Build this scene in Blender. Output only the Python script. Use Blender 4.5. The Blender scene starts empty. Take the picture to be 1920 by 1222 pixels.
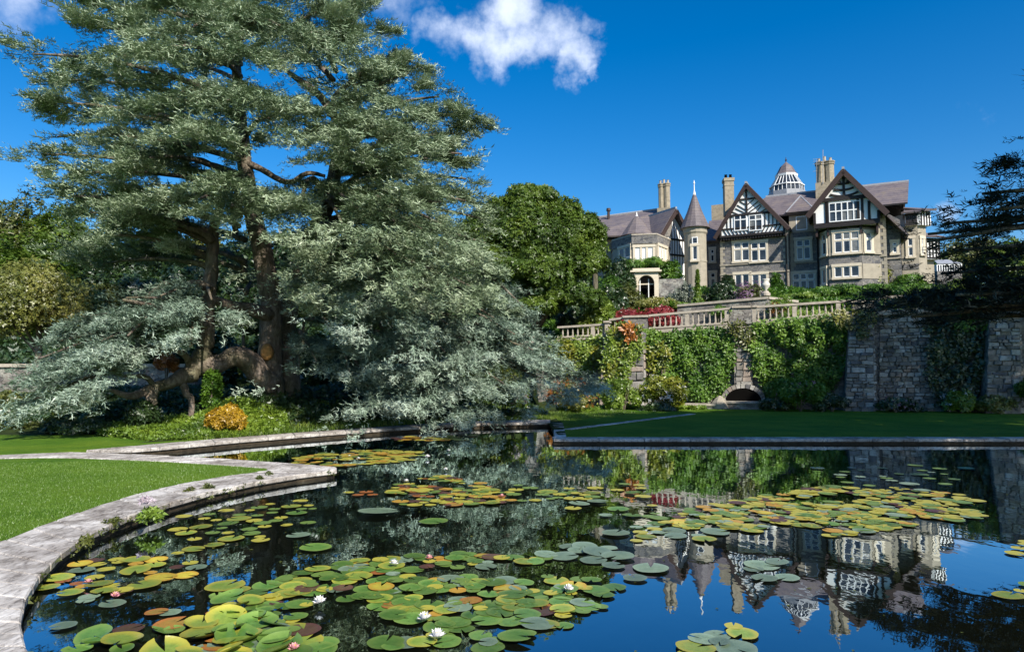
import bpy, math, random
import numpy as np
from mathutils import Vector
C = bpy.context.scene.collection
R = math.radians
rng = np.random.default_rng(7)
random.seed(7)
sc = bpy.context.scene

# ------------------------------------------------------------------ camera
F = 1280.0; PITCH = math.atan(89.0 / F); CAMZ = 1.7
cam = bpy.data.cameras.new('camera'); co = bpy.data.objects.new('camera', cam); C.objects.link(co)
co.location = (0, 0, CAMZ); co.rotation_euler = (math.pi / 2 + PITCH, 0, 0)
cam.sensor_width = 36; cam.lens = 24; cam.clip_end = 3000; cam.clip_start = 0.1
sc.camera = co

# ------------------------------------------------------------------ light
SUN_EL = R(38); SUN_AZ = R(28)      # sun behind the camera, to its right
sv = Vector((math.sin(SUN_AZ) * math.cos(SUN_EL), -math.cos(SUN_AZ) * math.cos(SUN_EL), math.sin(SUN_EL)))
sl = bpy.data.lights.new('sun', 'SUN'); so = bpy.data.objects.new('sun', sl); C.objects.link(so)
sl.energy = 4.8; sl.angle = R(0.5); sl.color = (1.0, 0.94, 0.84)
so.rotation_euler = sv.to_track_quat('Z', 'Y').to_euler()
w = bpy.data.worlds.new('World'); sc.world = w; w.use_nodes = True
nt = w.node_tree; nt.nodes.clear()
def N(tree, typ, **kw):
    n = tree.nodes.new(typ)
    for k, v in kw.items():
        if k.startswith('i_'): n.inputs[k[2:].replace('_', ' ')].default_value = v
        else: setattr(n, k, v)
    return n
wo = N(nt, 'ShaderNodeOutputWorld'); bg = N(nt, 'ShaderNodeBackground')
sky = N(nt, 'ShaderNodeTexSky'); sky.sky_type = 'NISHITA'; sky.sun_disc = False
sky.sun_elevation = SUN_EL; sky.sun_rotation = math.atan2(sv.x, sv.y)
sky.altitude = 300; sky.air_density = 1.15; sky.dust_density = 0.9; sky.ozone_density = 5.0
hs = N(nt, 'ShaderNodeHueSaturation'); hs.inputs['Saturation'].default_value = 1.4; hs.inputs['Value'].default_value = 1.0
hs.inputs['Hue'].default_value = .504
nt.links.new(sky.outputs[0], hs.inputs['Color'])
bg.inputs['Strength'].default_value = 0.11
# clouds: soft patches fixed at their place in the sky
tc = N(nt, 'ShaderNodeTexCoord')
def pixdir(px, py):
    f = Vector((0, math.cos(PITCH), math.sin(PITCH))); u = Vector((0, -math.sin(PITCH), math.cos(PITCH)))
    d = f + Vector((1, 0, 0)) * ((px - 960) / F) + u * ((611 - py) / F)
    return d.normalized()
def math_n(op, a, b=None):
    n = N(nt, 'ShaderNodeMath', operation=op)
    for i, x in enumerate((a, b)):
        if x is None: continue
        if isinstance(x, (int, float)): n.inputs[i].default_value = x
        else: nt.links.new(x, n.inputs[i])
    return n.outputs[0]
nz = N(nt, 'ShaderNodeTexNoise'); nz.inputs['Scale'].default_value = 9; nz.inputs['Detail'].default_value = 9; nz.inputs['Roughness'].default_value = 0.58
nt.links.new(tc.outputs['Generated'], nz.inputs['Vector'])
nz2 = N(nt, 'ShaderNodeTexNoise'); nz2.inputs['Scale'].default_value = 34; nz2.inputs['Detail'].default_value = 9; nz2.inputs['Roughness'].default_value = .65
nt.links.new(tc.outputs['Generated'], nz2.inputs['Vector'])
wn = N(nt, 'ShaderNodeTexNoise'); wn.inputs['Scale'].default_value = 13; wn.inputs['Detail'].default_value = 5; wn.inputs['Roughness'].default_value = .6; nt.links.new(tc.outputs['Generated'], wn.inputs['Vector'])
wv_ = N(nt, 'ShaderNodeVectorMath', operation='MULTIPLY_ADD'); wv_.inputs[1].default_value = (.11, .11, .11); nt.links.new(wn.outputs['Color'], wv_.inputs[0])
ws0 = N(nt, 'ShaderNodeVectorMath', operation='ADD'); ws0.inputs[1].default_value = (-.055, -.055, -.055); nt.links.new(tc.outputs['Generated'], ws0.inputs[0]); nt.links.new(ws0.outputs[0], wv_.inputs[2])
dens = None
for (px, py, rad, amp) in [(840, 70, .05, .85), (890, 85, .05, 1.0), (940, 80, .05, 1.0), (990, 70, .06, 1.1), (1040, 55, .065, 1.15), (1065, 105, .05, 1.1), (1105, 45, .035, .8), (1098, 145, .022, .95), (800, 50, .035, .7), (980, 15, .06, 1.0), (1060, 10, .05, .8), (920, 115, .03, .6),
                           (735, 5, .07, .68), (50, 20, .09, .7), (110, 45, .05, .6), (1790, 385, .03, .8), (640, 0, .06, .55),
                           (905, 155, .03, .3), (1915, 240, .06, .62), (1915, 470, .06, .5), (1560, -700, .2, .7), (600, -900, .25, .6), (2900, 100, .2, .6), (-1000, 200, .2, .6)]:
    d = pixdir(px, py)
    vm = N(nt, 'ShaderNodeVectorMath', operation='DISTANCE'); nt.links.new(wv_.outputs[0], vm.inputs[0]); vm.inputs[1].default_value = d
    m = math_n('MULTIPLY', vm.outputs['Value'], 1.0 / rad)
    m = math_n('MULTIPLY', m, m); m = math_n('MULTIPLY', m, -1.0); m = math_n('EXPONENT', m); m = math_n('MULTIPLY', m, amp)
    dens = m if dens is None else math_n('MAXIMUM', dens, m)
a = math_n('MULTIPLY', nz.outputs['Fac'], 1.5); b2 = math_n('MULTIPLY', nz2.outputs['Fac'], .45)
a = math_n('ADD', a, b2); a = math_n('ADD', a, -1.32); a = math_n('ADD', a, dens)
mr = N(nt, 'ShaderNodeMapRange'); mr.interpolation_type = 'SMOOTHSTEP'
mr.inputs['From Min'].default_value = .12; mr.inputs['From Max'].default_value = .95; mr.inputs['To Max'].default_value = .93
nt.links.new(a, mr.inputs['Value'])
g = math_n('MULTIPLY', dens, 30); g = math_n('MINIMUM', g, 1.0); g = math_n('MULTIPLY', g, mr.outputs[0])
mx = N(nt, 'ShaderNodeMix', data_type='RGBA'); mx.inputs['B'].default_value = (6.6, 7.3, 8.8, 1)
nt.links.new(g, mx.inputs['Factor']); nt.links.new(hs.outputs[0], mx.inputs['A'])
nt.links.new(mx.outputs['Result'], bg.inputs['Color']); nt.links.new(bg.outputs[0], wo.inputs[0])
sc.view_settings.view_transform = 'Standard'; sc.view_settings.look = 'None'
sc.view_settings.exposure = 0.5; sc.view_settings.gamma = 1; sc.view_settings.use_curve_mapping = False
sc.cycles.max_bounces = 5; sc.cycles.diffuse_bounces = 2; sc.cycles.glossy_bounces = 3; sc.cycles.transmission_bounces = 2
sc.cycles.transparent_max_bounces = 4; sc.cycles.caustics_reflective = False; sc.cycles.caustics_refractive = False
sc.cycles.use_denoising = True

# ------------------------------------------------------------------ survey helpers: a sighting (pixel) and a distance give a point in the garden
def P(px, py, Y):
    d = pixdir(px, py); return Vector((0, 0, CAMZ)) + d * (Y / d.y)
def G(px, py, z):
    d = pixdir(px, py); return Vector((0, 0, CAMZ)) + d * ((z - CAMZ) / d.z)
def interp(x, xs, ys): return float(np.interp(x, xs, ys))

# ------------------------------------------------------------------ object helpers
class MB:
    def __init__(s): s.v = []; s.f = []
    def add(s, vs, fs):
        b = len(s.v); s.v += [tuple(p) for p in vs]; s.f += [tuple(b + i for i in f) for f in fs]; return s
    def hexa(s, p):   # 8 corners: bottom 4 (ccw), top 4
        return s.add(p, [(3, 2, 1, 0), (4, 5, 6, 7), (0, 1, 5, 4), (1, 2, 6, 5), (2, 3, 7, 6), (3, 0, 4, 7)])
    def box(s, x0, x1, y0, y1, z0, z1):
        return s.hexa([(x0, y0, z0), (x1, y0, z0), (x1, y1, z0), (x0, y1, z0), (x0, y0, z1), (x1, y0, z1), (x1, y1, z1), (x0, y1, z1)])
    def tube(s, pts, rad, n=8, cap=True, jit=0):
        pts = [Vector(p) for p in pts]; k = len(pts)
        if isinstance(rad, (int, float)): rad = [rad] * k
        rings = []; base = len(s.v)
        up = Vector((0.3, 0.2, 1))
        for i, p in enumerate(pts):
            t = (pts[min(i + 1, k - 1)] - pts[max(i - 1, 0)]).normalized()
            a = t.cross(up)
            if a.length < 1e-3: a = t.cross(Vector((1, 0, 0)))
            a.normalize(); b = t.cross(a)
            for j in range(n):
                an = 2 * math.pi * j / n; r = rad[i] * (1 + (random.uniform(-jit, jit) if jit else 0))
                s.v.append(tuple(p + a * (math.cos(an) * r) + b * (math.sin(an) * r)))
        for i in range(k - 1):
            for j in range(n):
                q = base + i * n; j2 = (j + 1) % n
                s.f.append((q + j, q + j2, q + n + j2, q + n + j))
        if cap: s.f.append(tuple(base + j for j in range(n))[::-1]); s.f.append(tuple(base + (k - 1) * n + j for j in range(n)))
        return s
    def lathe(s, prof, n=16, c=(0, 0, 0), cap=True):
        base = len(s.v); k = len(prof)
        for r, z in prof:
            for j in range(n):
                an = 2 * math.pi * (j + .5) / n; s.v.append((c[0] + r * math.cos(an), c[1] + r * math.sin(an), c[2] + z))
        for i in range(k - 1):
            for j in range(n):
                q = base + i * n; j2 = (j + 1) % n; s.f.append((q + j, q + j2, q + n + j2, q + n + j))
        if cap: s.f.append(tuple(base + j for j in range(n))[::-1]); s.f.append(tuple(base + (k - 1) * n + j for j in range(n)))
        return s
    def mesh(s, name, m, smooth=False):
        me = bpy.data.meshes.new(name); me.from_pydata(s.v, [], s.f); me.materials.append(m)
        if smooth: me.polygons.foreach_set('use_smooth', [True] * len(me.polygons))
        me.update(); return me
def link(name, me, parent=None, loc=None, label=None):
    o = bpy.data.objects.new(name, me); C.objects.link(o)
    if loc is not None: o.location = loc
    if parent is not None: o.parent = parent
    if label: o['label'] = label
    return o
def part(name, mb, m, parent, label=None, smooth=False, bevel=0):
    """mesh in world coordinates, stored relative to the thing it belongs to"""
    off = Vector((0, 0, 0)); q = parent
    while q is not None: off += q.location; q = q.parent
    if mb.v: mb.v = [(a - off.x, b - off.y, c - off.z) for a, b, c in mb.v]
    o = link(name, mb.mesh(name, m, smooth), parent, None, label)
    if bevel:
        md = o.modifiers.new('edge', 'BEVEL'); md.width = bevel; md.segments = 1; md.limit_method = 'ANGLE'
    return o
def thing(name, label, cat, loc=(0, 0, 0), group=None):
    o = bpy.data.objects.new(name, None); C.objects.link(o); o.location = loc
    o['label'] = label; o['category'] = cat
    if group: o['group'] = group
    return o
def tag(o, label, cat, group=None):
    o['label'] = label; o['category'] = cat
    if group: o['group'] = group
    return o
def struct(o, label=None, kind='structure', cat=None):
    o['kind'] = kind
    if label: o['label'] = label
    if cat: o['category'] = cat
    return o
def npmesh(name, verts, faces, m, rnd=None, smooth=False):
    me = bpy.data.meshes.new(name); verts = np.asarray(verts, np.float32); faces = np.asarray(faces, np.int32)
    nv = len(verts); nf, k = faces.shape
    me.vertices.add(nv); me.vertices.foreach_set('co', verts.ravel())
    me.loops.add(nf * k); me.loops.foreach_set('vertex_index', faces.ravel())
    me.polygons.add(nf); me.polygons.foreach_set('loop_start', np.arange(0, nf * k, k, dtype=np.int32))
    if smooth: me.polygons.foreach_set('use_smooth', np.ones(nf, bool))
    if rnd is not None:
        at = me.attributes.new('rnd', 'FLOAT', 'POINT'); at.data.foreach_set('value', np.asarray(rnd, np.float32))
    me.update(calc_edges=True); me.materials.append(m); return me
def frames(d, up):
    """orthonormal frames: x along d, z near up"""
    d = d / (np.linalg.norm(d, axis=1, keepdims=True) + 1e-9)
    y = np.cross(up, d); y /= (np.linalg.norm(y, axis=1, keepdims=True) + 1e-9)
    z = np.cross(d, y); return np.stack([d, y, z], axis=2)
def scatter(name, templates, pos, M, scale, m, rnd=None, parent=None, label=None):
    """many small leaves written out as one mesh"""
    V = []; Fc = []; Rn = []; base = 0; n = len(pos); which = rng.integers(0, len(templates), n)
    if rnd is None: rnd = rng.random(n)
    for t, (tv, tf) in enumerate(templates):
        ix = np.where(which == t)[0]
        if not len(ix): continue
        v = np.einsum('nij,kj->nki', M[ix], tv) * np.asarray(scale)[ix][:, None, None] + pos[ix][:, None, :]
        k = len(tv); V.append(v.reshape(-1, 3))
        f = tf[None] + (np.arange(len(ix)) * k)[:, None, None] + base
        Fc.append(f.reshape(-1, tf.shape[1])); base += len(ix) * k
        Rn.append(np.repeat(rnd[ix], k))
    V = np.concatenate(V); Fc = np.concatenate(Fc); Rn = np.concatenate(Rn)
    off = Vector((0, 0, 0)); q = parent
    while q is not None: off += q.location; q = q.parent
    V = V - np.array(off)
    return link(name, npmesh(name, V, Fc, m, Rn), parent, None, label)

# ------------------------------------------------------------------ materials
def mat(name, build):
    m = bpy.data.materials.new(name); m.use_nodes = True; t = m.node_tree; t.nodes.clear()
    out = N(t, 'ShaderNodeOutputMaterial'); build(t, out); return m
def noise(t, scale, detail=5, rough=.6, vec=None, dist=0):
    n = N(t, 'ShaderNodeTexNoise'); n.inputs['Scale'].default_value = scale; n.inputs['Detail'].default_value = detail
    n.inputs['Roughness'].default_value = rough; n.inputs['Distortion'].default_value = dist
    if vec is not None: t.links.new(vec, n.inputs['Vector'])
    return n
def ramp(t, fac, stops):
    r = N(t, 'ShaderNodeValToRGB'); e = r.color_ramp.elements
    while len(e) < len(stops): e.new(0.5)
    for i, (p, c) in enumerate(stops): e[i].position = p; e[i].color = (*c, 1)
    t.links.new(fac, r.inputs[0]); return r.outputs[0]
def pos_vec(t, sx=1, sy=1, sz=1, obj=True):
    g = N(t, 'ShaderNodeNewGeometry'); mp = N(t, 'ShaderNodeMapping'); mp.inputs['Scale'].default_value = (sx, sy, sz)
    t.links.new(g.outputs['Position'], mp.inputs['Vector']); return mp.outputs[0]
def principled(t, out, col=None, rough=.7, spec=.3, bump=None, bstr=.3, bdist=.02, metallic=0):
    p = N(t, 'ShaderNodeBsdfPrincipled'); p.inputs['Roughness'].default_value = rough; p.inputs['Specular IOR Level'].default_value = spec
    p.inputs['Metallic'].default_value = metallic
    if col is not None:
        if isinstance(col, tuple): p.inputs['Base Color'].default_value = (*col, 1)
        else: t.links.new(col, p.inputs['Base Color'])
    if bump is not None:
        b = N(t, 'ShaderNodeBump'); b.inputs['Strength'].default_value = bstr; b.inputs['Distance'].default_value = bdist
        t.links.new(bump, b.inputs['Height']); t.links.new(b.outputs[0], p.inputs['Normal'])
    t.links.new(p.outputs[0], out.inputs[0]); return p
def mixc(t, a, b, f, mode='MIX'):
    m = N(t, 'ShaderNodeMix', data_type='RGBA', blend_type=mode)
    for k, x in (('A', a), ('B', b)):
        if isinstance(x, tuple): m.inputs[k].default_value = (*x, 1)
        else: t.links.new(x, m.inputs[k])
    if isinstance(f, (int, float)): m.inputs['Factor'].default_value = f
    else: t.links.new(f, m.inputs['Factor'])
    return m.outputs['Result']
def leaf_mat(name, stops, trans=.3, gloss=.06, clump=1.0, rough=.45, cl_amt=.5):
    """leaf colours vary leaf by leaf and by clump"""
    def b(t, out):
        at = N(t, 'ShaderNodeAttribute'); at.attribute_name = 'rnd'
        n = noise(t, clump, 3, .5, pos_vec(t))
        m = N(t, 'ShaderNodeMath', operation='MULTIPLY_ADD'); m.inputs[1].default_value = 1 - cl_amt; t.links.new(at.outputs['Fac'], m.inputs[0])
        mm = N(t, 'ShaderNodeMapRange'); mm.inputs['From Min'].default_value = .3; mm.inputs['From Max'].default_value = .7; mm.inputs['To Max'].default_value = cl_amt
        t.links.new(n.outputs['Fac'], mm.inputs['Value']); t.links.new(mm.outputs[0], m.inputs[2])
        c = ramp(t, m.outputs[0], stops)
        d = N(t, 'ShaderNodeBsdfDiffuse'); t.links.new(c, d.inputs[0])
        tr = N(t, 'ShaderNodeBsdfTranslucent'); t.links.new(c, tr.inputs[0])
        s = N(t, 'ShaderNodeMixShader'); s.inputs[0].default_value = trans; t.links.new(d.outputs[0], s.inputs[1]); t.links.new(tr.outputs[0], s.inputs[2])
        gl = N(t, 'ShaderNodeBsdfGlossy'); gl.inputs['Roughness'].default_value = rough; gl.inputs[0].default_value = (1, 1, 1, 1)
        s2 = N(t, 'ShaderNodeMixShader'); s2.inputs[0].default_value = gloss; t.links.new(s.outputs[0], s2.inputs[1]); t.links.new(gl.outputs[0], s2.inputs[2])
        t.links.new(s2.outputs[0], out.inputs[0])
    return mat(name, b)
def plain(name, col, rough=.7, spec=.3, var=.25, scale=6, bstr=.25, bd=.01):
    def b(t, out):
        n = noise(t, scale, 6, .65, pos_vec(t))
        c = ramp(t, n.outputs['Fac'], [(.25, tuple(x * (1 - var) for x in col)), (.75, tuple(min(1, x * (1 + var)) for x in col))])
        principled(t, out, c, rough, spec, n.outputs['Fac'], bstr, bd)
    return mat(name, b)
def stone_mat(name, cols, scale=2.5, mortar=(.3, .28, .25), sx=1, sz=1.8, lich=None, msize=.05):
    def b(t, out):
        v = pos_vec(t, sx, sx, sz); vo = N(t, 'ShaderNodeTexVoronoi'); vo.inputs['Scale'].default_value = scale; vo.feature = 'F1'
        ve = N(t, 'ShaderNodeTexVoronoi'); ve.inputs['Scale'].default_value = scale; ve.feature = 'DISTANCE_TO_EDGE'
        nn = noise(t, 3, 3, .5, v); md = N(t, 'ShaderNodeVectorMath', operation='MULTIPLY_ADD'); md.inputs[1].default_value = (.25, .25, .25)
        t.links.new(nn.outputs['Color'], md.inputs[0]); t.links.new(v, md.inputs[2])
        t.links.new(md.outputs[0], vo.inputs['Vector']); t.links.new(md.outputs[0], ve.inputs['Vector'])
        sp = N(t, 'ShaderNodeSeparateColor'); t.links.new(vo.outputs['Color'], sp.inputs[0])
        c = ramp(t, sp.outputs[0], [(i / (len(cols) - 1), q) for i, q in enumerate(cols)])
        f = N(t, 'ShaderNodeMapRange'); f.inputs['From Max'].default_value = msize; t.links.new(ve.outputs['Distance'], f.inputs['Value'])
        c = mixc(t, mortar, c, f.outputs[0])
        n2 = noise(t, 7, 7, .7, pos_vec(t)); g = ramp(t, n2.outputs['Fac'], [(.3, (.5, .5, .5)), (.7, (1.3, 1.3, 1.3))])
        c = mixc(t, c, g, .8, 'MULTIPLY')
        if lich:
            n3 = noise(t, 1.6, 6, .7, pos_vec(t)); fl = N(t, 'ShaderNodeMapRange'); fl.inputs['From Min'].default_value = .52; fl.inputs['From Max'].default_value = .62
            t.links.new(n3.outputs['Fac'], fl.inputs['Value']); c = mixc(t, c, lich, fl.outputs[0])
        ad = N(t, 'ShaderNodeMath', operation='MULTIPLY_ADD'); ad.inputs[1].default_value = 1.2; t.links.new(f.outputs[0], ad.inputs[0]); t.links.new(n2.outputs['Fac'], ad.inputs[2])
        principled(t, out, c, .85, .2, ad.outputs[0], .6, .03)
    return mat(name, b)

M = {}
M['white'] = plain('white_paint', (.84, .84, .82), .5, .3, .06, 8, .05)
M['timber'] = plain('black_timber', (.022, .018, .017), .6, .3, .4, 9, .3)
M['barge'] = plain('dark_bargeboard', (.045, .028, .024), .6, .3, .3, 9, .2)
M['sandstone'] = plain('sandstone_ashlar', (.345, .305, .235), .85, .15, .2, 2.5, .25)
M['chimney'] = plain('chimney_stone', (.33, .28, .2), .85, .15, .35, 4, .5, .03)
M['coping'] = plain('weathered_coping', (.42, .37, .3), .85, .15, .3, 5, .4, .01)
M['lead'] = plain('lead_grey', (.3, .31, .33), .5, .4, .2, 6, .1)
M['dark'] = plain('shade_and_pot_black', (.006, .0055, .005), 1, 0, .2, 3, .1)  # niche and doorway shade put into a near-black colour; also pots and pool bed
M['rubble'] = stone_mat('grey_rubble', [(.10, .10, .105), (.2, .19, .185), (.14, .135, .13), (.27, .25, .22)], 2.6, (.33, .3, .25), 1, 1.6)
M['wall'] = stone_mat('terrace_rubble', [(.13, .125, .12), (.26, .24, .22), (.19, .17, .15), (.33, .3, .26)], 2.8, (.10, .09, .08), 1, 2.2, (.36, .35, .3))
def _slate(t, out):
    v = pos_vec(t, 1, 1, 1); n = noise(t, 1.2, 6, .7, v); n2 = noise(t, 9, 3, .6, pos_vec(t, 3, 3, 1))
    c = ramp(t, n.outputs['Fac'], [(.3, (.10, .085, .09)), (.5, (.155, .13, .135)), (.62, (.19, .155, .14)), (.75, (.16, .14, .09))])
    c = mixc(t, c, ramp(t, n2.outputs['Fac'], [(.3, (.6, .6, .6)), (.7, (1.25, 1.25, 1.25))]), .8, 'MULTIPLY')
    wv = N(t, 'ShaderNodeTexWave'); wv.bands_direction = 'Z'; wv.wave_profile = 'SAW'; wv.inputs['Scale'].default_value = 1.1; wv.inputs['Distortion'].default_value = .4
    t.links.new(v, wv.inputs['Vector']); c = mixc(t, c, ramp(t, wv.outputs['Fac'], [(.0, (.55, .55, .55)), (.25, (1, 1, 1)), (1, (1.12, 1.1, 1.08))]), .8, 'MULTIPLY')
    principled(t, out, c, .6, .35, wv.outputs['Fac'], .5, .04)
M['slate'] = mat('purple_slate', _slate)
def _glass(t, out):
    n = noise(t, .8, 3, .5, pos_vec(t)); c = ramp(t, n.outputs['Fac'], [(.35, (.012, .016, .022)), (.7, (.05, .06, .075))])
    principled(t, out, c, .04, .5, noise(t, 1.5, 2, .5, pos_vec(t)).outputs['Fac'], .05, .02)
M['glass'] = mat('window_glass', _glass)
M['glass_curtain'] = plain('curtained_glass', (.16, .16, .15), .12, .5, .5, 2.5, .02)
M['blind'] = plain('white_blind_behind_glass', (.7, .7, .66), .2, .5, .05, 3, .02)
def _bark(t, out):
    v = pos_vec(t, 1, 1, .35); n = noise(t, 7, 8, .75, v, .6); n2 = noise(t, 1.1, 4, .6, pos_vec(t))
    c = ramp(t, n.outputs['Fac'], [(.3, (.06, .045, .036)), (.5, (.19, .15, .12)), (.72, (.4, .33, .28))])
    c = mixc(t, c, ramp(t, n2.outputs['Fac'], [(.4, (1, 1, 1)), (.65, (.55, .7, .45))]), .7, 'MULTIPLY')
    principled(t, out, c, .9, .1, n.outputs['Fac'], .9, .06)
M['bark'] = mat('cedar_bark', _bark)
M['scar'] = plain('sawn_wood', (.5, .26, .09), .8, .2, .3, 8, .3)
def _kerb(t, out):
    v = pos_vec(t); n = noise(t, 2.2, 9, .7, v, .3); n2 = noise(t, 16, 6, .7, pos_vec(t, 1, .35, 1), .8); n3 = noise(t, .9, 5, .6, v)
    c = ramp(t, n.outputs['Fac'], [(.28, (.2, .175, .15)), (.42, (.46, .43, .39)), (.54, (.68, .655, .61)), (.7, (.84, .82, .77))])
    c = mixc(t, c, ramp(t, n2.outputs['Fac'], [(.34, (.22, .2, .19)), (.5, (.9, .88, .86)), (.7, (1.15, 1.15, 1.15))]), .85, 'MULTIPLY')
    c = mixc(t, c, ramp(t, n3.outputs['Fac'], [(.4, (.55, .52, .5)), (.55, (1, 1, 1))]), .7, 'MULTIPLY')
    at = N(t, 'ShaderNodeObjectInfo'); c = mixc(t, c, ramp(t, at.outputs['Random'], [(0, (.62, .58, .55)), (.5, (.9, .87, .85)), (1, (1.08, 1.06, 1.04))]), .6, 'MULTIPLY')
    ad = N(t, 'ShaderNodeMath', operation='ADD'); t.links.new(n.outputs['Fac'], ad.inputs[0]); t.links.new(n2.outputs['Fac'], ad.inputs[1])
    principled(t, out, c, .85, .2, ad.outputs[0], .7, .02)
M['kerb'] = mat('weathered_kerb_stone', _kerb)
def _riser(t, out):
    n = noise(t, 6, 7, .7, pos_vec(t, 1, 1, 2.5)); c = ramp(t, n.outputs['Fac'], [(.3, (.015, .012, .008)), (.6, (.06, .045, .028)), (.8, (.15, .13, .09))])
    principled(t, out, c, .8, .2, n.outputs['Fac'], .8, .03)
M['riser'] = mat('damp_pool_side', _riser)
def _lawn(t, out):
    n = noise(t, .7, 4, .6, pos_vec(t)); n2 = noise(t, 55, 5, .8, pos_vec(t)); n3 = noise(t, 5, 4, .6, pos_vec(t))
    c = ramp(t, n.outputs['Fac'], [(.3, (.075, .165, .014)), (.7, (.12, .22, .022))])
    c = mixc(t, c, ramp(t, n2.outputs['Fac'], [(.3, (.45, .5, .4)), (.65, (1.3, 1.25, 1.2))]), .75, 'MULTIPLY')
    c = mixc(t, c, ramp(t, n3.outputs['Fac'], [(.35, (.75, .8, .7)), (.65, (1.15, 1.1, 1.1))]), .7, 'MULTIPLY')
    n4 = noise(t, .35, 3, .5, pos_vec(t, 1, 1, 1)); c = mixc(t, c, ramp(t, n4.outputs['Fac'], [(.4, (.85, .92, .9)), (.6, (1.25, 1.08, 1.0))]), .8, 'MULTIPLY')
    principled(t, out, c, .9, .1, n2.outputs['Fac'], .8, .03)
M['lawn'] = mat('mown_lawn', _lawn)
def _soil(t, out):
    n = noise(t, .25, 5, .6, pos_vec(t)); n2 = noise(t, 9, 6, .7, pos_vec(t))
    c = ramp(t, n.outputs['Fac'], [(.4, (.035, .05, .015)), (.6, (.05, .075, .02))])
    c = mixc(t, c, ramp(t, n2.outputs['Fac'], [(.35, (.4, .4, .4)), (.65, (1.2, 1.2, 1.1))]), .8, 'MULTIPLY')
    principled(t, out, c, .95, .1, n2.outputs['Fac'], .8, .1)
M['soil'] = mat('garden_earth', _soil)
def _water(t, out):
    fr = N(t, 'ShaderNodeFresnel'); fr.inputs['IOR'].default_value = 2.0
    v = pos_vec(t, 1, .6, 1); n = noise(t, 3.2, 3, .5, v); n2 = noise(t, .6, 2, .5, v)
    ad = N(t, 'ShaderNodeMath', operation='MULTIPLY_ADD'); ad.inputs[1].default_value = 1.6; t.links.new(n2.outputs['Fac'], ad.inputs[0]); t.links.new(n.outputs['Fac'], ad.inputs[2])
    b = N(t, 'ShaderNodeBump'); b.inputs['Strength'].default_value = .035; b.inputs['Distance'].default_value = .05; t.links.new(ad.outputs[0], b.inputs['Height'])
    d = N(t, 'ShaderNodeBsdfDiffuse'); d.inputs[0].default_value = (.006, .007, .004, 1)
    gl = N(t, 'ShaderNodeBsdfGlossy'); gl.inputs['Roughness'].default_value = .012; gl.inputs[0].default_value = (.84, .94, 1, 1)
    t.links.new(b.outputs[0], gl.inputs['Normal'])
    mp = N(t, 'ShaderNodeMapRange'); mp.inputs['To Min'].default_value = .0; mp.inputs['To Max'].default_value = 1.85; t.links.new(fr.outputs[0], mp.inputs['Value'])
    s = N(t, 'ShaderNodeMixShader'); t.links.new(mp.outputs[0], s.inputs[0]); t.links.new(d.outputs[0], s.inputs[1]); t.links.new(gl.outputs[0], s.inputs[2])
    t.links.new(s.outputs[0], out.inputs[0])
M['water'] = mat('dark_pond_water', _water)

M['needles'] = leaf_mat('blue_cedar_needles', [(.0, (.03, .05, .028)), (.35, (.16, .23, .16)), (.65, (.30, .39, .29)), (1, (.52, .61, .49))], .05, .05, .8, .5, .22)
M['needles_hi'] = leaf_mat('cedar_needles_green', [(.0, (.025, .04, .016)), (.35, (.13, .19, .09)), (.7, (.32, .40, .24)), (1, (.52, .59, .40))], .05, .05, .7, .5, .22)
M['needles_dk'] = leaf_mat('shade_dark_needles', [(.0, (.008, .018, .014)), (.6, (.022, .04, .03)), (1, (.045, .07, .055))], .08, .03, .8, .5, .4)  # very low albedo; the tree's shade is partly put into the needle colour
M['leaf_oak'] = leaf_mat('magnolia_leaves', [(.0, (.02, .045, .008)), (.45, (.08, .14, .016)), (.8, (.16, .23, .025)), (1, (.26, .31, .05))], .3, .03, .6)
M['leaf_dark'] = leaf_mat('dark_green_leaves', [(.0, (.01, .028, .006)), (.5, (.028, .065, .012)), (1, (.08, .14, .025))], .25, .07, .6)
M['leaf_ivy'] = leaf_mat('ivy_leaves', [(.0, (.015, .045, .008)), (.45, (.07, .16, .016)), (.8, (.16, .28, .03)), (1, (.27, .38, .06))], .25, .03, 1.2)
M['leaf_yel'] = leaf_mat('yellow_green_leaves', [(.0, (.05, .09, .01)), (.4, (.13, .18, .015)), (.8, (.3, .3, .02)), (1, (.42, .36, .03))], .3, .05, 1.5)
M['leaf_lime'] = leaf_mat('lime_leaves', [(.0, (.04, .09, .008)), (.5, (.17, .27, .025)), (1, (.33, .42, .05))], .3, .05, 1.2)
M['leaf_olive'] = leaf_mat('olive_leaves', [(.0, (.03, .045, .01)), (.5, (.09, .11, .018)), (1, (.2, .2, .035))], .25, .05, .5)
M['leaf_bronze'] = leaf_mat('bronze_leaves', [(.0, (.05, .07, .012)), (.4, (.16, .18, .03)), (.75, (.26, .25, .05)), (1, (.34, .24, .08))], .25, .05, .5)
M['leaf_orange'] = leaf_mat('orange_leaves', [(.0, (.2, .06, .015)), (.5, (.42, .15, .02)), (1, (.6, .25, .05))], .3, .05, 2)
M['leaf_amber'] = leaf_mat('amber_shrub_leaves', [(.0, (.22, .13, .01)), (.5, (.5, .3, .015)), (1, (.62, .44, .03))], .3, .05, 3)
M['leaf_red'] = leaf_mat('red_maple_leaves', [(.0, (.12, .012, .015)), (.5, (.3, .03, .035)), (1, (.5, .09, .07))], .3, .05, 1.5)
M['leaf_pink'] = leaf_mat('pale_pink_flowers', [(.0, (.35, .25, .3)), (1, (.8, .7, .72))], .3, .05, 2)
M['leaf_white'] = leaf_mat('white_flowers', [(.0, (.6, .6, .62)), (1, (.9, .88, .86))], .3, .05, 2)
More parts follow.
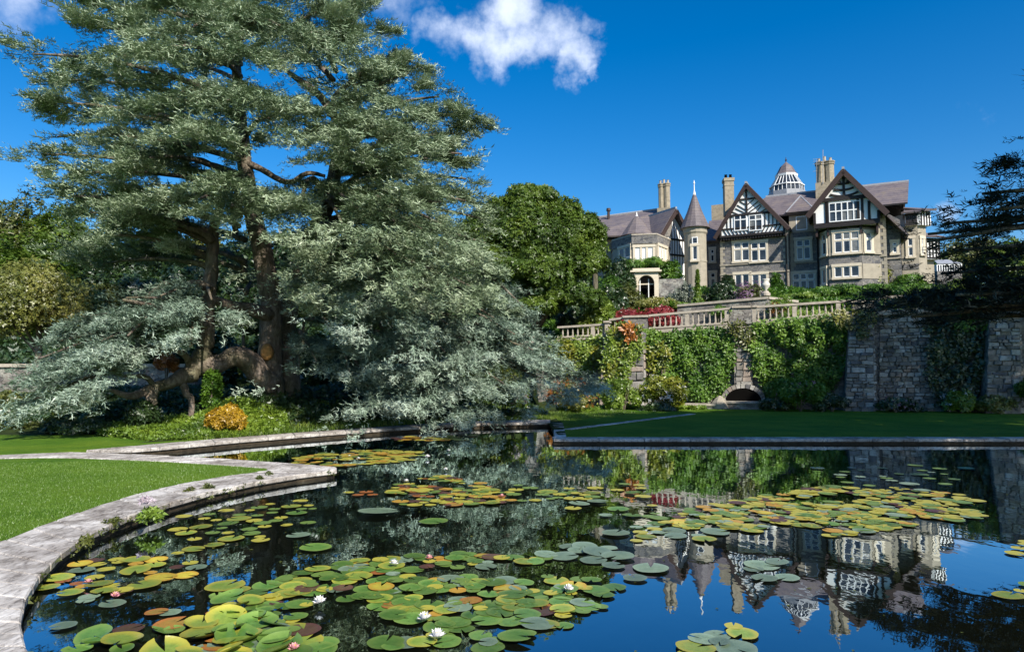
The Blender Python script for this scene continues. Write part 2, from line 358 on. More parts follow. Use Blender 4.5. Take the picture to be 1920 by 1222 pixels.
M['leaf_grey'] = leaf_mat('silver_foliage', [(.0, (.12, .15, .1)), (1, (.32, .35, .27))], .25, .05, 1.5)
M['leaf_mauve'] = leaf_mat('mauve_flowers', [(.0, (.15, .07, .13)), (1, (.42, .25, .38))], .3, .05, 2)
M['blade'] = leaf_mat('grass_blades', [(.0, (.09, .18, .014)), (.5, (.13, .235, .022)), (1, (.18, .29, .04))], .3, .04, .8)
M['blade_wild'] = leaf_mat('wild_grass_blades', [(.0, (.05, .11, .01)), (.5, (.13, .22, .02)), (1, (.28, .33, .05))], .3, .04, .8)

# ================================================================== GROUND, POOL
WZ = 0.13       # height of the lawns and kerbs above the water
far_px = [(0, 852), (140, 846), (300, 833), (450, 820), (600, 809), (740, 799), (890, 790), (1032, 787)]
far_w = [G(x, y, WZ) for x, y in far_px]
FX = [-60, -25] + [p.x for p in far_w]; FY = [10.5, 12.6] + [p.y for p in far_w]
def kerb_y(x): return interp(x, FX, FY)
def sstep(a, b, x):
    t = min(1, max(0, (x - a) / (b - a))); return t * t * (3 - 2 * t)
EDGE_X = 1.15
def wall_y(x): return interp(x, [-40, 0, 2.6, 24, 80], [31.5, 34.2, 33.8, 27.4, 22])     # front of the terrace wall
def wall_top(x): return interp(x, [-40, 2.2, 5, 8.3, 15, 22, 60], [2.2, 3.42, 3.6, 3.84, 4.32, 4.75, 5.2])
def terrace2(x): return interp(x, [-40, 5, 9, 14.5, 30, 60], [4.3, 4.8, 5.55, 5.75, 6.2, 6.6])
def gz(x, y):
    z = WZ
    if x < 1.5:
        k = max(kerb_y(x) + .5, interp(x, [-30, -9, -8, 0], [17.3, 17.6, 15.8, 22.5]))
        z += .85 * sstep(0, 5.5, y - k) * sstep(1.5, -2.5, x)
    wy = wall_y(x) + 1.7 * sstep(6.3, 5.9, x) * sstep(-8, -4, x); wt = wall_top(x)
    if x > 2: up = sstep(.45, .9, y - wy)
    else: up = sstep(-1.5 * sstep(2, -6, x), .9 + 4 * sstep(2, -6, x), y - wy)
    z = z + (wt - .1 - z) * up
    z += (terrace2(x) - wt) * sstep(40.6, 41.3, y) * sstep(4, 7, x) + (1 - sstep(4, 7, x)) * 1.5 * sstep(38, 48, y)
    z += (interp(x, [0, 12.5, 15], [7.5, 7.5, 8.55]) - terrace2(x)) * sstep(43, 57, y) * sstep(0, 12, x)
    left = sstep(6, -12, x)
    z += left * 12 * sstep(42, 110, y)
    z += 40 * sstep(90, 320, y) * (sstep(10, -60, x)) + 10 * sstep(200, 420, y) * sstep(60, 160, x)
    return z
xs = list(np.arange(-16, 30.01, .5)); xs = [x for x in xs if abs(x - EDGE_X) > .3] + [EDGE_X - .03, EDGE_X + .03]
xs += [-18, -21, -25, -30, -37, -46, -60, -80, -110, -150, -220, -350, -600, 33, 37, 42, 48, 56, 68, 85, 110, 150, 220, 350, 600]
xs.sort()
ts = list(np.arange(0, 30, .5)) + [30, 32, 34, 36, 39, 43, 48, 54, 62, 75, 90, 115, 150, 200, 270, 360, 480, 650, 900]
V = []; Fq = []
for i, x in enumerate(xs):
    y0 = kerb_y(x) + .12 if x < EDGE_X else 16.75
    for t in ts: V.append((x, y0 + t, gz(x, y0 + t) - (.02 if t < 1 else 0)))
k = len(ts)
for i in range(len(xs) - 1):
    for j in range(k - 1): Fq.append((i * k + j, (i + 1) * k + j, (i + 1) * k + j + 1, i * k + j + 1))
struct(link('ground', npmesh('ground', V, Fq, M['soil'], smooth=True)), 'grassy garden ground rising behind the pool')
mb = MB()
for (a, b, c, d) in ((-600, 600, -500, -4), (24, 600, -4, 16.9), (-600, -16, -4, 12)): mb.box(a, b, c, d, -1.5, WZ - .03)
struct(part('garden_ground', mb, M['lawn'], None), 'mown ground round the near side of the pool')
mb = MB(); mb.box(-22, 26, -6, 26, -2.2, -1.9)
struct(part('pool_bed', mb, M['dark'], None))
struct(part('pool_water', MB().add([(-24, -4.5, 0), (24.5, -4.5, 0), (24.5, 25, 0), (-24, 25, 0)], [(0, 1, 2, 3)]), M['water'], None), 'still dark pool water mirroring the house and trees')

# kerb outlines (sightings on the kerb top): water side / lawn side
frontW = [(632, 880), (560, 889), (480, 902), (400, 919), (320, 941), (240, 967), (170, 999), (115, 1036), (75, 1078), (50, 1120), (40, 1165), (50, 1210), (85, 1270), (150, 1370), (260, 1560)]
frontL = [(500, 881), (458, 887), (400, 895), (330, 908), (258, 925), (185, 947), (105, 974), (10, 1010), (-110, 1046), (-260, 1085), (-430, 1140), (-700, 1230), (-1100, 1350), (-1700, 1560), (-3000, 2000)]
W1 = [G(x, y, WZ) for x, y in frontW]; L1 = [G(x, y, WZ - .0) for x, y in frontL]
backW = [(632, 875), (560, 869), (480, 863), (400, 858), (320, 854), (250, 850.5)]
backL = [(500, 877), (440, 872.5), (370, 868), (300, 864), (230, 861), (150, 858)]
W2 = [G(x, y, WZ) for x, y in backW]; L2 = [G(x, y, WZ) for x, y in backL]
def dens(line, k):
    out = []
    for a, b in zip(line[:-1], line[1:]):
        for i in range(k): out.append(a.lerp(b, i / k))
    return out + [line[-1]]
def slab(name, a, b, c, d, z, th, par, gap=.006, mt=None, label=None):
    """one paving slab on the quad a b c d (plan view)"""
    ctr = (a + b + c + d) / 4; q = []
    for p in (a, b, c, d):
        v = (ctr - p); v.z = 0; l = v.length; q.append(p + v * (gap / max(l, .05)))
    dz = [random.uniform(-.005, .005) for _ in range(4)]
    mb = MB().hexa([(p.x, p.y, z - th) for p in q] + [(p.x + random.uniform(-.004, .004), p.y, z + e) for p, e in zip(q, dz)])
    return part(name, mb, mt or M['kerb'], par, label, bevel=.012)
def kerb(name, label, Wl, Ll, k, z=WZ, splits=1, th=.075, over=.05, close=None):
    t = thing(name, label, 'kerb', (Wl[0].x, Wl[0].y, 0))
    Wd = dens(Wl, k); Ld = dens(Ll, k)
    for i in range(len(Wd) - 1):
        a, b, c, d = Wd[i], Wd[i + 1], Ld[i + 1], Ld[i]
        wdt = ((a - d).length + (b - c).length) / 2; n = max(1, round(wdt / 1.1)) if splits else 1
        fr = [0] + [(j + random.uniform(-.12, .12)) / n for j in range(1, n)] + [1]
        for j in range(n):
            slab('slab', a.lerp(d, fr[j]), b.lerp(c, fr[j]), b.lerp(c, fr[j + 1]), a.lerp(d, fr[j + 1]), z, th, t)
    mb = MB()
    for i in range(len(Wd) - 1):
        a, b = Wd[i], Wd[i + 1]; ia = (Ld[i] - a); ib = (Ld[i + 1] - b); ia.z = ib.z = 0; ia.normalize(); ib.normalize()
        p = [a + ia * over, b + ib * over, b + ib * (over + .3), a + ia * (over + .3)]
        mb.hexa([(q.x, q.y, -1.2) for q in p] + [(q.x, q.y, z - th - .001) for q in p])
    part('retaining_wall', mb, M['riser'], t)
    return t
kerb('pool_kerb', 'curving pale weathered stone kerb between the near left lawn and the lily pool', W1, L1, 2)
kerb('pool_kerb', 'narrow stone kerb along the back of the near left lawn beside the canal arm', W2, L2, 2)
# blunt end of the peninsula
t = thing('pool_kerb', 'pointed end of the near lawn paved in pale stone between canal and pool', 'kerb', (W1[0].x, W1[0].y, 0))
slab('slab', W1[0], L1[0], L2[0], W2[0], WZ, .075, t)
mb = MB(); e = [W1[0] + Vector((-.05, .03, 0)), W2[0] + Vector((-.05, -.03, 0))]
mb.hexa([(e[0].x, e[0].y, -1.2), (e[0].x - .4, e[0].y, -1.2), (e[1].x - .4, e[1].y, -1.2), (e[1].x, e[1].y, -1.2)] + [(e[0].x, e[0].y, .05), (e[0].x - .4, e[0].y, .05), (e[1].x - .4, e[1].y, .05), (e[1].x, e[1].y, .05)])
part('retaining_wall', mb, M['riser'], t)
# path where both kerbs meet at the left
PW = [G(x, y, WZ) for x, y in [(250, 850.5), (200, 848.5), (140, 846.5), (0, 852), (-300, 858), (-900, 866)]]
PL = [G(x, y, WZ) for x, y in [(150, 858), (110, 857), (70, 857), (-60, 860), (-330, 868), (-900, 884)]]
t = thing('garden_path', 'thin paved stone path crossing the left lawn from the canal tip', 'path', (PW[0].x, PW[0].y, 0))
t['kind'] = 'structure'
A = dens(PW, 2); B = dens(PL, 2)
for i in range(len(A) - 1): slab('slab', A[i], A[i + 1], B[i + 1], B[i], WZ - .004, .08, t)
# far kerb of the canal arm
farW = [G(x, y, WZ) for x, y in [(250, 844), (300, 840), (450, 826), (600, 814), (740, 804), (880, 795.5)]]
farL = [G(x, y, WZ) for x, y in [(160, 845), (290, 833.5), (445, 820.5), (596, 809.5), (738, 799.5), (884, 790.5)]]
kerb('pool_kerb', 'long straight stone kerb under the big blue cedar on the far side of the canal', farW, farL, 3, z=WZ + .02)
eW = [G(x, y, WZ) for x, y in [(880, 795.5), (955, 794), (1032, 792.5)]]; eL = [G(x, y, WZ) for x, y in [(884, 790.5), (955, 788.5), (1032, 787.5)]]
kerb('pool_kerb', 'short pale kerb ending at the corner right of the cedar branches', eW, eL, 2, z=WZ + .02)
c1 = eW[-1]; c0 = Vector((EDGE_X, 16.6, 0)); 
sW = [c1 + Vector((.02, .1, 0)), Vector((c1.x, 20.5, 0)), Vector((EDGE_X - .1, 17.1, 0))]
sL = [p + Vector((.42, .0, 0)) for p in sW]
for p in sL + sW: p.z = WZ
kerb('pool_kerb', 'stone kerb running towards the camera along the left edge of the shaded lawn', sW, sL, 3)
rW = [Vector((EDGE_X - .15 + i * 2.2, 16.62 + (.0), WZ)) for i in range(11)]; rL = [p + Vector((0, .62, 0)) for p in rW]
kerb('pool_kerb', 'straight stone kerb in front of the shaded right lawn at the far pool edge', rW, rL, 2)

# lawns as sheets 4 mm or more above the ground
def sheet(name, pts, z, m, label):
    n = len(pts); mb = MB().add([(p.x, p.y, z) for p in pts] + [(p.x, p.y, z - .1) for p in pts], [tuple(range(n))] + [(i, i + n, (i + 1) % n + n, (i + 1) % n) for i in range(n)])
    o = part(name, mb, m, None); struct(o, label); return o
near = [p.copy() for p in L1] + [Vector((-24, 4, 0)), Vector((-24, 9, 0))] + [p for p in reversed(PL)][:-1] + [p for p in reversed(L2)]
sheet('near_lawn', near, WZ - .012, M['lawn'], 'bright mown lawn inside the curving kerb at the left')
fl = [G(x, y, WZ) for x, y in [(-900, 866), (-300, 858), (0, 852), (140, 846), (290, 833.5), (400, 824)]]
fl2 = [G(x, y, WZ) for x, y in [(330, 818), (180, 813), (0, 807), (-300, 803), (-900, 800)]]
sheet('far_left_lawn', fl + fl2, WZ + .004, M['lawn'], 'strip of mown lawn beyond the stone path at the left')
rl = [Vector((EDGE_X + .2, 17.1, 0)), Vector((24, 17.1, 0)), Vector((30, 17.1, 0)), Vector((30, 25.9, 0)), Vector((24, 26.6, 0)), Vector((9, 31, 0)), Vector((3.2, 32, 0)), Vector((1.4, 28, 0)), Vector((c1.x + .4, c1.y, 0))]
sheet('right_lawn', rl, WZ + .004, M['lawn'], 'mown lawn lying in tree shade between pool and terrace wall')
mb = MB(); a = Vector((1.55, 19.3, 0)); b = Vector((7.0, 26.6, 0)); d = (b - a).normalized(); s = Vector((d.y, -d.x, 0)) * .14
t = thing('lawn_edging', 'thin line of pale stone edging running obliquely across the right lawn', 'edging', tuple(a)); t['kind'] = 'structure'
for i in range(10):
    p, q = a.lerp(b, i / 10), a.lerp(b, (i + .97) / 10)
    slab('slab', p - s, p + s, q + s, q - s, WZ + .02, .06, t)

# grass blades
blade = (np.array([[0, -.5, 0], [0, .5, 0], [.25, 0, 1]], float), np.array([[0, 1, 2]]))
def in_poly(x, y, poly):
    c = np.zeros(len(x), bool); n = len(poly); j = n - 1
    for i in range(n):
        xi, yi = poly[i][0], poly[i][1]; xj, yj = poly[j][0], poly[j][1]
        c ^= ((yi > y) != (yj > y)) & (x < (xj - xi) * (y - yi) / (yj - yi + 1e-12) + xi); j = i
    return c
def grass(name, label, poly, n, h, wd, m, zf=None, lean=.35):
    px = np.array([p[0] for p in poly]); py = np.array([p[1] for p in poly])
    x = rng.uniform(px.min(), px.max(), n); y = rng.uniform(py.min(), py.max(), n); k = in_poly(x, y, poly); x = x[k]; y = y[k]; n = len(x)
    z = np.full(n, WZ - .014) if zf is None else np.array([zf(a, b) for a, b in zip(x, y)])
    an = rng.uniform(0, 2 * math.pi, n); hh = h * rng.uniform(.5, 1.25, n); ww = wd * rng.uniform(.6, 1.3, n)
    c, s = np.cos(an), np.sin(an); Mx = np.zeros((n, 3, 3))
    Mx[:, 0, 0] = c * hh; Mx[:, 1, 0] = s * hh; Mx[:, 0, 1] = -s * ww; Mx[:, 1, 1] = c * ww; Mx[:, 0, 2] = rng.normal(0, lean, n) * hh; Mx[:, 1, 2] = rng.normal(0, lean, n) * hh; Mx[:, 2, 2] = hh
    o = scatter(name, [blade], np.stack([x, y, z], 1), Mx, np.ones(n), m); struct(o, label, 'stuff'); return o
vis = [(-6.8, 5.6), (-5.0, 6.2)] + [(p.x, p.y) for p in reversed(L1[:8])] + [(p.x, p.y) for p in L2[:-1]] + [(-9.5, 12.0), (-11.5, 12.0), (-9.5, 9)]
grass('lawn_grass', 'short mown grass of the near left lawn', vis, 230000, .022, .006, M['blade'])
grass('bank_grass', 'rough grass growing on the bank under the cedar', [(-7.6, 15.9), (-5.5, 18.6), (-3.4, 20.8), (-1.3, 22.6), (1.3, 23.2), (2.4, 27), (0, 29), (-3, 24.5), (-6, 22), (-8, 19)], 60000, .13, .016, M['blade_wild'], gz)
grass('bank_grass', 'sunny rough grass beyond the end of the canal kerb', [(1.5, 22.5), (1.6, 26), (2.5, 30), (4.5, 30.5), (5, 27)], 9000, .08, .016, M['blade_wild'], gz)

# ================================================================== TERRACE WALL, BALUSTRADES
def ywall(px): return 34.2 - (px - 1040) * (34.2 - 27.5) / 880
def wx(px, Y): return (px - 960) / F * Y * 1.004
def WP(px, py, off=0):
    """point on the terrace wall plane seen at this place"""
    d = pixdir(px, py); A = Vector((0, 0, CAMZ)); p = P(1040, 600, 34.2); q = P(1920, 600, 27.5)
    e = (q - p); e.z = 0; n = Vector((e.y, -e.x, 0)).normalized()     # towards the camera
    p = p + n * off; tt = (p - A).dot(n) / d.dot(n); return A + d * tt
e_w = (P(1920, 600, 27.5) - P(1040, 600, 34.2)); e_w.z = 0; e_w.normalize(); n_w = Vector((e_w.y, -e_w.x, 0))
def slabwall(mb, a, b, z0a, z1a, z0b, z1b, front, back):
    """upright slab from plan point a to b, `front` towards the camera and `back` behind"""
    a0 = a + n_w * front; b0 = b + n_w * front; a1 = a - n_w * back; b1 = b - n_w * back
    mb.hexa([(a0.x, a0.y, z0a), (b0.x, b0.y, z0b), (b1.x, b1.y, z0b), (a1.x, a1.y, z0a), (a0.x, a0.y, z1a), (b0.x, b0.y, z1b), (b1.x, b1.y, z1b), (a1.x, a1.y, z1a)]); return mb
tw = thing('terrace_wall', 'tall rubble stone terrace wall with ivy and buttresses behind the right lawn', 'wall', tuple(WP(1400, 760)))
def topz(px, py): return WP(px, py).z
pts = [(1140, 626), (1216, 619), (1375, 609), (1410, 606), (1600, 588), (1850, 572), (2300, 545)]
mb = MB()
for (x0, y0), (x1, y1) in zip(pts[:-1], pts[1:]):
    a, b = WP(x0, y0), WP(x1, y1)
    if x0 == 1375 or x0 == 1216 or x0 == 1140 or x0 >= 1410: slabwall(mb, a, b, -.3, a.z - .16, -.3, b.z - .16, 0, .9)
part('masonry', mb, M['wall'], tw)
mb = MB()
for (x0, y0), (x1, y1) in zip(pts[:-1], pts[1:]):
    a, b = WP(x0, y0), WP(x1, y1); slabwall(mb, a, b, a.z - .158, a.z, b.z - .158, b.z, .14, .6)
part('coping', mb, M['coping'], tw)
# set-back lower wall at the left end
tl = thing('garden_wall', 'lower creeper-covered wall below the left end of the balustrade', 'wall', tuple(WP(1090, 700, -1.2)))
mb = MB(); a, b = WP(985, 640, -1.2), WP(1150, 630, -1.2); slabwall(mb, a, b, -.3, a.z - .1, -.3, b.z - .1, 0, .8); part('masonry', mb, M['wall'], tl)
mb = MB(); slabwall(mb, a, b, a.z - .098, a.z, b.z - .098, b.z, .13, .5); part('coping', mb, M['coping'], tl)
# buttresses (battered) with their own stones
def stones(par, quad, cw, chh, off, m, depth=.1, n_max=300, jit=.3):
    """irregular blocks over the quad (bl, br, tr, tl)"""
    bl, br, tr, tl_ = quad; hgt = ((tl_ - bl).length + (tr - br).length) / 2; rows = max(2, round(hgt / chh)); nrm = (br - bl).cross(tl_ - bl).normalized()
    if nrm.y > 0: nrm = -nrm
    ys = np.cumsum([0] + [random.uniform(.5, 1.6) for _ in range(rows)]); ys = ys / ys[-1]; cnt = 0
    for r in range(rows):
        l0, l1 = bl.lerp(tl_, ys[r]), bl.lerp(tl_, ys[r + 1]); r0, r1 = br.lerp(tr, ys[r]), br.lerp(tr, ys[r + 1])
        wd = (r0 - l0).length; n = max(1, round(wd / cw)); xs_ = np.cumsum([0] + [random.uniform(.4, 1.9) for _ in range(n)]); xs_ = xs_ / xs_[-1]
        for i in range(n):
            if cnt >= n_max: return
            g_ = .012 / wd; gv = .1
            c = [l0.lerp(r0, xs_[i] + g_), l0.lerp(r0, xs_[i + 1] - g_), l1.lerp(r1, xs_[i + 1] - g_), l1.lerp(r1, xs_[i] + g_)]
            up = (l1 - l0) * .06; c[0] = c[0] + up; c[1] = c[1] + up; c[2] = c[2] - up; c[3] = c[3] - up
            dp = off + random.uniform(.02, depth)
            ctr = (c[0] + c[1] + c[2] + c[3]) / 4
            f = [ctr.lerp(q + Vector((random.uniform(-.035, .035), 0, random.uniform(-.03, .03))), .88) + nrm * (dp + random.uniform(-.012, .012)) for q in c]; bk = [q + nrm * (off - .03) for q in c]
            part('stone', MB().hexa([tuple(bk[0]), tuple(bk[1]), tuple(bk[2]), tuple(bk[3]), tuple(f[0]), tuple(f[1]), tuple(f[2]), tuple(f[3])]), m, par); cnt += 1
stone_cols = [(.2, .19, .175), (.3, .28, .25), (.4, .375, .33), (.25, .225, .19), (.15, .145, .145), (.44, .42, .38), (.33, .27, .22)]
SM = [plain('wall_stone', c, .9, .15, .5, 5, .6, .03) for c in stone_cols]
_part = part
def part(name, mb, m, parent, *a, **k):      # each stone takes one of the stone colours
    if name == 'stone' and m is None: m = random.choice(SM)
    return _part(name, mb, m, parent, *a, **k)
def buttress(label, x0, x1, ytop, ybase, front_top, front_base, step_y, cw=.3, ch=.17):
    bt = thing('buttress', label, 'buttress', tuple(WP((x0 + x1) / 2, ybase, front_base)))
    ft0, ft1 = WP(x0, ytop, front_top), WP(x1, ytop, front_top); fb0, fb1 = WP(x0 - 9, ybase + 3, front_base), WP(x1 + 2, ybase + 3, front_base)
    fb0.z = fb1.z = .05
    bt0, bt1 = ft0 - n_w * (front_top + .1), ft1 - n_w * (front_top + .1); bb0, bb1 = fb0 - n_w * (front_base + .1), fb1 - n_w * (front_base + .1)
    _part('core', MB().hexa([tuple(fb0), tuple(fb1), tuple(bb1), tuple(bb0), tuple(ft0), tuple(ft1), tuple(bt1), tuple(bt0)]), M['wall'], bt)
    stones(bt, (fb0, fb1, ft1, ft0), cw, ch, 0, None)
    stones(bt, (fb1, bb1, bt1, ft1), cw, ch, 0, None)
    return bt, ft0, ft1, bt0, bt1
b1 = buttress('broad battered stone buttress left of the sunlit bare wall', 1592, 1637, 600, 765, .55, 1.0, 0)
slabwall(mbc := MB(), b1[3] + n_w * .1, b1[4] + n_w * .1, b1[1].z, b1[1].z + .2, b1[1].z, b1[1].z + .2, .62, -.14); part('capstone', mbc, M['coping'], b1[0])
b2 = buttress('tall shaded stone buttress at the right edge of the picture', 1856, 1912, 560, 768, .6, 1.0, 0)
b3 = buttress('creeper-grown buttress at the left end of the terrace wall', 1132, 1206, 622, 768, .75, 1.0, 0, .6, .4)
# bare wall stones
stones(tw, (WP(1648, 770), WP(1752, 770), WP(1752, 592), WP(1648, 596)), .27, .16, 0, None, .11, 280)
# fountain niche
nf = thing('wall_fountain', 'arched grotto niche with painted black shade disc and stone basin in the terrace wall', 'fountain', tuple(WP(1395, 770, .5)))
cpt = WP(1394, 752, .02); rx = (WP(1428, 752, .02) - WP(1360, 752, .02)).length / 2; rz = WP(1394, 727, .02).z - cpt.z
n = 24; V = [tuple(cpt + n_w * .3)] + [tuple(cpt + n_w * .3 + e_w * (rx * math.cos(math.pi * i / n)) + Vector((0, 0, rz * math.sin(math.pi * i / n)))) for i in range(n + 1)]
_part('shade_disc', MB().add(V, [(0, i + 1, i + 2) for i in range(n)]), M['dark'], nf)  # flat black disc ahead of the wall; its shade is painted, nothing is recessed
for i in range(13):
    a0 = math.pi * (i + .06) / 13; a1 = math.pi * (i + .94) / 13; q = []
    for (an, k2) in ((a0, 1.0), (a1, 1.0), (a1, 1.2), (a0, 1.2)):
        q.append(cpt + e_w * (rx * k2 * math.cos(an)) + Vector((0, 0, rz * math.sin(an) * k2 + (0 if k2 == 1 else .08))))
    dp = random.uniform(.3, .36)
    part('stone', MB().hexa([tuple(p + n_w * .05) for p in q] + [tuple(p + n_w * dp) for p in q]), None, nf)
mb = MB(); a, b = WP(1378, 735), WP(1412, 735); slabwall(mb, a, b, cpt.z + rz * 1.3, topz(1394, 609) - .17, cpt.z + rz * 1.3, topz(1394, 609) - .17, .28, -.002); part('pier', mb, M['wall'], nf)
stones(nf, (WP(1380, 722, .29), WP(1410, 722, .29), WP(1410, 625, .29), WP(1380, 625, .29)), .32, .26, 0, None, .06, 60)
def basin(x0, x1, ytop, ybase, off0, off1, lab):
    mb = MB(); a, b = WP(x0, ybase, off0), WP(x1, ybase, off0); zt = WP((x0 + x1) / 2, ytop, off0).z
    slabwall(mb, a, b, -.1, zt - .08, -.1, zt - .08, 0, off1); part('basin', mb, M['wall'], nf, lab)
    mb = MB(); slabwall(mb, a, b, zt - .078, zt, zt - .078, zt, .06, off1 - .02); part('basin_rim', mb, M['coping'], nf)
basin(1358, 1434, 753, 772, 1.2, .9, 'low basin in front of the arch'); basin(1283, 1350, 757, 774, 1.35, .8, None)
q = WP(1350, 762, 1.1); part('boulder', MB().lathe([(.02, 0), (.42, .05), (.36, .3), (.2, .5), (.03, .62)], 7, (q.x, q.y, .1)), M['sandstone'], nf)

# balustrades
bal_me = {}
def baluster_mesh(h):
    key = round(h, 2)
    if key not in bal_me:
        bal_me[key] = MB().box(-.055, .055, -.055, .055, 0, .07).lathe([(.045, .07), (.03, .12), (.055, .3), (.05, .42), (.028, .72), (.028, .84), (.05, .9)], 6, (0, 0, 0), False).box(-.055, .055, -.055, .055, .9, 1.0).mesh('baluster', M['coping']) if False else \
            MB().box(-.052, .052, -.052, .052, 0, h * .08).lathe([(.036, h * .08), (.048, h * .3), (.034, h * .55), (.03, h * .9)], 6, (0, 0, 0), False).box(-.052, .052, -.052, .052, h * .9, h).mesh('baluster', M['coping'])
    return bal_me[key]
def balustrade(label, segs, off=0, posts=(), rail_broken=None):
    """segs: (x0, ybase0, yrail0, x1, ybase1, yrail1)"""
    t = thing('balustrade', label, 'balustrade', tuple(WP(segs[0][0], segs[0][1], off)), 'balustrades along the terrace wall')
    for (x0, yb0, yr0, x1, yb1, yr1) in segs:
        a, b = WP(x0, yb0, off), WP(x1, yb1, off); za, zb = WP(x0, yr0, off).z, WP(x1, yr1, off).z
        L = (Vector((b.x, b.y, 0)) - Vector((a.x, a.y, 0))).length
        mb = MB(); slabwall(mb, a, b, a.z + .001, a.z + .08, b.z + .001, b.z + .08, .1, .1); part('base_rail', mb, M['coping'], t)
        mb = MB(); slabwall(mb, a, b, za - .1, za, zb - .1, zb, .12, .12); part('top_rail', mb, M['coping'], t)
        n = int(L / .245); h = ((za - .1 - a.z - .08) + (zb - .1 - b.z - .08)) / 2; me = baluster_mesh(h)
        for i in range(1, n):
            f = i / n; p = a.lerp(b, f); p.z += .08
            if i % 7 == 0:
                zt = za + (zb - za) * f
                mb = MB(); slabwall(mb, p - e_w * .09, p + e_w * .09, p.z, zt - .102, p.z, zt - .102, .09, .09); part('post', mb, M['coping'], t)
            else:
                o = link('baluster', me, t); o.location = p - t.location; o.rotation_euler.z = math.atan2(e_w.y, e_w.x)
    return t
def pier(t, x0, x1, ybase, ytop, off=0, m='wall', d=.24):
    a, b = WP(x0, ybase, off), WP(x1, ybase, off); zt = WP((x0 + x1) / 2, ytop, off).z; mb = MB(); slabwall(mb, a, b, a.z + .002, zt - .1, a.z + .002, zt - .1, d, d); part('pier', mb, M[m], t)
    mb = MB(); slabwall(mb, a - e_w * .06, b + e_w * .06, zt - .098, zt, zt - .098, zt, d + .07, d + .07); part('pier_cap', mb, M['coping'], t)
t = balustrade('lowest pale stone balustrade at the far left above yellow creeper', [(1046, 634, 612, 1141, 629, 606)], -1.2)
pier(t, 1136, 1142, 629, 602, -1.2, 'coping')
t = balustrade('short stone balustrade with solid panel in front of the red maple', [(1143, 624, 598, 1172, 622, 594)])
pier(t, 1172, 1214, 621, 592); 
t = balustrade('sunny stone balustrade across the front of the red maple', [(1217, 617, 590, 1374, 607, 576)])
pier(t, 1376, 1409, 608, 574)
t = balustrade('stone balustrade between the square pier and the dark cedar branches', [(1411, 605, 574, 1596, 587, 562)])
pier(t, 1411, 1418, 605, 573, 0, 'coping')
t = balustrade('stone balustrade half hidden behind dark cedar branches at the right', [(1648, 586, 556, 1852, 573, 546)])
pier(t, 1598, 1646, 590, 563); pier(t, 1856, 1905, 572, 543)
# wall and coping seen low at the far left
t = thing('garden_wall', 'low stone wall with pale coping behind the cedar at the left edge', 'wall', (-24, 27, 1.2))
mb = MB().box(-40, -12.5, 27, 27.6, .2, 1.95); part('masonry', mb, M['wall'], t); mb = MB().box(-40, -12.4, 26.9, 27.7, 1.952, 2.08); part('coping', mb, M['coping'], t)
M['cream_urn'] = plain('pale_urn_stone', (.6, .57, .5), .7)
# upper terrace wall with urn corner
t = thing('upper_terrace_wall', 'upper stone retaining wall with pale coping meeting at a corner below the house', 'wall', tuple(P(1440, 590, 38)))
c = P(1440, 556, 38); l = P(1270, 571, 40.5); r = P(1495, 563, 40.5)
for p, q, nm in ((l, c, 0), (c, r, 1)):
    d = (q - p); d.z = 0; d.normalize(); nn = Vector((d.y, -d.x, 0)); 
    def sl2(mb, z0, z1p, z1q, f, bk):
        a0, b0, b1_, a1 = p + nn * f, q + nn * f, q - nn * bk, p - nn * bk
        mb.hexa([(a0.x, a0.y, z0(p)), (b0.x, b0.y, z0(q)), (b1_.x, b1_.y, z0(q)), (a1.x, a1.y, z0(p)), (a0.x, a0.y, p.z + z1p), (b0.x, b0.y, q.z + z1q), (b1_.x, b1_.y, q.z + z1q), (a1.x, a1.y, p.z + z1p)]); return mb
    part('masonry', sl2(MB(), lambda v: 3.0, -.14 - .003 * nm, -.14 - .003 * nm, -.002 * nm, .5), M['wall'], t)
    part('coping', sl2(MB(), lambda v: v.z - .136 - .003 * nm, -.003 * nm, -.003 * nm, .08 - .002 * nm, .56), M['coping'], t)
u = P(1436, 553, 38.2)
t = thing('garden_urn', 'white stone urn on the corner of the upper terrace wall', 'urn', tuple(u))
s_ = .95
part('pedestal', MB().lathe([(.25, -.05), (.25, .1), (.17, .16), (.14, .22)], 12, tuple(u)), M['coping'], t)
part('bowl', MB().lathe([(.08, .22), (.06, .3), (.22, .48), (.24, .62), (.15, .74), (.22, .86), (.22, .9)], 14, tuple(u)), M['cream_urn'], t, smooth=True)

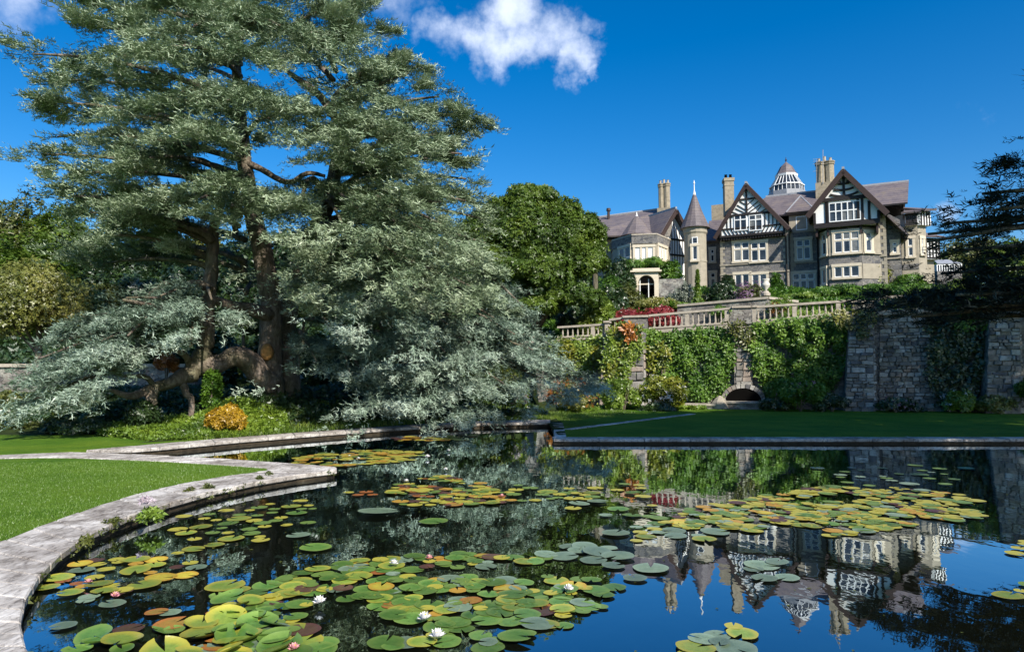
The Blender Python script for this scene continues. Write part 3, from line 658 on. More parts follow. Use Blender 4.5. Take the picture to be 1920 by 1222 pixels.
# ================================================================== THE HOUSE
part = _part
M['cream'] = plain('cream_stone_mullion', (.62, .54, .41), .8, .2, .12, 5, .1)
class Fr:
    """an upright facade plane: a along it, w up, d out of it"""
    def __init__(s, o, ang):
        s.o = Vector((o.x, o.y, 0)); s.u = Vector((math.cos(ang), math.sin(ang), 0)); s.n = Vector((s.u.y, -s.u.x, 0))
    def hit(s, px, py, d=0):
        r = pixdir(px, py); A = Vector((0, 0, CAMZ)); o = s.o + s.n * d; t = (o - A).dot(s.n) / r.dot(s.n); q = A + r * t
        return (q - o).dot(s.u), q.z
    def pt(s, a, w, d=0): return s.o + s.u * a + s.n * d + Vector((0, 0, w))
    def shift(s, d): f = Fr(s.o + s.n * d, 0); f.u = s.u; f.n = s.n; return f
    def box(s, mb, a0, a1, w0, w1, d0, d1):
        q = [s.pt(a0, 0, d1), s.pt(a1, 0, d1), s.pt(a1, 0, d0), s.pt(a0, 0, d0)]
        return mb.hexa([(p.x, p.y, w0) for p in q] + [(p.x, p.y, w1) for p in q])
    def beam(s, mb, p, q, t, d0, d1):
        dx, dw = q[0] - p[0], q[1] - p[1]; L = math.hypot(dx, dw); nx, nw = -dw / L * t / 2, dx / L * t / 2
        c = [(p[0] - nx, p[1] - nw), (q[0] - nx, q[1] - nw), (q[0] + nx, q[1] + nw), (p[0] + nx, p[1] + nw)]
        return mb.hexa([tuple(s.pt(a, w_, d0)) for a, w_ in c] + [tuple(s.pt(a, w_, d1)) for a, w_ in c])
    def poly(s, mb, pts, d0, d1):
        n = len(pts); v = [tuple(s.pt(a, w_, d0)) for a, w_ in pts] + [tuple(s.pt(a, w_, d1)) for a, w_ in pts]
        return mb.add(v, [tuple(range(n))[::-1], tuple(range(n, 2 * n))] + [(i, (i + 1) % n, (i + 1) % n + n, i + n) for i in range(n)])
def prism(mb, plan, z0, z1):
    n = len(plan); v = [(p.x, p.y, z0) for p in plan] + [(p.x, p.y, z1) for p in plan]
    return mb.add(v, [tuple(range(n))[::-1], tuple(range(n, 2 * n))] + [(i, (i + 1) % n, (i + 1) % n + n, i + n) for i in range(n)])
PHI = R(-27); HF = Fr(P(1480, 548, 60), PHI); HZ = 8.4
house = thing('manor_house', 'large stone and half-timbered manor house with gables, chimneys and a glazed roof lantern', 'house', tuple(HF.o + Vector((0, 0, HZ))))
wing = thing('house_wing', 'left stone wing with polygonal bay, small conical roof and timbered side gable', 'house', tuple(P(1195, 560, 62)))

def window(par, fr, x0, x1, y0, y1, d, cols, trans=(), stone=True, blind=False, bar=.11, sill=True):
    xc, yc = (x0 + x1) / 2, (y0 + y1) / 2
    a0 = fr.hit(x0, yc, d)[0]; a1 = fr.hit(x1, yc, d)[0]; w0 = fr.hit(xc, y1, d)[1]; w1 = fr.hit(xc, y0, d)[1]
    m = M['cream'] if stone else M['white']
    mb = MB(); bw = bar
    if stone:
        fr.box(mb, a0 - .2, a0, w0 - .02, w1 + .02, d + .002, d + .09); fr.box(mb, a1, a1 + .2, w0 - .02, w1 + .02, d + .002, d + .09)
        fr.box(mb, a0 - .24, a1 + .24, w1 + .021, w1 + .26, d + .002, d + .12)
        fr.box(mb, a0 - .24, a1 + .24, w0 - .2, w0 - .021, d + .002, d + .16)
    else:
        fr.box(mb, a0 - .07, a1 + .07, w0 - .08, w0, d, d + .1); fr.box(mb, a0 - .07, a1 + .07, w1, w1 + .07, d, d + .08)
        fr.box(mb, a0 - .07, a0, w0, w1, d, d + .08); fr.box(mb, a1, a1 + .07, w0, w1, d, d + .08)
    cs = [a0 + (a1 - a0) * i / cols for i in range(cols + 1)]; ws = [w0] + [w1 - (w1 - w0) * t for t in sorted(trans, reverse=True)] + [w1]
    for c in cs[1:-1]: fr.box(mb, c - bw / 2, c + bw / 2, w0, w1, d + .01, d + .08)
    for q in ws[1:-1]:
        for i in range(cols): fr.box(mb, cs[i] + (bw / 2 if i else 0), cs[i + 1] - (bw / 2 if i < cols - 1 else 0), q - bw / 2, q + bw / 2, d + .012, d + .075)
    wn = _part('window', mb, m, par)
    for i in range(cols):
        for j in range(len(ws) - 1):
            l = cs[i] + (bw / 2 if i else 0); r_ = cs[i + 1] - (bw / 2 if i < cols - 1 else 0)
            b_ = ws[j] + (bw / 2 if j else 0); t_ = ws[j + 1] - (bw / 2 if j < len(ws) - 2 else 0)
            mb = MB(); fr.box(mb, l, r_, b_, t_, d - .05, d + .022); _part('pane', mb, M['blind'] if blind else (M['glass_curtain'] if random.random() < .22 else M['glass']), wn)
            if stone and not blind:
                mb = MB(); f_ = .05
                fr.box(mb, l, l + f_, b_, t_, d + .023, d + .05); fr.box(mb, r_ - f_, r_, b_, t_, d + .023, d + .05); fr.box(mb, l + f_, r_ - f_, b_, b_ + f_ * 1.4, d + .023, d + .05); fr.box(mb, l + f_, r_ - f_, t_ - f_, t_, d + .023, d + .05)
                _part('casement', mb, M['white'], wn)
    return a0, a1, w0, w1
def T(par, fr, p, q, t=.15, d=0, dd=.07):
    mb = MB(); fr.beam(mb, p, q, t, d + .001, d + dd); _part('timber', mb, M['timber'], par)
def quoins(par, fr, a, side, w0, w1, d=0):
    z = w0; i = 0
    while z < w1 - .1:
        l = .42 if i % 2 else .24; h = .3; mb = MB(); x0_, x1_ = (a, a + l) if side > 0 else (a - l, a)
        fr.box(mb, x0_, x1_, z, min(w1, z + h - .012), d + .001, d + .04); _part('quoin', mb, M['sandstone'], par); z += h; i += 1
def course(par, fr, a0, a1, w, d=0, h=.14, m='sandstone'):
    mb = MB(); fr.box(mb, a0, a1, w - h / 2, w + h / 2, d + .0015, d + .1); _part('string_course', mb, M[m], par)
def barge(par, fr, pts, d, t=.3, th=.12, m='barge'):
    for p, q in zip(pts[:-1], pts[1:]):
        mb = MB(); fr.beam(mb, p, q, t, d, d + th); _part('bargeboard', mb, M[m], par)
def gable_roof(par, fr, l, ap, r, d0, d1, th=.16, name='roof', skip=None):
    """two slopes from the left eave l over the apex ap to the right eave r, from d1 (front) back to d0"""
    for k_, (p, q) in enumerate(((l, ap), (ap, r))):
        if skip == k_: continue
        dx, dw = q[0] - p[0], q[1] - p[1]; L = math.hypot(dx, dw); nx, nw = -dw / L * th, dx / L * th
        mb = MB(); c = [p, q, (q[0] + nx, q[1] + nw), (p[0] + nx, p[1] + nw)]
        fr.poly(mb, c, d0 + .003 * k_, d1 - .003 * k_); _part(name, mb, M['slate'], par)
    mb = MB(); fr.box(mb, ap[0] - .1, ap[0] + .1, ap[1] + th * .7, ap[1] + th * 1.9, d0, d1 + .01); _part('ridge_tile', mb, M['lead'], par)

H = lambda x, y, d=0: HF.hit(x, y, d)
# ---------- masonry bodies
La0, La1 = H(1351, 500)[0], H(1479, 500)[0]
jz = H(1410, 441)[1]
mb = MB(); HF.box(mb, La0, La1, 6, jz, -10, 0); part('wall', mb, M['rubble'], house)
Mtop = H(1500, 403, -1.5)[1]
mb = MB(); HF.box(mb, La1 + .001, H(1530, 500, -1.5)[0] + 2, 6, Mtop - .02, -9.9, -1.5); part('wall', mb, M['rubble'], house)
Ra0, Ra1 = H(1537, 500, .6)[0], H(1664, 500, .6)[0]; Rj = H(1590, 426, 1.6)[1]
mb = MB(); HF.box(mb, Ra0, Ra1, 6, Rj + 1.2, -9.8, .6); part('wall', mb, M['rubble'], house)
Rs1 = H(1691, 500, -.2)[0]; sz = H(1690, 412, -.2)[1]
mb = MB(); HF.poly(mb, [(Ra1 - .5, 6), (Rs1, 6), (Rs1, sz), (Ra1 - .5, sz + 1.1)], -9.7, -.2); part('wall', mb, M['rubble'], house)
# quoins and courses, left block
quoins(house, HF, La0, 1, 8, jz - .3); quoins(house, HF, La1, -1, 8, jz - .3); quoins(house, HF, Ra1, -1, 8, Rj + 1, .6)
for y in (494, 510): course(house, HF, La0 - .05, La1 + .05, H(1410, y)[1] - (.1 if y > 500 else 0), 0, .12)
course(house, HF, La1, H(1532, 493, -1.5)[0], H(1505, 492, -1.5)[1], -1.5, .14)
course(house, HF, Ra1 - 1.6, Ra1, H(1655, 480, .6)[1], .6, .12); course(house, HF, Ra1, Rs1, H(1680, 484, -.2)[1], -.2, .12)
# ---------- left block windows
for (a, b) in ((1377, 1404), (1409, 1436)):
    window(house, HF, a, b, 455, 489, 0, 2, (.36,))
for (a, b) in ((1379, 1404), (1411, 1437)): window(house, HF, a, b, 515, 540, 0, 2)
# ---------- middle recess
window(house, HF, 1494, 1519, 450, 486, -1.5, 2, (.36,)); window(house, HF, 1487, 1527, 513, 545, -1.5, 3, (.38,)); window(house, HF, 1494, 1512, 407, 430, -1.5, 1, stone=False)
mb = MB(); HF.box(mb, La1 + .01, H(1530, 420, -1.5)[0], H(1500, 436, -1.5)[1], Mtop - .021, -1.499, -1.44); part('ashlar_band', mb, M['sandstone'], house)
quoins(house, HF, H(1482, 470, -1.5)[0], 1, 8, H(1500, 438, -1.5)[1], -1.5)
mb = MB(); HF.box(mb, La1, H(1532, 400, -1.5)[0], Mtop - .02, Mtop + .15, -1.9, -1.25); part('gutter', mb, M['barge'], house)
for x, d in ((1475, .06), (1534, -1.44)):
    a = H(x, 500, d)[0]; mb = MB().tube([HF.pt(a, 8.2, d + .06), HF.pt(a, H(x, 440, d)[1], d + .06)], .06, 6); part('downpipe', mb, M['timber'], house)
# ---------- left timbered gable, jettied
d = .45; G1 = lambda x, y: H(x, y, d)
gl, ga, gr = G1(1346, 438), G1(1399, 347), G1(1475, 424)
jb = G1(1410, 441)[1]; a0, a1 = G1(1350, 440)[0], G1(1472, 440)[0]; tb = G1(1400, 402)[1]
sl_l = (ga[1] - gl[1]) / (ga[0] - gl[0]); sl_r = (ga[1] - gr[1]) / (gr[0] - ga[0])
def gy(a): return ga[1] - ((ga[0] - a) * sl_l if a < ga[0] else (a - ga[0]) * sl_r) - .12
mb = MB(); HF.poly(mb, [(a0, jb), (a1, jb), (a1, gy(a1)), (ga[0], ga[1] - .12), (a0, gy(a0))], -.2, d); part('gable_panel', mb, M['white'], house)
gable_roof(house, HF, (gl[0] - .25, gl[1] - .25 * sl_l), ga, (gr[0] + .2, gr[1] - .2 * sl_r), -8.5, d + .2)
barge(house, HF, [(gl[0] - .25, gl[1] - .25 * sl_l - .1), (ga[0], ga[1] - .08), (gr[0] + .2, gr[1] - .2 * sl_r - .1)], d + .201, .34)
T(house, HF, (a0, jb + .06), (a1, jb + .06), .2, d, .12); z2 = jb + .75; T(house, HF, (a0, z2), (a1, z2), .13, d)
nx = 17
for i in range(nx + 1):      # slanted struts in the bottom row
    a = a0 + (a1 - a0) * i / nx; mid = (a0 + a1) / 2; dx = .32 * (1 if a < mid else -1)
    if a0 + .1 < a < a1 - .1 and a0 < a + dx < a1: T(house, HF, (a + dx * .9, jb + .17), (a, z2 - .07), .085, d, .06)
for a in (a0 + .07, a1 - .07): T(house, HF, (a, jb), (a, min(gy(a), tb)), .16, d, .08)
T(house, HF, (max(a0, ga[0] - (ga[1] - tb) / sl_l + .15), tb), (min(a1, ga[0] + (ga[1] - tb) / sl_r - .1), tb), .2, d, .1)
wl = [window(house, HF, a, b, 404, 431, d, 2, (.3,), stone=False, bar=.09) for a, b in ((1378, 1399), (1406, 1428))]
for i in range(1, nx):       # studs
    a = a0 + (a1 - a0) * i / nx; top = min(tb - .09, gy(a) - .2)
    if any(q[0] - .1 < a < q[1] + .1 for q in wl):
        T(house, HF, (a, z2 + .06), (a, wl[0][2] - .09), .1, d, .05); continue
    if top > z2 + .3: T(house, HF, (a, z2 + .06), (a, top), .09, d, .055)
T(house, HF, (ga[0], tb), (ga[0], ga[1] - .4), .16, d, .08)
hz = tb + (ga[1] - tb) * .52
T(house, HF, (ga[0] - (ga[1] - hz) / sl_l + .2, hz), (ga[0] + (ga[1] - hz) / sl_r - .2, hz), .15, d, .075)
for s_ in (-1, 1):           # herringbone
    slp = sl_l if s_ < 0 else sl_r
    for i in range(1, 9):
        q = i * .42; x0 = ga[0] + s_ * .1; z0 = tb + .1 - .2 + (i - 1) * .5; p = (x0, z0)
        L = .6; e = (x0 + s_ * L * 2.6, z0 + L * 2.6 * .75)
        # stop at the beams
        def clip(p, e):
            best = None
            for k in range(40):
                f = k / 39; a = p[0] + (e[0] - p[0]) * f; z = p[1] + (e[1] - p[1]) * f
                if z < gy(a) - .3 and (z < hz - .1): best = (a, z)
                elif k > 2: break
            return best
        b = clip((p[0], max(p[1], tb + .1)), e)
        if b and abs(b[0] - p[0]) > .25: T(house, HF, (p[0], max(p[1], tb + .1)), b, .08, d, .06)
    for i in range(5):       # lower fan beside the windows
        a = ga[0] + s_ * (.8 + i * .42); 
        if tb + .1 + .5 < gy(a) - .2: T(house, HF, (a, tb + .1), (a + s_ * .45, min(gy(a + s_ * .45) - .2, tb + .1 + .55)), .08, d, .055)
for i in range(24):          # little brackets under the jetty
    a = a0 + .1 + (a1 - a0 - .2) * i / 23; mb = MB(); HF.box(mb, a - .07, a + .07, jb - .26, jb - .001, .002, d + .02); part('bracket', mb, M['timber'], house)
# ---------- right bay and jettied gable
Y1, Y2 = 1.6, .6
b0, b1_ = H(1554, 480, Y1)[0], H(1616, 480, Y1)[0]; c0, c1_ = H(1538, 480, Y2)[0] + .0, H(1652, 480, Y2)[0]
bayz = H(1585, 428, Y1)[1]
plan = [HF.pt(c0, 0, Y2 - .2), HF.pt(c0, 0, Y2), HF.pt(b0, 0, Y1), HF.pt(b1_, 0, Y1), HF.pt(c1_, 0, Y2), HF.pt(c1_, 0, Y2 - .2)]
part('bay', prism(MB(), plan, 6, bayz), M['rubble'], house)
def frame2(p, q):
    f = Fr(p, math.atan2((q - p).y, (q - p).x)); return f
fL = frame2(HF.pt(c0, 0, Y2), HF.pt(b0, 0, Y1)); fR = frame2(HF.pt(b1_, 0, Y1), HF.pt(c1_, 0, Y2)); fF = HF.shift(Y1)
for f_, L in ((fL, (HF.pt(b0, 0, Y1) - HF.pt(c0, 0, Y2)).length), (fR, (HF.pt(c1_, 0, Y2) - HF.pt(b1_, 0, Y1)).length)):
    for (yt, yb) in ((430, 476), (496, 524)):
        zt, zb = H(1585, yt, Y1)[1], H(1585, yb, Y1)[1]; mb = MB(); f_.box(mb, .03, L - .03, zb, zt, .001, .04); part('ashlar_band', mb, M['sandstone'], house)
    course(house, f_, 0, L, H(1585, 477, Y1)[1], .04, .14)
for (yt, yb) in ((430, 476), (496, 524)):
    zt, zb = H(1585, yt, Y1)[1], H(1585, yb, Y1)[1]; mb = MB(); HF.box(mb, b0, b1_, zb, zt, Y1 + .001, Y1 + .04); part('ashlar_band', mb, M['sandstone'], house)
course(house, HF, b0, b1_, H(1585, 477, Y1)[1], Y1 + .04, .14)
window(house, HF, 1565, 1610, 436, 473, Y1 + .04, 3, (.38,)); window(house, HF, 1565, 1610, 500, 519, Y1 + .04, 3)
window(house, fR, 1623, 1633, 437, 471, .04, 1, (.35,)); window(house, fL, 1543, 1549, 440, 478, .04, 1, (.35,)); window(house, fL, 1543, 1549, 505, 532, .04, 1)
window(house, HF, 1674, 1681, 455, 474, -.2, 1, (.35,)); 
d = 1.9; jb = H(1590, 423, d)[1]; a0, a1 = H(1526, 425, d)[0], H(1650, 418, d)[0]
gl, ga, gr = H(1521, 398, d), H(1581, 322, d), H(1661, 398, d)
sl_l = (ga[1] - gl[1]) / (ga[0] - gl[0]); sl_r = (ga[1] - gr[1]) / (gr[0] - ga[0])
mb = MB(); HF.poly(mb, [(a0, jb), (a1, jb), (a1, gy(a1)), (ga[0], ga[1] - .12), (a0, gy(a0))], .5, d); part('gable_panel', mb, M['white'], house)
er = (gr[0] + 1.5, gr[1] - 1.5 * sl_r)
gable_roof(house, HF, (gl[0] - .3, gl[1] - .3 * sl_l), ga, (gr[0] + .1, gr[1] - .1 * sl_r), -8.4, d + .45)
mb = MB(); q0 = (gr[0] + .05, gr[1] - .05 * sl_r); th = .16; L = math.hypot(1, sl_r); nx_, nw_ = sl_r / L * th, 1 / L * th
HF.poly(mb, [q0, er, (er[0] + nx_, er[1] + nw_), (q0[0] + nx_, q0[1] + nw_)], -8.3, 1.0); part('roof', mb, M['slate'], house)
barge(house, HF, [(gl[0] - .3, gl[1] - .3 * sl_l - .12), (ga[0], ga[1] - .1), (gr[0] + .1, gr[1] - .1 * sl_r - .12)], d + .451, .42)
tb = H(1585, 372, d)[1]
T(house, HF, (a0, jb + .1), (a1, jb + .1), .3, d, .16); hw = [window(house, HF, 1556, 1612, 380, 413, d, 5, (.45,), stone=False, bar=.09)]
T(house, HF, (ga[0] - (ga[1] - tb) / sl_l + .1, tb), (ga[0] + (ga[1] - tb) / sl_r - .1, tb), .3, d, .14); ws_ = hw[0][2] - .15
T(house, HF, (a0, ws_), (a1, ws_), .13, d, .06)
nst = 11
for i in range(nst + 1):
    a = a0 + .08 + (a1 - a0 - .16) * i / nst
    T(house, HF, (a, jb + .25), (a, ws_ - .07), .16, d, .08)
for a in (a0 + .08, a0 + 1.0, a0 + 1.0 * 1.0 + .0, hw[0][0] - .2, hw[0][1] + .2, a1 - 1.55, a1 - .75, a1 - .08):
    top = min(tb - .15, gy(a) - .3)
    if top > ws_ + .3: T(house, HF, (a, ws_ + .06), (a, top), .2, d, .08)
T(house, HF, (ga[0], tb), (ga[0], ga[1] - .5), .2, d, .09)
for s_ in (-1, 1):
    for i in range(5):
        z0 = tb + .2 + i * .52; 
        p = (ga[0] + s_ * .1, z0); pts = []
        for k_ in range(7):
            f = k_ / 6; a = ga[0] + s_ * (.1 + f * 1.9); z = z0 + .1 * f + .75 * f * f
            if z < gy(a) - .32: pts.append((a, z))
        for p, q in zip(pts[:-1], pts[1:]): T(house, HF, p, q, .17, d, .08)
    for (z_, dl) in ((tb + .25, 2.6), (tb + .9, 1.9)):
        pass
# projecting open arch truss in front of the gable head
z3 = tb + .55
for s_ in (-1, 1):
    pts = []
    for k_ in range(9):
        f = k_ / 8; a = ga[0] + s_ * (.2 + 2.5 * f); z = ga[1] - .9 - f * f * 2.1 - .35 * f
        if z < gy(a) - .1: pts.append((a, z))
    for p, q in zip(pts[:-1], pts[1:]): T(house, HF, p, q, .18, d + .2, .1)
# side return panels and brackets of the right gable
for a in (a0 + .2, b0, b1_, a1 - .2):
    mb = MB(); HF.poly(mb, [(a - .08, jb - .7), (a + .08, jb - .7), (a + .08, jb), (a - .08, jb)], .6, d - .1); part('bracket', mb, M['barge'], house)
# ---------- main roof
rd = -5.5; R0, R1 = H(1436, 372, rd), H(1704, 344, rd); ez = H(1500, 402, -1.2)[1]; rz_ = (H(1545, 355, rd)[1] + R0[1]) / 2; rz_ = H(1650, 349, rd)[1]
def slope(par, p0, p1, q1, q0, th=.15, name='roof', m='slate'):
    nn = (p1 - p0).cross(q0 - p0).normalized()
    if nn.z < 0: nn = -nn
    return part(name, MB().hexa([tuple(p0), tuple(p1), tuple(q1), tuple(q0)] + [tuple(x + nn * th) for x in (p0, p1, q1, q0)]), M[m], par)
Rr = H(1703, 400, -.9)[0]; r0 = R0[0]; r1 = R1[0]
lr = rz_ - .3
slope(house, HF.pt(r0 - 1.8, ez, -1.2), HF.pt(Rr, ez, -1.2), HF.pt(r1, rz_, rd), HF.pt(r0, rz_, rd))
slope(house, HF.pt(Rr, ez, rd * 2 + 1.2), HF.pt(r0 - 1.8, ez, rd * 2 + 1.2), HF.pt(r0, rz_, rd - .01), HF.pt(r1, rz_, rd - .01))
slope(house, HF.pt(r0 - 1.8, ez, rd * 2 + 1.2), HF.pt(r0 - 1.8, ez, -1.2), HF.pt(r0, rz_, rd), HF.pt(r0 - .02, rz_, rd - .01))
part('gable_end', MB().add([tuple(HF.pt(Rr - .3, ez - 1, -1.4)), tuple(HF.pt(Rr - .3, ez - 1, rd * 2 + 1.4)), tuple(HF.pt(Rr - .3, ez, rd * 2 + 1.4)), tuple(HF.pt(r1 - .3, rz_, rd)), tuple(HF.pt(Rr - .3, ez, -1.4))], [(0, 1, 2, 3, 4)]), M['rubble'], house)
mb = MB(); HF.box(mb, r0, r1, rz_ + .08, rz_ + .26, rd - .12, rd + .12); part('ridge_tile', mb, M['lead'], house)
# small hipped dormer roof over the recess
p0, p1, ap = HF.pt(H(1474, 404, -.9)[0], Mtop + .1, -1.0), HF.pt(H(1528, 402, -.9)[0], Mtop + .1, -1.0), HF.pt(H(1501, 370, -3.2)[0], H(1501, 371, -3.2)[1], -3.2)
bk = HF.pt(H(1501, 370, -3.2)[0], ap.z, -5.4)
for tri in ((p0, p1, ap), (p0, ap, bk), (p1, bk, ap)):
    nn = (tri[1] - tri[0]).cross(tri[2] - tri[0]).normalized(); 
    if nn.z < 0: nn = -nn
    part('roof', MB().add([tuple(v) for v in tri] + [tuple(v + nn * .14) for v in tri], [(0, 1, 2), (3, 4, 5), (0, 1, 4, 3), (1, 2, 5, 4), (2, 0, 3, 5)]), M['slate'], house)
for a_, b_ in ((ap, p0), (ap, p1)): part('hip_tile', MB().tube([a_ + Vector((0, 0, .18)), b_ + Vector((0, 0, .15))], .07, 5), M['lead'], house)
# dark link block left of the left gable
mb = MB(); HF.box(mb, H(1316, 500, -3)[0], La0 - .001, 6, H(1340, 452, -3)[1], -9, -3); part('wall', mb, M['rubble'], house)
slope(house, HF.pt(H(1322, 450, -2.6)[0], H(1340, 453, -2.6)[1], -2.6), HF.pt(La0 + .4, H(1340, 453, -2.6)[1], -2.6), HF.pt(La0 + .4, H(1345, 415, -6)[1], -6), HF.pt(H(1330, 420, -6)[0], H(1345, 415, -6)[1], -6))
window(house, HF, 1333, 1339, 468, 490, -3, 1, (.4,), stone=True); window(house, HF, 1333, 1341, 512, 536, -3, 1, (.4,))
# ---------- right-hand block with bay and timbering
S = HF.shift(-2.0); s0, s1 = S.hit(1690, 460)[0], S.hit(1722, 460)[0]
fS = Fr(S.pt(s1, 0, 0), R(20)); s2 = fS.hit(1737, 460)[0]; ztop = S.hit(1705, 424)[1]
plan = [S.pt(s0, 0, -6), S.pt(s0, 0, 0), S.pt(s1, 0, 0), fS.pt(s2, 0, 0), fS.pt(s2, 0, -5)]
part('wall', prism(MB(), plan, 6, ztop), M['sandstone'], house)
window(house, S, 1703, 1711, 448, 480, 0, 1, (.45,)); window(house, fS, 1727, 1730, 448, 476, 0, 1, (.45,))
mb = MB(); S.box(mb, s0 + .05, s1 - .02, S.hit(1705, 505)[1], S.hit(1705, 495)[1], .001, .05); part('string_course', mb, M['rubble'], house)
U0 = S.hit(1697, 412, .3)[0]; uz0, uz1 = ztop + .001, S.hit(1705, 402, .3)[1]
mb = MB(); S.box(mb, U0, s1, uz0, uz1, -4, .3); part('timbered_panel', mb, M['white'], house)
fS3 = fS.shift(.28); mb = MB(); fS3.box(mb, .02, s2 + .3, uz0, uz1 + .3, -3, 0); part('timbered_panel', mb, M['white'], house)
for i in range(6): T(house, S, (U0 + .1 + (s1 - U0 - .2) * i / 5, uz0), (U0 + .1 + (s1 - U0 - .2) * i / 5, uz1), .13, .3, .05)
for i in range(4): T(house, fS3, (.1 + s2 * i / 3, uz0), (.1 + s2 * i / 3, uz1 + .25), .12, 0, .05)
T(house, S, (U0, uz0 + .1), (s1, uz0 + .1), .16, .3, .08); T(house, S, (U0, uz1 - .05), (s1, uz1 - .05), .14, .3, .08)
slope(house, S.pt(U0 - .3, uz1, .7), S.pt(s1 + .3, uz1, .7), S.pt(s1 - .2, uz1 + .85, -2), S.pt(U0 + .3, uz1 + .85, -2))
slope(house, fS.pt(0, uz1 + .1, .7), fS.pt(s2 + .5, uz1 + .3, .7), fS.pt(s2 - .2, uz1 + 1.0, -2), fS.pt(0, uz1 + .9, -2))
# farther jettied timber block at the right end
Z = Fr(P(1737, 480, 66), R(8)); z0_, z1_ = Z.hit(1737, 470)[0], Z.hit(1761, 470)[0]
for (yt, yb, d_) in ((446, 486, 0), (486, 530, -.5)):
    mb = MB(); Z.box(mb, z0_ - 1, z1_ + d_ * .4, Z.hit(1745, yb)[1], Z.hit(1745, yt)[1] - .002, -5, d_); part('timbered_panel' if yt == 446 else 'wall', mb, M['white'] if yt == 446 else M['sandstone'], house)
zt, zb = Z.hit(1745, 447)[1], Z.hit(1745, 485)[1]
for i in range(5): T(house, Z, (z0_ + (z1_ - z0_) * i / 4, zb), (z0_ + (z1_ - z0_) * i / 4, zt), .13, 0, .06)
for w_ in (zb + .1, (zt + zb) / 2, zt - .1): T(house, Z, (z0_ - .5, w_), (z1_, w_), .14, 0, .08)
slope(house, Z.pt(z0_ - 1.2, zt, .4), Z.pt(z1_ + .4, zt, .4), Z.pt(z1_ - 1, zt + 1.4, -3), Z.pt(z0_ - 1, zt + 1.4, -3))
# ---------- roof lantern
lc = HF.pt(H(1475, 350, -8)[0], 0, -8); lz = lambda y: P(1475, y + 4, lc.y).z; sc_ = lc.y / F * .74
part('lantern_base', MB().lathe([(45 * sc_, lz(372)), (45 * sc_, lz(357.5))], 8, (lc.x, lc.y, 0)), M['lead'], house)
ln = part('lantern_glazing', MB().lathe([(42 * sc_, lz(357)), (40 * sc_, lz(346)), (26 * sc_, lz(330)), (25 * sc_, lz(327.5))], 8, (lc.x, lc.y, 0)), M['glass'], house)
mb = MB()
for j in range(24):
    an = 2 * math.pi * (j + .5) / 24
    seg = (an - math.pi / 8) % (math.pi / 4) - math.pi / 8; kk = math.cos(math.pi / 8) / math.cos(seg)
    pp = [Vector((lc.x + r_ * kk * 1.0 * math.cos(an), lc.y + r_ * kk * math.sin(an), z)) for r_, z in ((42.6 * sc_, lz(357)), (40.6 * sc_, lz(346)), (26.6 * sc_, lz(330)), (25.6 * sc_, lz(327)))]
    mb.tube(pp, .035, 4)
_part('glazing_bars', mb, M['white'], ln)
part('lantern_band', MB().lathe([(43 * sc_, lz(347)), (43 * sc_, lz(345.3))], 8, (lc.x, lc.y, 0)), M['white'], house)
part('lantern_eave', MB().lathe([(27 * sc_, lz(328.5)), (28 * sc_, lz(324.5))], 8, (lc.x, lc.y, 0)), M['white'], house)
part('lantern_roof', MB().lathe([(28 * sc_, lz(325)), (22 * sc_, lz(319)), (15 * sc_, lz(309)), (4 * sc_, lz(302)), (1.5 * sc_, lz(300))], 8, (lc.x, lc.y, 0)), M['slate'], house)
part('finial', MB().lathe([(1.2 * sc_, lz(301)), (1.2 * sc_, lz(298)), (3 * sc_, lz(296.5)), (1 * sc_, lz(295)), (.6 * sc_, lz(291))], 8, (lc.x, lc.y, 0)), M['barge'], house)
# ---------- chimneys
def chimney(par, x0, x1, yt, yb, D, flues=2, cap=True, pots=0, m='chimney', label=None):
    c = P((x0 + x1) / 2, (yt + yb) / 2, D); k = c.y / F; wd = (x1 - x0) * k / 2; z1_, z0_ = P(c.x, yt, D).z, P(c.x, yb, D).z
    z1_ = CAMZ + (P((x0 + x1) / 2, yt, D).z - CAMZ); z0_ = P((x0 + x1) / 2, yb, D).z
    fr = Fr(c, PHI); mb = MB(); n = flues
    fr.box(mb, -wd * 1.12, wd * 1.12, z0_ - 2.5, z0_ + (z1_ - z0_) * .16, -wd * .8, wd * .8)
    for i in range(n):
        a = -wd + (2 * wd) * (i + .5) / n; r_ = wd / n * 1.12; cc = fr.pt(a, 0, 0)
        mb.lathe([(r_, z0_ + (z1_ - z0_) * .158), (r_, z1_ - .35), (r_ * 1.18, z1_ - .3), (r_ * 1.18, z1_ - .2), (r_ * 1.05, z1_ - .18), (r_ * 1.25, z1_ - .08), (r_ * 1.25, z1_)], 8, (cc.x, cc.y, 0))
    ch = part('chimney', mb, M[m], par, label)
    for i in range(pots):
        a = -wd + 2 * wd * (i + .5) / pots; cc = fr.pt(a, 0, random.uniform(-.1, .1)); h = random.uniform(.3, .5)
        _part('chimney_pot', MB().lathe([(.13, z1_ - .01), (.11, z1_ + h), (.14, z1_ + h + .04)], 8, (cc.x, cc.y, 0)), M['coping'], ch)
    return ch
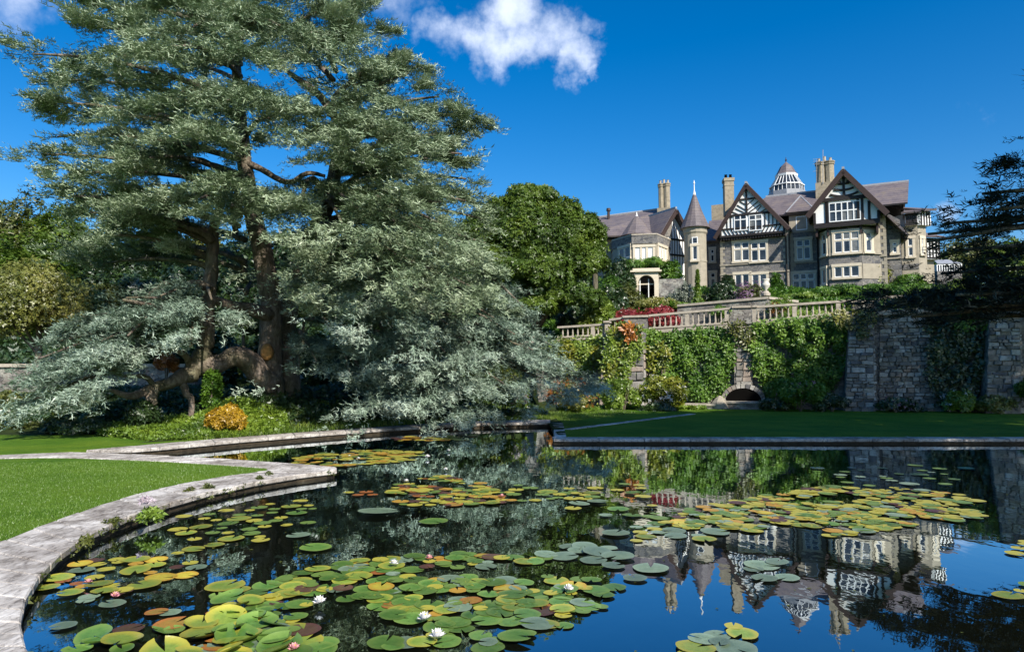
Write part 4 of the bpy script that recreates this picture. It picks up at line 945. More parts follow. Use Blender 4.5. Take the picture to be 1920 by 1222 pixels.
def chimney_sq(par, x0, x1, yt, yb, D, pots):
    c = P((x0 + x1) / 2, (yt + yb) / 2, D); k = c.y / F; wd = (x1 - x0) * k / 2; z1_ = P((x0 + x1) / 2, yt, D).z; z0_ = P((x0 + x1) / 2, yb, D).z; fr = Fr(c, PHI + .35)
    mb = MB(); wd *= .85; fr.box(mb, -wd, wd, z0_, z1_ - .3, -wd * 1.1, wd * 1.1); fr.box(mb, -wd * 1.15, wd * 1.15, z1_ - .298, z1_, -wd * 1.25, wd * 1.25); fr.box(mb, -wd * 1.08, wd * 1.08, z1_ - .75, z1_ - .65, -wd * 1.17, wd * 1.17)
    ch = part('chimney', mb, M['chimney'], par)
    for i in range(pots):
        cc = fr.pt(-wd * .5 + i * wd / max(1, pots - 1), 0, 0); _part('chimney_pot', MB().lathe([(.14, z1_ - .01), (.12, z1_ + .35), (.15, z1_ + .42)], 8, (cc.x, cc.y, 0)), M['dark'], ch)
chimney_sq(house, 1356, 1376, 336, 405, 64.5, 2)
chimney(house, 1532, 1562, 304, 352, 62.5, 2, pots=3)
for x, yt, w_ in ((1543, 281, .03), (1531, 300, .02)):
    p, q = P(x, yt, 62), P(x, 345, 62); part('aerial', MB().tube([q, p], w_, 5), M['lead'], house)
mb = MB()
for y in (299, 303, 308, 322): p = P(1524, y, 62); q = P(1538 if y != 322 else 1532, y - 2, 62); mb.tube([p, q], .015, 4)
part('aerial', mb, M['lead'], house)
mb = MB(); c = P(1349, 400, 70); Fr(c, PHI).box(mb, -.7, .7, 10, P(1349, 386, 70).z, -.6, .6); part('chimney', mb, M['chimney'], house)
# ---------- turret
tc_ = P(1304, 480, 62.5); k = tc_.y / F; tz = lambda y: P(1304, y, tc_.y).z
tur = house
part('turret', MB().lathe([(20.5 * k, 6), (20.5 * k, tz(441)), (22.5 * k, tz(438)), (22.5 * k, tz(426))], 16, (tc_.x, tc_.y, 0)), M['sandstone'], tur)
part('turret_roof', MB().lathe([(28 * k, tz(429)), (27 * k, tz(427)), (14 * k, tz(397)), (3 * k, tz(366)), (1.5 * k, tz(362))], 16, (tc_.x, tc_.y, 0)), M['slate'], tur)
part('finial', MB().lathe([(3 * k, tz(366)), (2 * k, tz(361)), (1 * k, tz(357)), (.7 * k, tz(346)), (1.6 * k, tz(344)), (.3 * k, tz(338))], 8, (tc_.x, tc_.y, 0)), M['white'], tur)
fT = Fr(tc_ + Vector((-.36, -.93, 0)) * (20.5 * k * .985), R(-21)); window(house, fT, 1299, 1307, 462, 487, .05, 1, stone=True); window(house, fT, 1299, 1307, 446, 456, .05, 1, stone=False)
mb = MB(); z_ = tz(470); MB
part('turret_band', MB().lathe([(21.3 * k, tz(493)), (21.3 * k, tz(490))], 16, (tc_.x, tc_.y, 0)), M['sandstone'], tur)

# ================================================================== LEFT WING
A_, B_, C_, D_ = P(1149, 470, 64.5), P(1185, 470, 61.8), P(1231, 470, 61.4), P(1256, 470, 64.0)
wz = lambda y: P(1205, y, 61.6).z
bk1, bk2 = P(1260, 470, 72), P(1140, 470, 72)
part('bay', prism(MB(), [A_, B_, C_, D_, bk1, bk2], 6, wz(457)), M['sandstone'], wing)
def out(pts, k_): c = sum(pts, Vector()) / len(pts); return [c + (p - c) * k_ for p in pts]
o1 = out([A_, B_, C_, D_, bk1, bk2], 1.02); part('parapet', prism(MB(), o1, wz(456.9), wz(441)), M['rubble'], wing)
part('coping', prism(MB(), out([A_, B_, C_, D_, bk1, bk2], 1.032), wz(441) + .001, wz(438.5)), M['coping'], wing)
part('string_course', prism(MB(), out([A_, B_, C_, D_, bk1, bk2], 1.015), wz(493), wz(490)), M['coping'], wing)
fA, fB, fC = frame2(A_, B_), frame2(B_, C_), frame2(C_, D_)
window(wing, fB, 1191, 1224, 464, 487, 0, 3, blind=True, bar=.2); window(wing, fA, 1162, 1181, 465, 484, 0, 2, bar=.15)
window(wing, fC, 1234, 1249, 464, 486, 0, 3, blind=True, bar=.12)
rp = [P(1100, 414, 72), P(1245, 394.5, 69)]; ev = [P(1100, 446, 65.5), P(1238, 441, 65)]
slope(wing, ev[0], ev[1], rp[1], rp[0]); slope(wing, ev[1] + Vector((3, 12, 0)), ev[0] + Vector((3, 12, 0)), rp[0], rp[1])
part('ridge_tile', MB().tube([rp[0] + Vector((0, 0, .2)), rp[1] + Vector((0, 0, .2))], .12, 6), M['lead'], wing)
part('wall', prism(MB(), [P(1095, 470, 67), P(1150, 470, 66.4), P(1150, 470, 74), P(1095, 470, 74)], 6, ev[0].z), M['sandstone'], wing)
ca = P(1194, 420, 64.3); kz = lambda y: P(1194, y, 63.5).z; kk = 64.3 / F
part('conical_roof', MB().lathe([(32 * kk, kz(440)), (20 * kk, kz(423)), (9 * kk, kz(408)), (3 * kk, kz(402))], 12, (ca.x, ca.y, 0)), M['slate'], wing)
part('finial', MB().lathe([(4.5 * kk, kz(404)), (1.5 * kk, kz(400)), (.6 * kk, kz(394))], 8, (ca.x, ca.y, 0)), M['white'], wing)
# side gable
SG = Fr(P(1262, 450, 65), R(28)); hh = SG.hit
l, ap, r = hh(1231, 445), hh(1260, 396), hh(1288, 447)
part('gable_panel', SG.poly(MB(), [(hh(1256, 505)[0], 6), (hh(1284, 505)[0], 6), (hh(1284, 440)[0], hh(1284, 442)[1]), (ap[0], ap[1] - .2), (hh(1234, 440)[0], hh(1234, 442)[1]), (hh(1234, 440)[0], hh(1240, 452)[1]), (hh(1256, 450)[0], hh(1256, 452)[1])], -3, 0), M['white'], wing)
gable_roof(wing, SG, l, ap, (r[0], r[1]), -7, .6)
barge(wing, SG, [(l[0], l[1] - .1), (ap[0], ap[1] - .08), (r[0], r[1] - .1)], .601, .34)
part('stone_infill', SG.poly(MB(), [(hh(1245, 440)[0], hh(1245, 440)[1] - .2), (hh(1259, 440)[0], hh(1259, 440)[1] - .2), (hh(1259, 405)[0], hh(1259, 408)[1]), (hh(1246, 430)[0], hh(1246, 426)[1])], 0, .08), M['rubble'], wing)
for i in range(6):
    x = 1260 + i * 4.8; top = 404 + i * 8.2; T(wing, SG, (hh(x, 500)[0], hh(x, 512)[1]), (hh(x, 450)[0], hh(x, 448)[1] if 448 > top else hh(x, top)[1]), .075, 0, .03)
    if i < 5: T(wing, SG, (hh(x, 450)[0], hh(x, 447)[1]), (hh(x - 2, top + 4)[0], hh(x - 2, top + 6)[1]), .075, 0, .03)
for y in (449, 478): T(wing, SG, (hh(1257, y)[0], hh(1257, y - 1)[1]), (hh(1284, y)[0], hh(1284, y + 2)[1]), .16, 0, .07)
for i in range(3): T(wing, SG, (hh(1236 + i * 4, 440)[0], hh(1236, 441)[1]), (hh(1240 + i * 4, 432)[0], hh(1240, 430 - i * 2)[1]), .12, 0, .05)
chimney(wing, 1235, 1256, 345, 400, 67.5, 2, pots=3)
p, q = P(1141, 396, 70), P(1141, 412, 70); part('flue', MB().tube([q, p, p + Vector((0, 0, .02)), p + Vector((0, 0, .3))], [.14, .14, .24, .2], 8), M['barge'], wing)
# ---------- arched loggia
AR = Fr(P(1213, 530, 56), R(-10)); ah = AR.hit; l0, l1, r0_, r1_ = ah(1190, 540)[0], ah(1197, 540)[0], ah(1227, 540)[0], ah(1235, 540)[0]
zt, zs, zg, zl = ah(1213, 503)[1], ah(1213, 533)[1], 7, ah(1213, 510)[1]
lg = thing('arched_loggia', 'pale stone arched garden loggia with painted black inner shade wrapped in climbing green', 'loggia', tuple(AR.pt(0, 8, 0)))
mb = MB(); AR.box(mb, l0, l1, zg, zl, -.5, 0); AR.box(mb, r0_, r1_, zg, zl, -.5, 0)
cxa = (l1 + r0_) / 2; ra = (r0_ - l1) / 2; zarc = zl - .25 - ra; n = 14; pts_t = []
for i in range(n):
    a0_, a1_ = math.pi * i / n, math.pi * (i + 1) / n
    p, q = (cxa + ra * math.cos(a0_), zarc + ra * math.sin(a0_)), (cxa + ra * math.cos(a1_), zarc + ra * math.sin(a1_))
    AR.poly(mb, [q, p, (p[0], zl), (q[0], zl)], -.5, 0)
part('arch', mb, M['cream'], lg); mb = MB(); AR.box(mb, l0 - .35, r1_ + .25, zl + .001, zl + .14, -.7, .22); AR.box(mb, l0 - .15, r1_ + .1, zl + .141, zt, -.6, .1); part('entablature', mb, M['cream'], lg)
mb = MB(); AR.box(mb, l1 - .3, r0_ + .3, zg, zt, -2.2, -2.0); part('doorway_shade', mb, M['dark'], lg)  # black panel; the loggia's inner shade is put into its colour
for f_ in (.08, .62): mb = MB(); a = l1 + (r0_ - l1) * f_; AR.box(mb, a, a + .07, zg, zarc + ra * .6, -.45, -.38); part('door_post', mb, M['white'], lg)
mb = MB(); a = l1; AR.box(mb, l1, r0_, zarc - .1, zarc, -.44, -.39); part('door_rail', mb, M['cream'], lg)
mb = MB(); AR.box(mb, l0 - 2.6, l0 - .001, zg, zl - .4, -.4, -.1); part('garden_wall', mb, M['wall'], lg); mb = MB(); AR.box(mb, r1_ + .001, r1_ + 2, zg, zl - .6, -.4, -.1); part('garden_wall', mb, M['wall'], lg)
# ---------- glasshouse at the far right
GH = Fr(P(1780, 500, 84), R(-6)); t = thing('conservatory', 'small pale glasshouse beyond the right end of the manor house', 'conservatory', tuple(P(1780, 508, 84)))
g0, g1 = GH.hit(1757, 500)[0], GH.hit(1803, 500)[0]; zb, zm, zt = GH.hit(1780, 508)[1], GH.hit(1780, 495)[1], GH.hit(1780, 483)[1]
mb = MB(); GH.box(mb, g0, g1, 6, zb, -4, 0); part('plinth', mb, M['rubble'], t)
mb = MB(); GH.box(mb, g0 + .05, g1 - .05, zb + .001, zm, -3.9, -.05); part('glazing', mb, M['glass'], t)
slope(t, GH.pt(g0, zm, .1), GH.pt(g1, zm, .1), GH.pt(g1 - .6, zt, -2), GH.pt(g0 + .6, zt, -2), .08, 'roof', 'lead')
mb = MB()
for i in range(11):
    a = g0 + (g1 - g0) * i / 10; GH.box(mb, a - .05, a + .05, zb, zm, -.04, .04)
GH.box(mb, g0, g1, zm - .12, zm - .001, -.039, .039); part('glazing_bars', mb, M['white'], t)

# ================================================================== TREES
UP = np.array([0., 0, 1])
def spray_template(seed, n=2, w=.17, tl=.5):
    r = np.random.default_rng(seed); V = []; Fc = []
    def tri(a, b, c): k = len(V); V.extend([a, b, c]); Fc.append((k, k + 1, k + 2))
    tri((0, -.05, 0), (.35, .09, .03), (1, 0, -.08))
    for i in range(n):
        x = .05 + .6 * i / max(1, n - 1)
        for s in (-1, 1):
            ang = s * r.uniform(.5, 1.15); L = tl * r.uniform(.7, 1.3); up = r.uniform(-.1, .7)
            d = np.array([math.cos(ang), math.sin(ang), up]); d /= np.linalg.norm(d)
            p = np.array([x, 0, -.05 * x]); side = np.array([-d[1], d[0], r.uniform(-.6, .6)]) * w * .5
            tri(tuple(p - side * .4), tuple(p + d * L * .4 + side), tuple(p + d * L))
    return np.array(V, float), np.array(Fc)
SPR = [spray_template(i) for i in range(6)]
def leaf_template(L=1, w=.5, fold=.12):
    return (np.array([[0, 0, 0], [.45 * L, -w / 2, fold], [L, 0, -.05], [.45 * L, w / 2, fold]], float), np.array([[0, 1, 2], [0, 2, 3]]))
LEAF = [leaf_template(), leaf_template(1, .65, .05)]
def clumpT(seed, n=4):
    r = np.random.default_rng(seed); V = []; Fc = []
    for i in range(n):
        a = 2 * math.pi * i / n + r.uniform(-.4, .4); t = r.uniform(-.2, .5); L = r.uniform(.7, 1); w = .22
        d = np.array([math.cos(a) * math.cos(t), math.sin(a) * math.cos(t), math.sin(t)]); s = np.array([-math.sin(a), math.cos(a), r.uniform(-.4, .4)]) * w
        k = len(V); V += [tuple(d * .1 * L - s * .9), tuple(d * L), tuple(d * .35 * L + s * 1.3)]; Fc += [(k, k + 1, k + 2)]
    return np.array(V, float), np.array(Fc)
CLUMP = [clumpT(i) for i in range(4)]

class Foliage:
    def __init__(s): s.p = []; s.d = []; s.sc = []; s.r = []
    def add(s, p, d, sc, r): s.p.append(p); s.d.append(d); s.sc.append(sc); s.r.append(r)
    def build(s, name, m, parent, gaps=(), tilt=.35, label=None, tmpl=None, tiers=0):
        p = np.concatenate(s.p); d = np.concatenate(s.d); sc_ = np.concatenate(s.sc); r = np.concatenate(s.r)
        keep = np.ones(len(p), bool)
        if tiers:      # foliage held in shelves with open air between them
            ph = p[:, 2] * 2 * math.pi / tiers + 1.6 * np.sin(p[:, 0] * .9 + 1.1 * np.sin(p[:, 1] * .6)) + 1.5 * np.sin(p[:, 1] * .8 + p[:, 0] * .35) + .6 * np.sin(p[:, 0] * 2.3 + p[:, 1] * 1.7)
            b_ = np.sin(ph); keep &= rng.random(len(p)) < np.clip(.62 + .75 * b_, .13, 1); r = np.clip(r + .16 * b_ - .05, 0, 1)  # sprays between the shelves also get a darker colour, as painted shade
        for (px, py, rx_, ry_) in gaps:      # natural windows in the crown where no spray grows
            x = p[:, 0]; y = p[:, 1]; z = p[:, 2] - CAMZ; cp, sp = math.cos(PITCH), math.sin(PITCH)
            dep = y * cp + z * sp; u = x / dep * F + 960; v = 611 - (-y * sp + z * cp) / dep * F
            e = ((u - px) / rx_) ** 2 + ((v - py) / ry_) ** 2; keep &= e > rng.uniform(.55, 1.25, len(p))
        p, d, sc_, r = p[keep], d[keep], sc_[keep], r[keep]
        upv = UP + rng.normal(0, tilt, (len(p), 3))
        return scatter(name, tmpl or SPR, p, frames(d, upv), sc_, m, r, parent, label)
def cedar_branch(fo, root, tip, width, n, size=.36, start=.3, arch=.6, droop=.25, seed=None, hang=.0, wood=None, layers=1, thick=.075):
    """a flat cedar bough: main axis root-tip, side twigs to both sides, sprays along the twigs"""
    root, tip = np.array(root, float), np.array(tip, float); ax = tip - root; L = np.linalg.norm(ax); axn = ax / L
    mid = (root + tip) / 2 + np.array([rng.normal(0, .04 * L), rng.normal(0, .04 * L), arch * L * .16])
    def curve(t): t = t[:, None]; return (1 - t) ** 2 * root + 2 * t * (1 - t) * mid + t * t * tip
    side = np.cross(axn, UP); side /= np.linalg.norm(side) + 1e-9
    K = max(6, int(L * 2.2)); tk = np.sort(rng.uniform(start, 1, K)); sg = rng.choice([-1, 1], K)
    wk = width * (np.sin(np.clip((tk - start) / (1 - start), 0, 1) * math.pi * .93 + .2) ** .7 * .8 + .18) * rng.uniform(.55, 1.2, K); zk = rng.normal(0, .09, K) + rng.choice([0, .0, .2], K) * layers
    nc = max(8, n // 13); kc = rng.integers(0, K, nc); uc = rng.beta(1.3, .9, nc); ic = rng.integers(0, nc, n)      # tufts: sprays fan out from shared points
    k = kc[ic]; u = uc[ic]
    base = curve(tk[k]); tang = (curve(np.clip(tk[k] + .02, 0, 1.02)) - base); tang /= np.linalg.norm(tang, axis=1, keepdims=True) + 1e-9
    sd = side[None] * sg[k][:, None] + tang * rng.uniform(.35, .75, K)[k][:, None]; sd /= np.linalg.norm(sd, axis=1, keepdims=True)
    dist = u * wk[k]
    p = base + sd * dist[:, None] + UP * (zk[k] - droop * dist ** 1.6 / max(width, .5) - hang * u * u)[:, None]
    cz = rng.normal(0, 1, (nc, 3)) * np.array([.16, .16, thick]); p += cz[ic] + rng.normal(0, 1, (n, 3)) * np.array([.09, .09, .05])
    fan = rng.normal(0, 1, (n, 3)) * np.array([.75, .75, .28])
    d = sd + tang * .4 + fan - UP * (droop * .4 + hang * .6 * u)[:, None] + UP * .08
    # tip cluster
    fo.add(p, d, size * rng.uniform(.6, 1.25, n), np.clip(.02 + .62 * u ** 1.3 + .36 * rng.random(n), 0, 1))  # inner sprays coloured darker for shade contrast, tips paler as new growth
    m = max(10, n // 9); t = rng.uniform(start * .8, 1.0, m); pb = curve(t) + rng.normal(0, .08, (m, 3)); fo.add(pb, np.tile(axn, (m, 1)) + rng.normal(0, .5, (m, 3)) * [1, 1, .4], size * rng.uniform(.6, 1.2, m), .3 * rng.random(m))
    if wood is not None:
        pts = curve(np.linspace(0, .9, 7)); r0 = wood; rad = [r0 * (1 - i / 6.8) ** .8 + .012 for i in range(7)]
        return MB().tube([tuple(q) for q in pts], rad, 6, jit=.08)
    return None
def limb(par, pts, rad, name='limb', n=10, jit=.07, label=None):
    pts = [Vector(p) for p in pts]; out_p = []; out_r = []
    for i in range(len(pts) - 1):      # Catmull-Rom
        p0, p1, p2, p3 = pts[max(i - 1, 0)], pts[i], pts[i + 1], pts[min(i + 2, len(pts) - 1)]
        for j in range(4):
            t = j / 4; out_p.append(.5 * ((2 * p1) + (p2 - p0) * t + (2 * p0 - 5 * p1 + 4 * p2 - p3) * t * t + (3 * p1 - p0 - 3 * p2 + p3) * t ** 3) + Vector((random.uniform(-.02, .02), random.uniform(-.02, .02), 0)))
            out_r.append(rad[i] + (rad[i + 1] - rad[i]) * t)
    out_p.append(pts[-1]); out_r.append(rad[-1])
    return part(name, MB().tube(out_p, out_r, n, jit=jit), M['bark'], par, label, smooth=True)

# ---------- the great blue cedar
CD = 21.5
cedar = thing('cedar_tree', 'huge old blue cedar with several crooked trunks and drooping silvery branches', 'tree', tuple(P(515, 752, CD)))
def c(px, py, D=CD): return P(px, py, D)
r_ = lambda w, D=CD: w / F * D / 2
limb(cedar, [c(508, 775), c(508, 740), c(505, 690), c(507, 630), c(508, 570), c(498, 500), c(478, 420, 21.8), c(462, 330, 22), c(452, 240, 22), c(444, 150, 22), c(436, 60, 22), c(430, -60, 22), c(426, -170, 22)],
     [r_(64), r_(52), r_(46), r_(42), r_(40), r_(38), r_(34), r_(30), r_(24), r_(19), r_(14), r_(9), r_(4)], 'trunk', 12)
limb(cedar, [c(548, 770, 22.2), c(540, 700, 22.2), c(536, 620, 22.4), c(548, 540, 22.6), c(580, 460, 22.8), c(616, 380, 23), c(630, 310, 23), c(640, 240, 23), c(645, 170, 23)],
     [r_(46), r_(42), r_(38), r_(36), r_(34), r_(32), r_(26), r_(18), r_(8)], 'trunk', 12)
limb(cedar, [c(512, 722, 21.3), c(488, 706, 21.0), c(468, 678, 20.7), c(440, 668, 20.4), c(410, 682, 20.1), c(382, 684, 19.9), c(362, 696, 19.8)],
     [r_(44), r_(42), r_(40), r_(34), r_(32), r_(36), r_(30)], 'limb', 12)
limb(cedar, [c(352, 706, 19.8), c(370, 680, 19.8), c(384, 648, 19.8), c(388, 600, 19.8), c(390, 560, 19.9), c(395, 520, 20), c(398, 470, 20.1), c(400, 430, 20.2), c(412, 390, 20.3), c(430, 330, 20.5)],
     [r_(26), r_(30), r_(30), r_(26), r_(24), r_(24), r_(21), r_(18), r_(13), r_(7)], 'trunk', 11)
limb(cedar, [c(366, 700, 19.8), c(340, 706, 19.5), c(318, 718, 19.2), c(290, 726, 18.9), c(262, 738, 18.6), c(240, 742, 18.3), c(205, 730, 18)], [r_(30), r_(27), r_(20), r_(17), r_(14), r_(11), r_(5)])
limb(cedar, [c(290, 724, 18.9), c(270, 706, 18.6), c(240, 705, 18.3), c(200, 698, 18)], [r_(10), r_(8), r_(6), r_(3)])
limb(cedar, [c(356, 690, 19.7), c(345, 664, 19.4), c(315, 652, 19), c(275, 655, 18.6), c(235, 675, 18.2), c(190, 680, 17.8), c(120, 696, 17.4), c(60, 690, 17.1)], [r_(13), r_(11), r_(11), r_(11), r_(10), r_(8), r_(6), r_(3)])
limb(cedar, [c(340, 710, 19.6), c(348, 735, 19.4), c(360, 752, 19.3), c(356, 790, 19.2)], [r_(14), r_(12), r_(10), r_(9)], 'prop_root')
limb(cedar, [c(290, 728, 18.9), c(284, 745, 18.8), c(292, 758, 18.7)], [r_(16), r_(18), r_(8)], 'burr')
limb(cedar, [c(386, 610, 19.7), c(350, 596, 19.3), c(310, 580, 18.8), c(270, 570, 18.3), c(230, 562, 17.8)], [r_(20), r_(13), r_(11), r_(9), r_(4)])
limb(cedar, [c(392, 545, 19.8), c(370, 530, 19.5), c(340, 535, 19.2), c(310, 530, 18.9), c(270, 560, 18.4)], [r_(18), r_(12), r_(10), r_(8), r_(4)])
limb(cedar, [c(398, 450, 20), c(380, 436, 19.7), c(350, 426, 19.4), c(320, 410, 19)], [r_(16), r_(12), r_(9), r_(4)])
limb(cedar, [c(505, 590, 21.3), c(470, 580, 20.8), c(430, 572, 20.3), c(400, 560, 20)], [r_(30), r_(24), r_(18), r_(12)])
limb(cedar, [c(455, 300, 22), c(490, 318, 21.8), c(540, 342, 21.6), c(575, 325, 21.4), c(610, 330, 21.6)], [r_(14), r_(12), r_(10), r_(9), r_(6)])
limb(cedar, [c(636, 230, 23), c(600, 180, 22.6), c(560, 150, 22.2), c(520, 120, 22)], [r_(20), r_(16), r_(12), r_(5)])
limb(cedar, [c(640, 250, 23), c(670, 190, 22.8), c(650, 130, 22.4), c(615, 110, 22)], [r_(12), r_(9), r_(7), r_(4)])
limb(cedar, [c(450, 330, 22), c(420, 322, 21.6), c(380, 300, 21.2), c(340, 296, 20.8)], [r_(12), r_(10), r_(8), r_(4)])
for (a_, b_) in (((640, 380), (690, 450)), ((640, 400), (665, 440)), ((640, 385), (720, 420)), ((650, 400), (650, 450))):
    limb(cedar, [c(a_[0], a_[1], 21.8), c((a_[0] + b_[0]) / 2 + 4, (a_[1] + b_[1]) / 2 - 6, 20.8), c(b_[0], b_[1], 19.8)], [r_(7), r_(5), r_(2)], 'dead_branch', 6)
q = c(500, 660, 21.0); part('cut_scar', MB().lathe([(.02, .1), (.12, .09), (.17, .04), (.2, -.1)], 12), M['scar'], None)
sco = bpy.data.objects['cut_scar']; sco.parent = cedar; sco.rotation_euler = (math.pi / 2, 0, .25); sco.scale = (1, 1.35, 1); sco.location = q - cedar.location
sco = None
fo = Foliage(); wood = MB()
def bough(root, tip, width, n, **k):
    global wood
    hi = k.pop('wd', .09)
    w_ = cedar_branch(fo, root, tip, width, n, wood=hi, **k)
    part('branch', w_, M['bark'], cedar, smooth=True)
# outline boughs (tip px, py, depth) (root px, py, depth)
TR = {0: lambda y: c(436 + (y - 60) * .1, y, 22), 1: lambda y: c(395, y, 20.2), 2: lambda y: c(632 if y < 380 else 600, y, 23)}
specs = [
 # left, upper crown
 ((175, 14, 21), (430, 60), 0, 2.6, 420), ((140, 48, 20), (435, 110), 0, 2.4, 380), ((15, 102, 20.5), (440, 190), 0, 2.6, 520), ((95, 150, 22.5), (442, 210), 0, 2.4, 420),
 ((75, 190, 20), (445, 250), 0, 2.4, 480), ((110, 215, 22), (445, 270), 0, 2.3, 380), ((50, 290, 20.3), (455, 340), 0, 2.3, 430), ((85, 330, 19.5), (455, 350), 0, 2.2, 400), ((70, 262, 22), (450, 300), 0, 2.2, 380),
 ((110, 368, 20), (400, 410), 1, 2.2, 420), ((110, 395, 22.5), (400, 440), 1, 2.3, 380), ((140, 400, 19), (398, 440), 1, 2.0, 380),
 ((120, 470, 23), (396, 480), 1, 2.6, 380), ((170, 500, 22), (395, 500), 1, 2.4, 340),
 # top
 ((300, 0, 20), (430, 60), 0, 2.6, 420), ((230, -40, 22), (430, 20), 0, 2.6, 380), ((560, -30, 21), (430, 40), 0, 2.8, 420), ((620, 10, 22), (440, 110), 0, 2.6, 420), ((420, -60, 19), (430, 30), 0, 2.6, 380), ((350, 20, 18.5), (430, 100), 0, 2.4, 400), ((500, 20, 19), (432, 90), 0, 2.4, 380), ((450, -120, 21), (428, -60), 0, 2.2, 240), ((300, -110, 22), (428, -60), 0, 2.2, 240), ((580, -90, 22), (428, -60), 0, 2.2, 240),
 # right
 ((708, 45, 21), (520, 120), 0, 2.4, 480), ((735, 105, 22), (640, 170), 2, 2.2, 420), ((680, 20, 23), (560, 110), 0, 2.4, 360), ((780, 135, 22.5), (640, 200), 2, 2.3, 420), ((840, 180, 21.5), (640, 230), 2, 2.3, 460), ((890, 218, 21.5), (640, 270), 2, 2.4, 560), ((890, 250, 23.5), (640, 300), 2, 2.4, 420),
 ((895, 292, 21), (640, 320), 2, 2.2, 480), ((905, 340, 22), (636, 350), 2, 2.4, 520), ((905, 385, 20.5), (630, 370), 2, 2.4, 480), ((935, 420, 22.5), (620, 390), 2, 2.4, 480), ((945, 470, 21.5), (610, 410), 2, 2.5, 560), ((950, 520, 22), (600, 430), 2, 2.5, 560), ((925, 560, 21), (600, 450), 2, 2.4, 520), ((960, 590, 22.5), (590, 470), 2, 2.4, 500),
]
for (tx, ty, td), (rx0, ry0), tr_, wdt, n in specs:
    rt = c(rx0, ry0, 22 if tr_ != 1 else 20.2) if tr_ != 2 else c(rx0, ry0, 23)
    bough(rt, c(tx, ty, td), wdt * .8, int(n * 6.0), start=.2, arch=random.uniform(.3, .9), droop=.22, size=.235)
# inner and forward boughs filling the crown
fill = [(200, 110, 17), (300, 90, 16.5), (250, 190, 16.5), (170, 250, 17.5), (330, 180, 16), (420, 200, 15.5), (330, 250, 16), (260, 300, 17), (180, 330, 17.5), (400, 250, 15.5), (500, 190, 15.5), (520, 240, 15.5), (600, 210, 16), (560, 70, 17), (620, 110, 17),
        (690, 190, 17), (700, 240, 16.5), (760, 260, 17), (820, 300, 17.5), (740, 310, 16.5), (680, 300, 16), (780, 350, 16.8), (850, 380, 18), (720, 380, 16), (640, 250, 16), (540, 60, 16), (460, 100, 16), (350, 60, 17),
        (440, 390, 16), (360, 380, 16.5), (280, 370, 17), (220, 400, 18), (520, 380, 16.3), (560, 410, 16.5), (430, 350, 15.8), (180, 440, 18.5), 
        (650, 440, 16.3), (700, 420, 15.9), (760, 430, 16.3), (820, 450, 17), (700, 480, 16), (770, 500, 16.4), (840, 520, 17), (880, 480, 18), (640, 500, 17), (720, 540, 17), (800, 560, 17.4), (900, 560, 18.5), (620, 540, 18), (860, 440, 17.5)]
for (tx, ty, td) in fill:
    ry0 = ty + random.uniform(10, 60)
    if tx < 560 and ty < 400: rt = c(448 + random.uniform(-8, 8), ry0, 22)
    elif tx < 420: rt = c(398, min(ry0, 500), 20.2)
    elif ty < 400: rt = c(630, ry0, 23)
    else: rt = c(600, max(340, ty - 60), 22.8)
    hang_ = .5 if ty > 380 and tx > 560 else .15
    bough(rt, c(tx, ty, td), random.uniform(1.7, 2.4), 2700, size=.2, start=.2, arch=random.uniform(.4, 1.1), droop=.25, hang=hang_)
back = [(250, 60, 27), (150, 150, 27), (250, 230, 28), (150, 300, 27), (350, 130, 28), (560, 120, 28), (680, 160, 28), (760, 230, 28), (830, 300, 27), (860, 380, 28), (250, 350, 27), (300, 420, 26), (200, 460, 27), (720, 400, 28), (800, 450, 28), (850, 540, 27), (700, 520, 27), (400, 40, 28), (330, 480, 25), (420, 470, 26), (560, 500, 26), (480, 520, 26), (350, 560, 26)]
for (tx, ty, td) in back:
    rt = c(460 if tx < 560 else 625, ty + 30, 22.5); bough(rt, c(tx, ty, td), 2.6, 620, size=.42, start=.15, arch=.5, droop=.2)
GAPS = [(430, 138, 40, 14), (548, 168, 22, 14), (490, 150, 18, 12), (600, 190, 22, 12), (505, 292, 48, 22), (585, 322, 55, 16), (395, 300, 28, 22), (325, 338, 30, 14), (185, 238, 30, 10), (120, 325, 22, 9), (868, 288, 26, 9), (690, 262, 18, 8), (270, 75, 16, 7), (210, 300, 16, 8), (560, 285, 22, 14), (770, 290, 16, 7), (455, 250, 16, 30), (620, 395, 22, 35), (505, 480, 40, 30), (396, 540, 34, 130), (440, 640, 90, 60), (510, 620, 50, 110)]
fo.build('crown', M['needles_hi'], cedar, GAPS, label='green layered upper foliage', tiers=1.15)
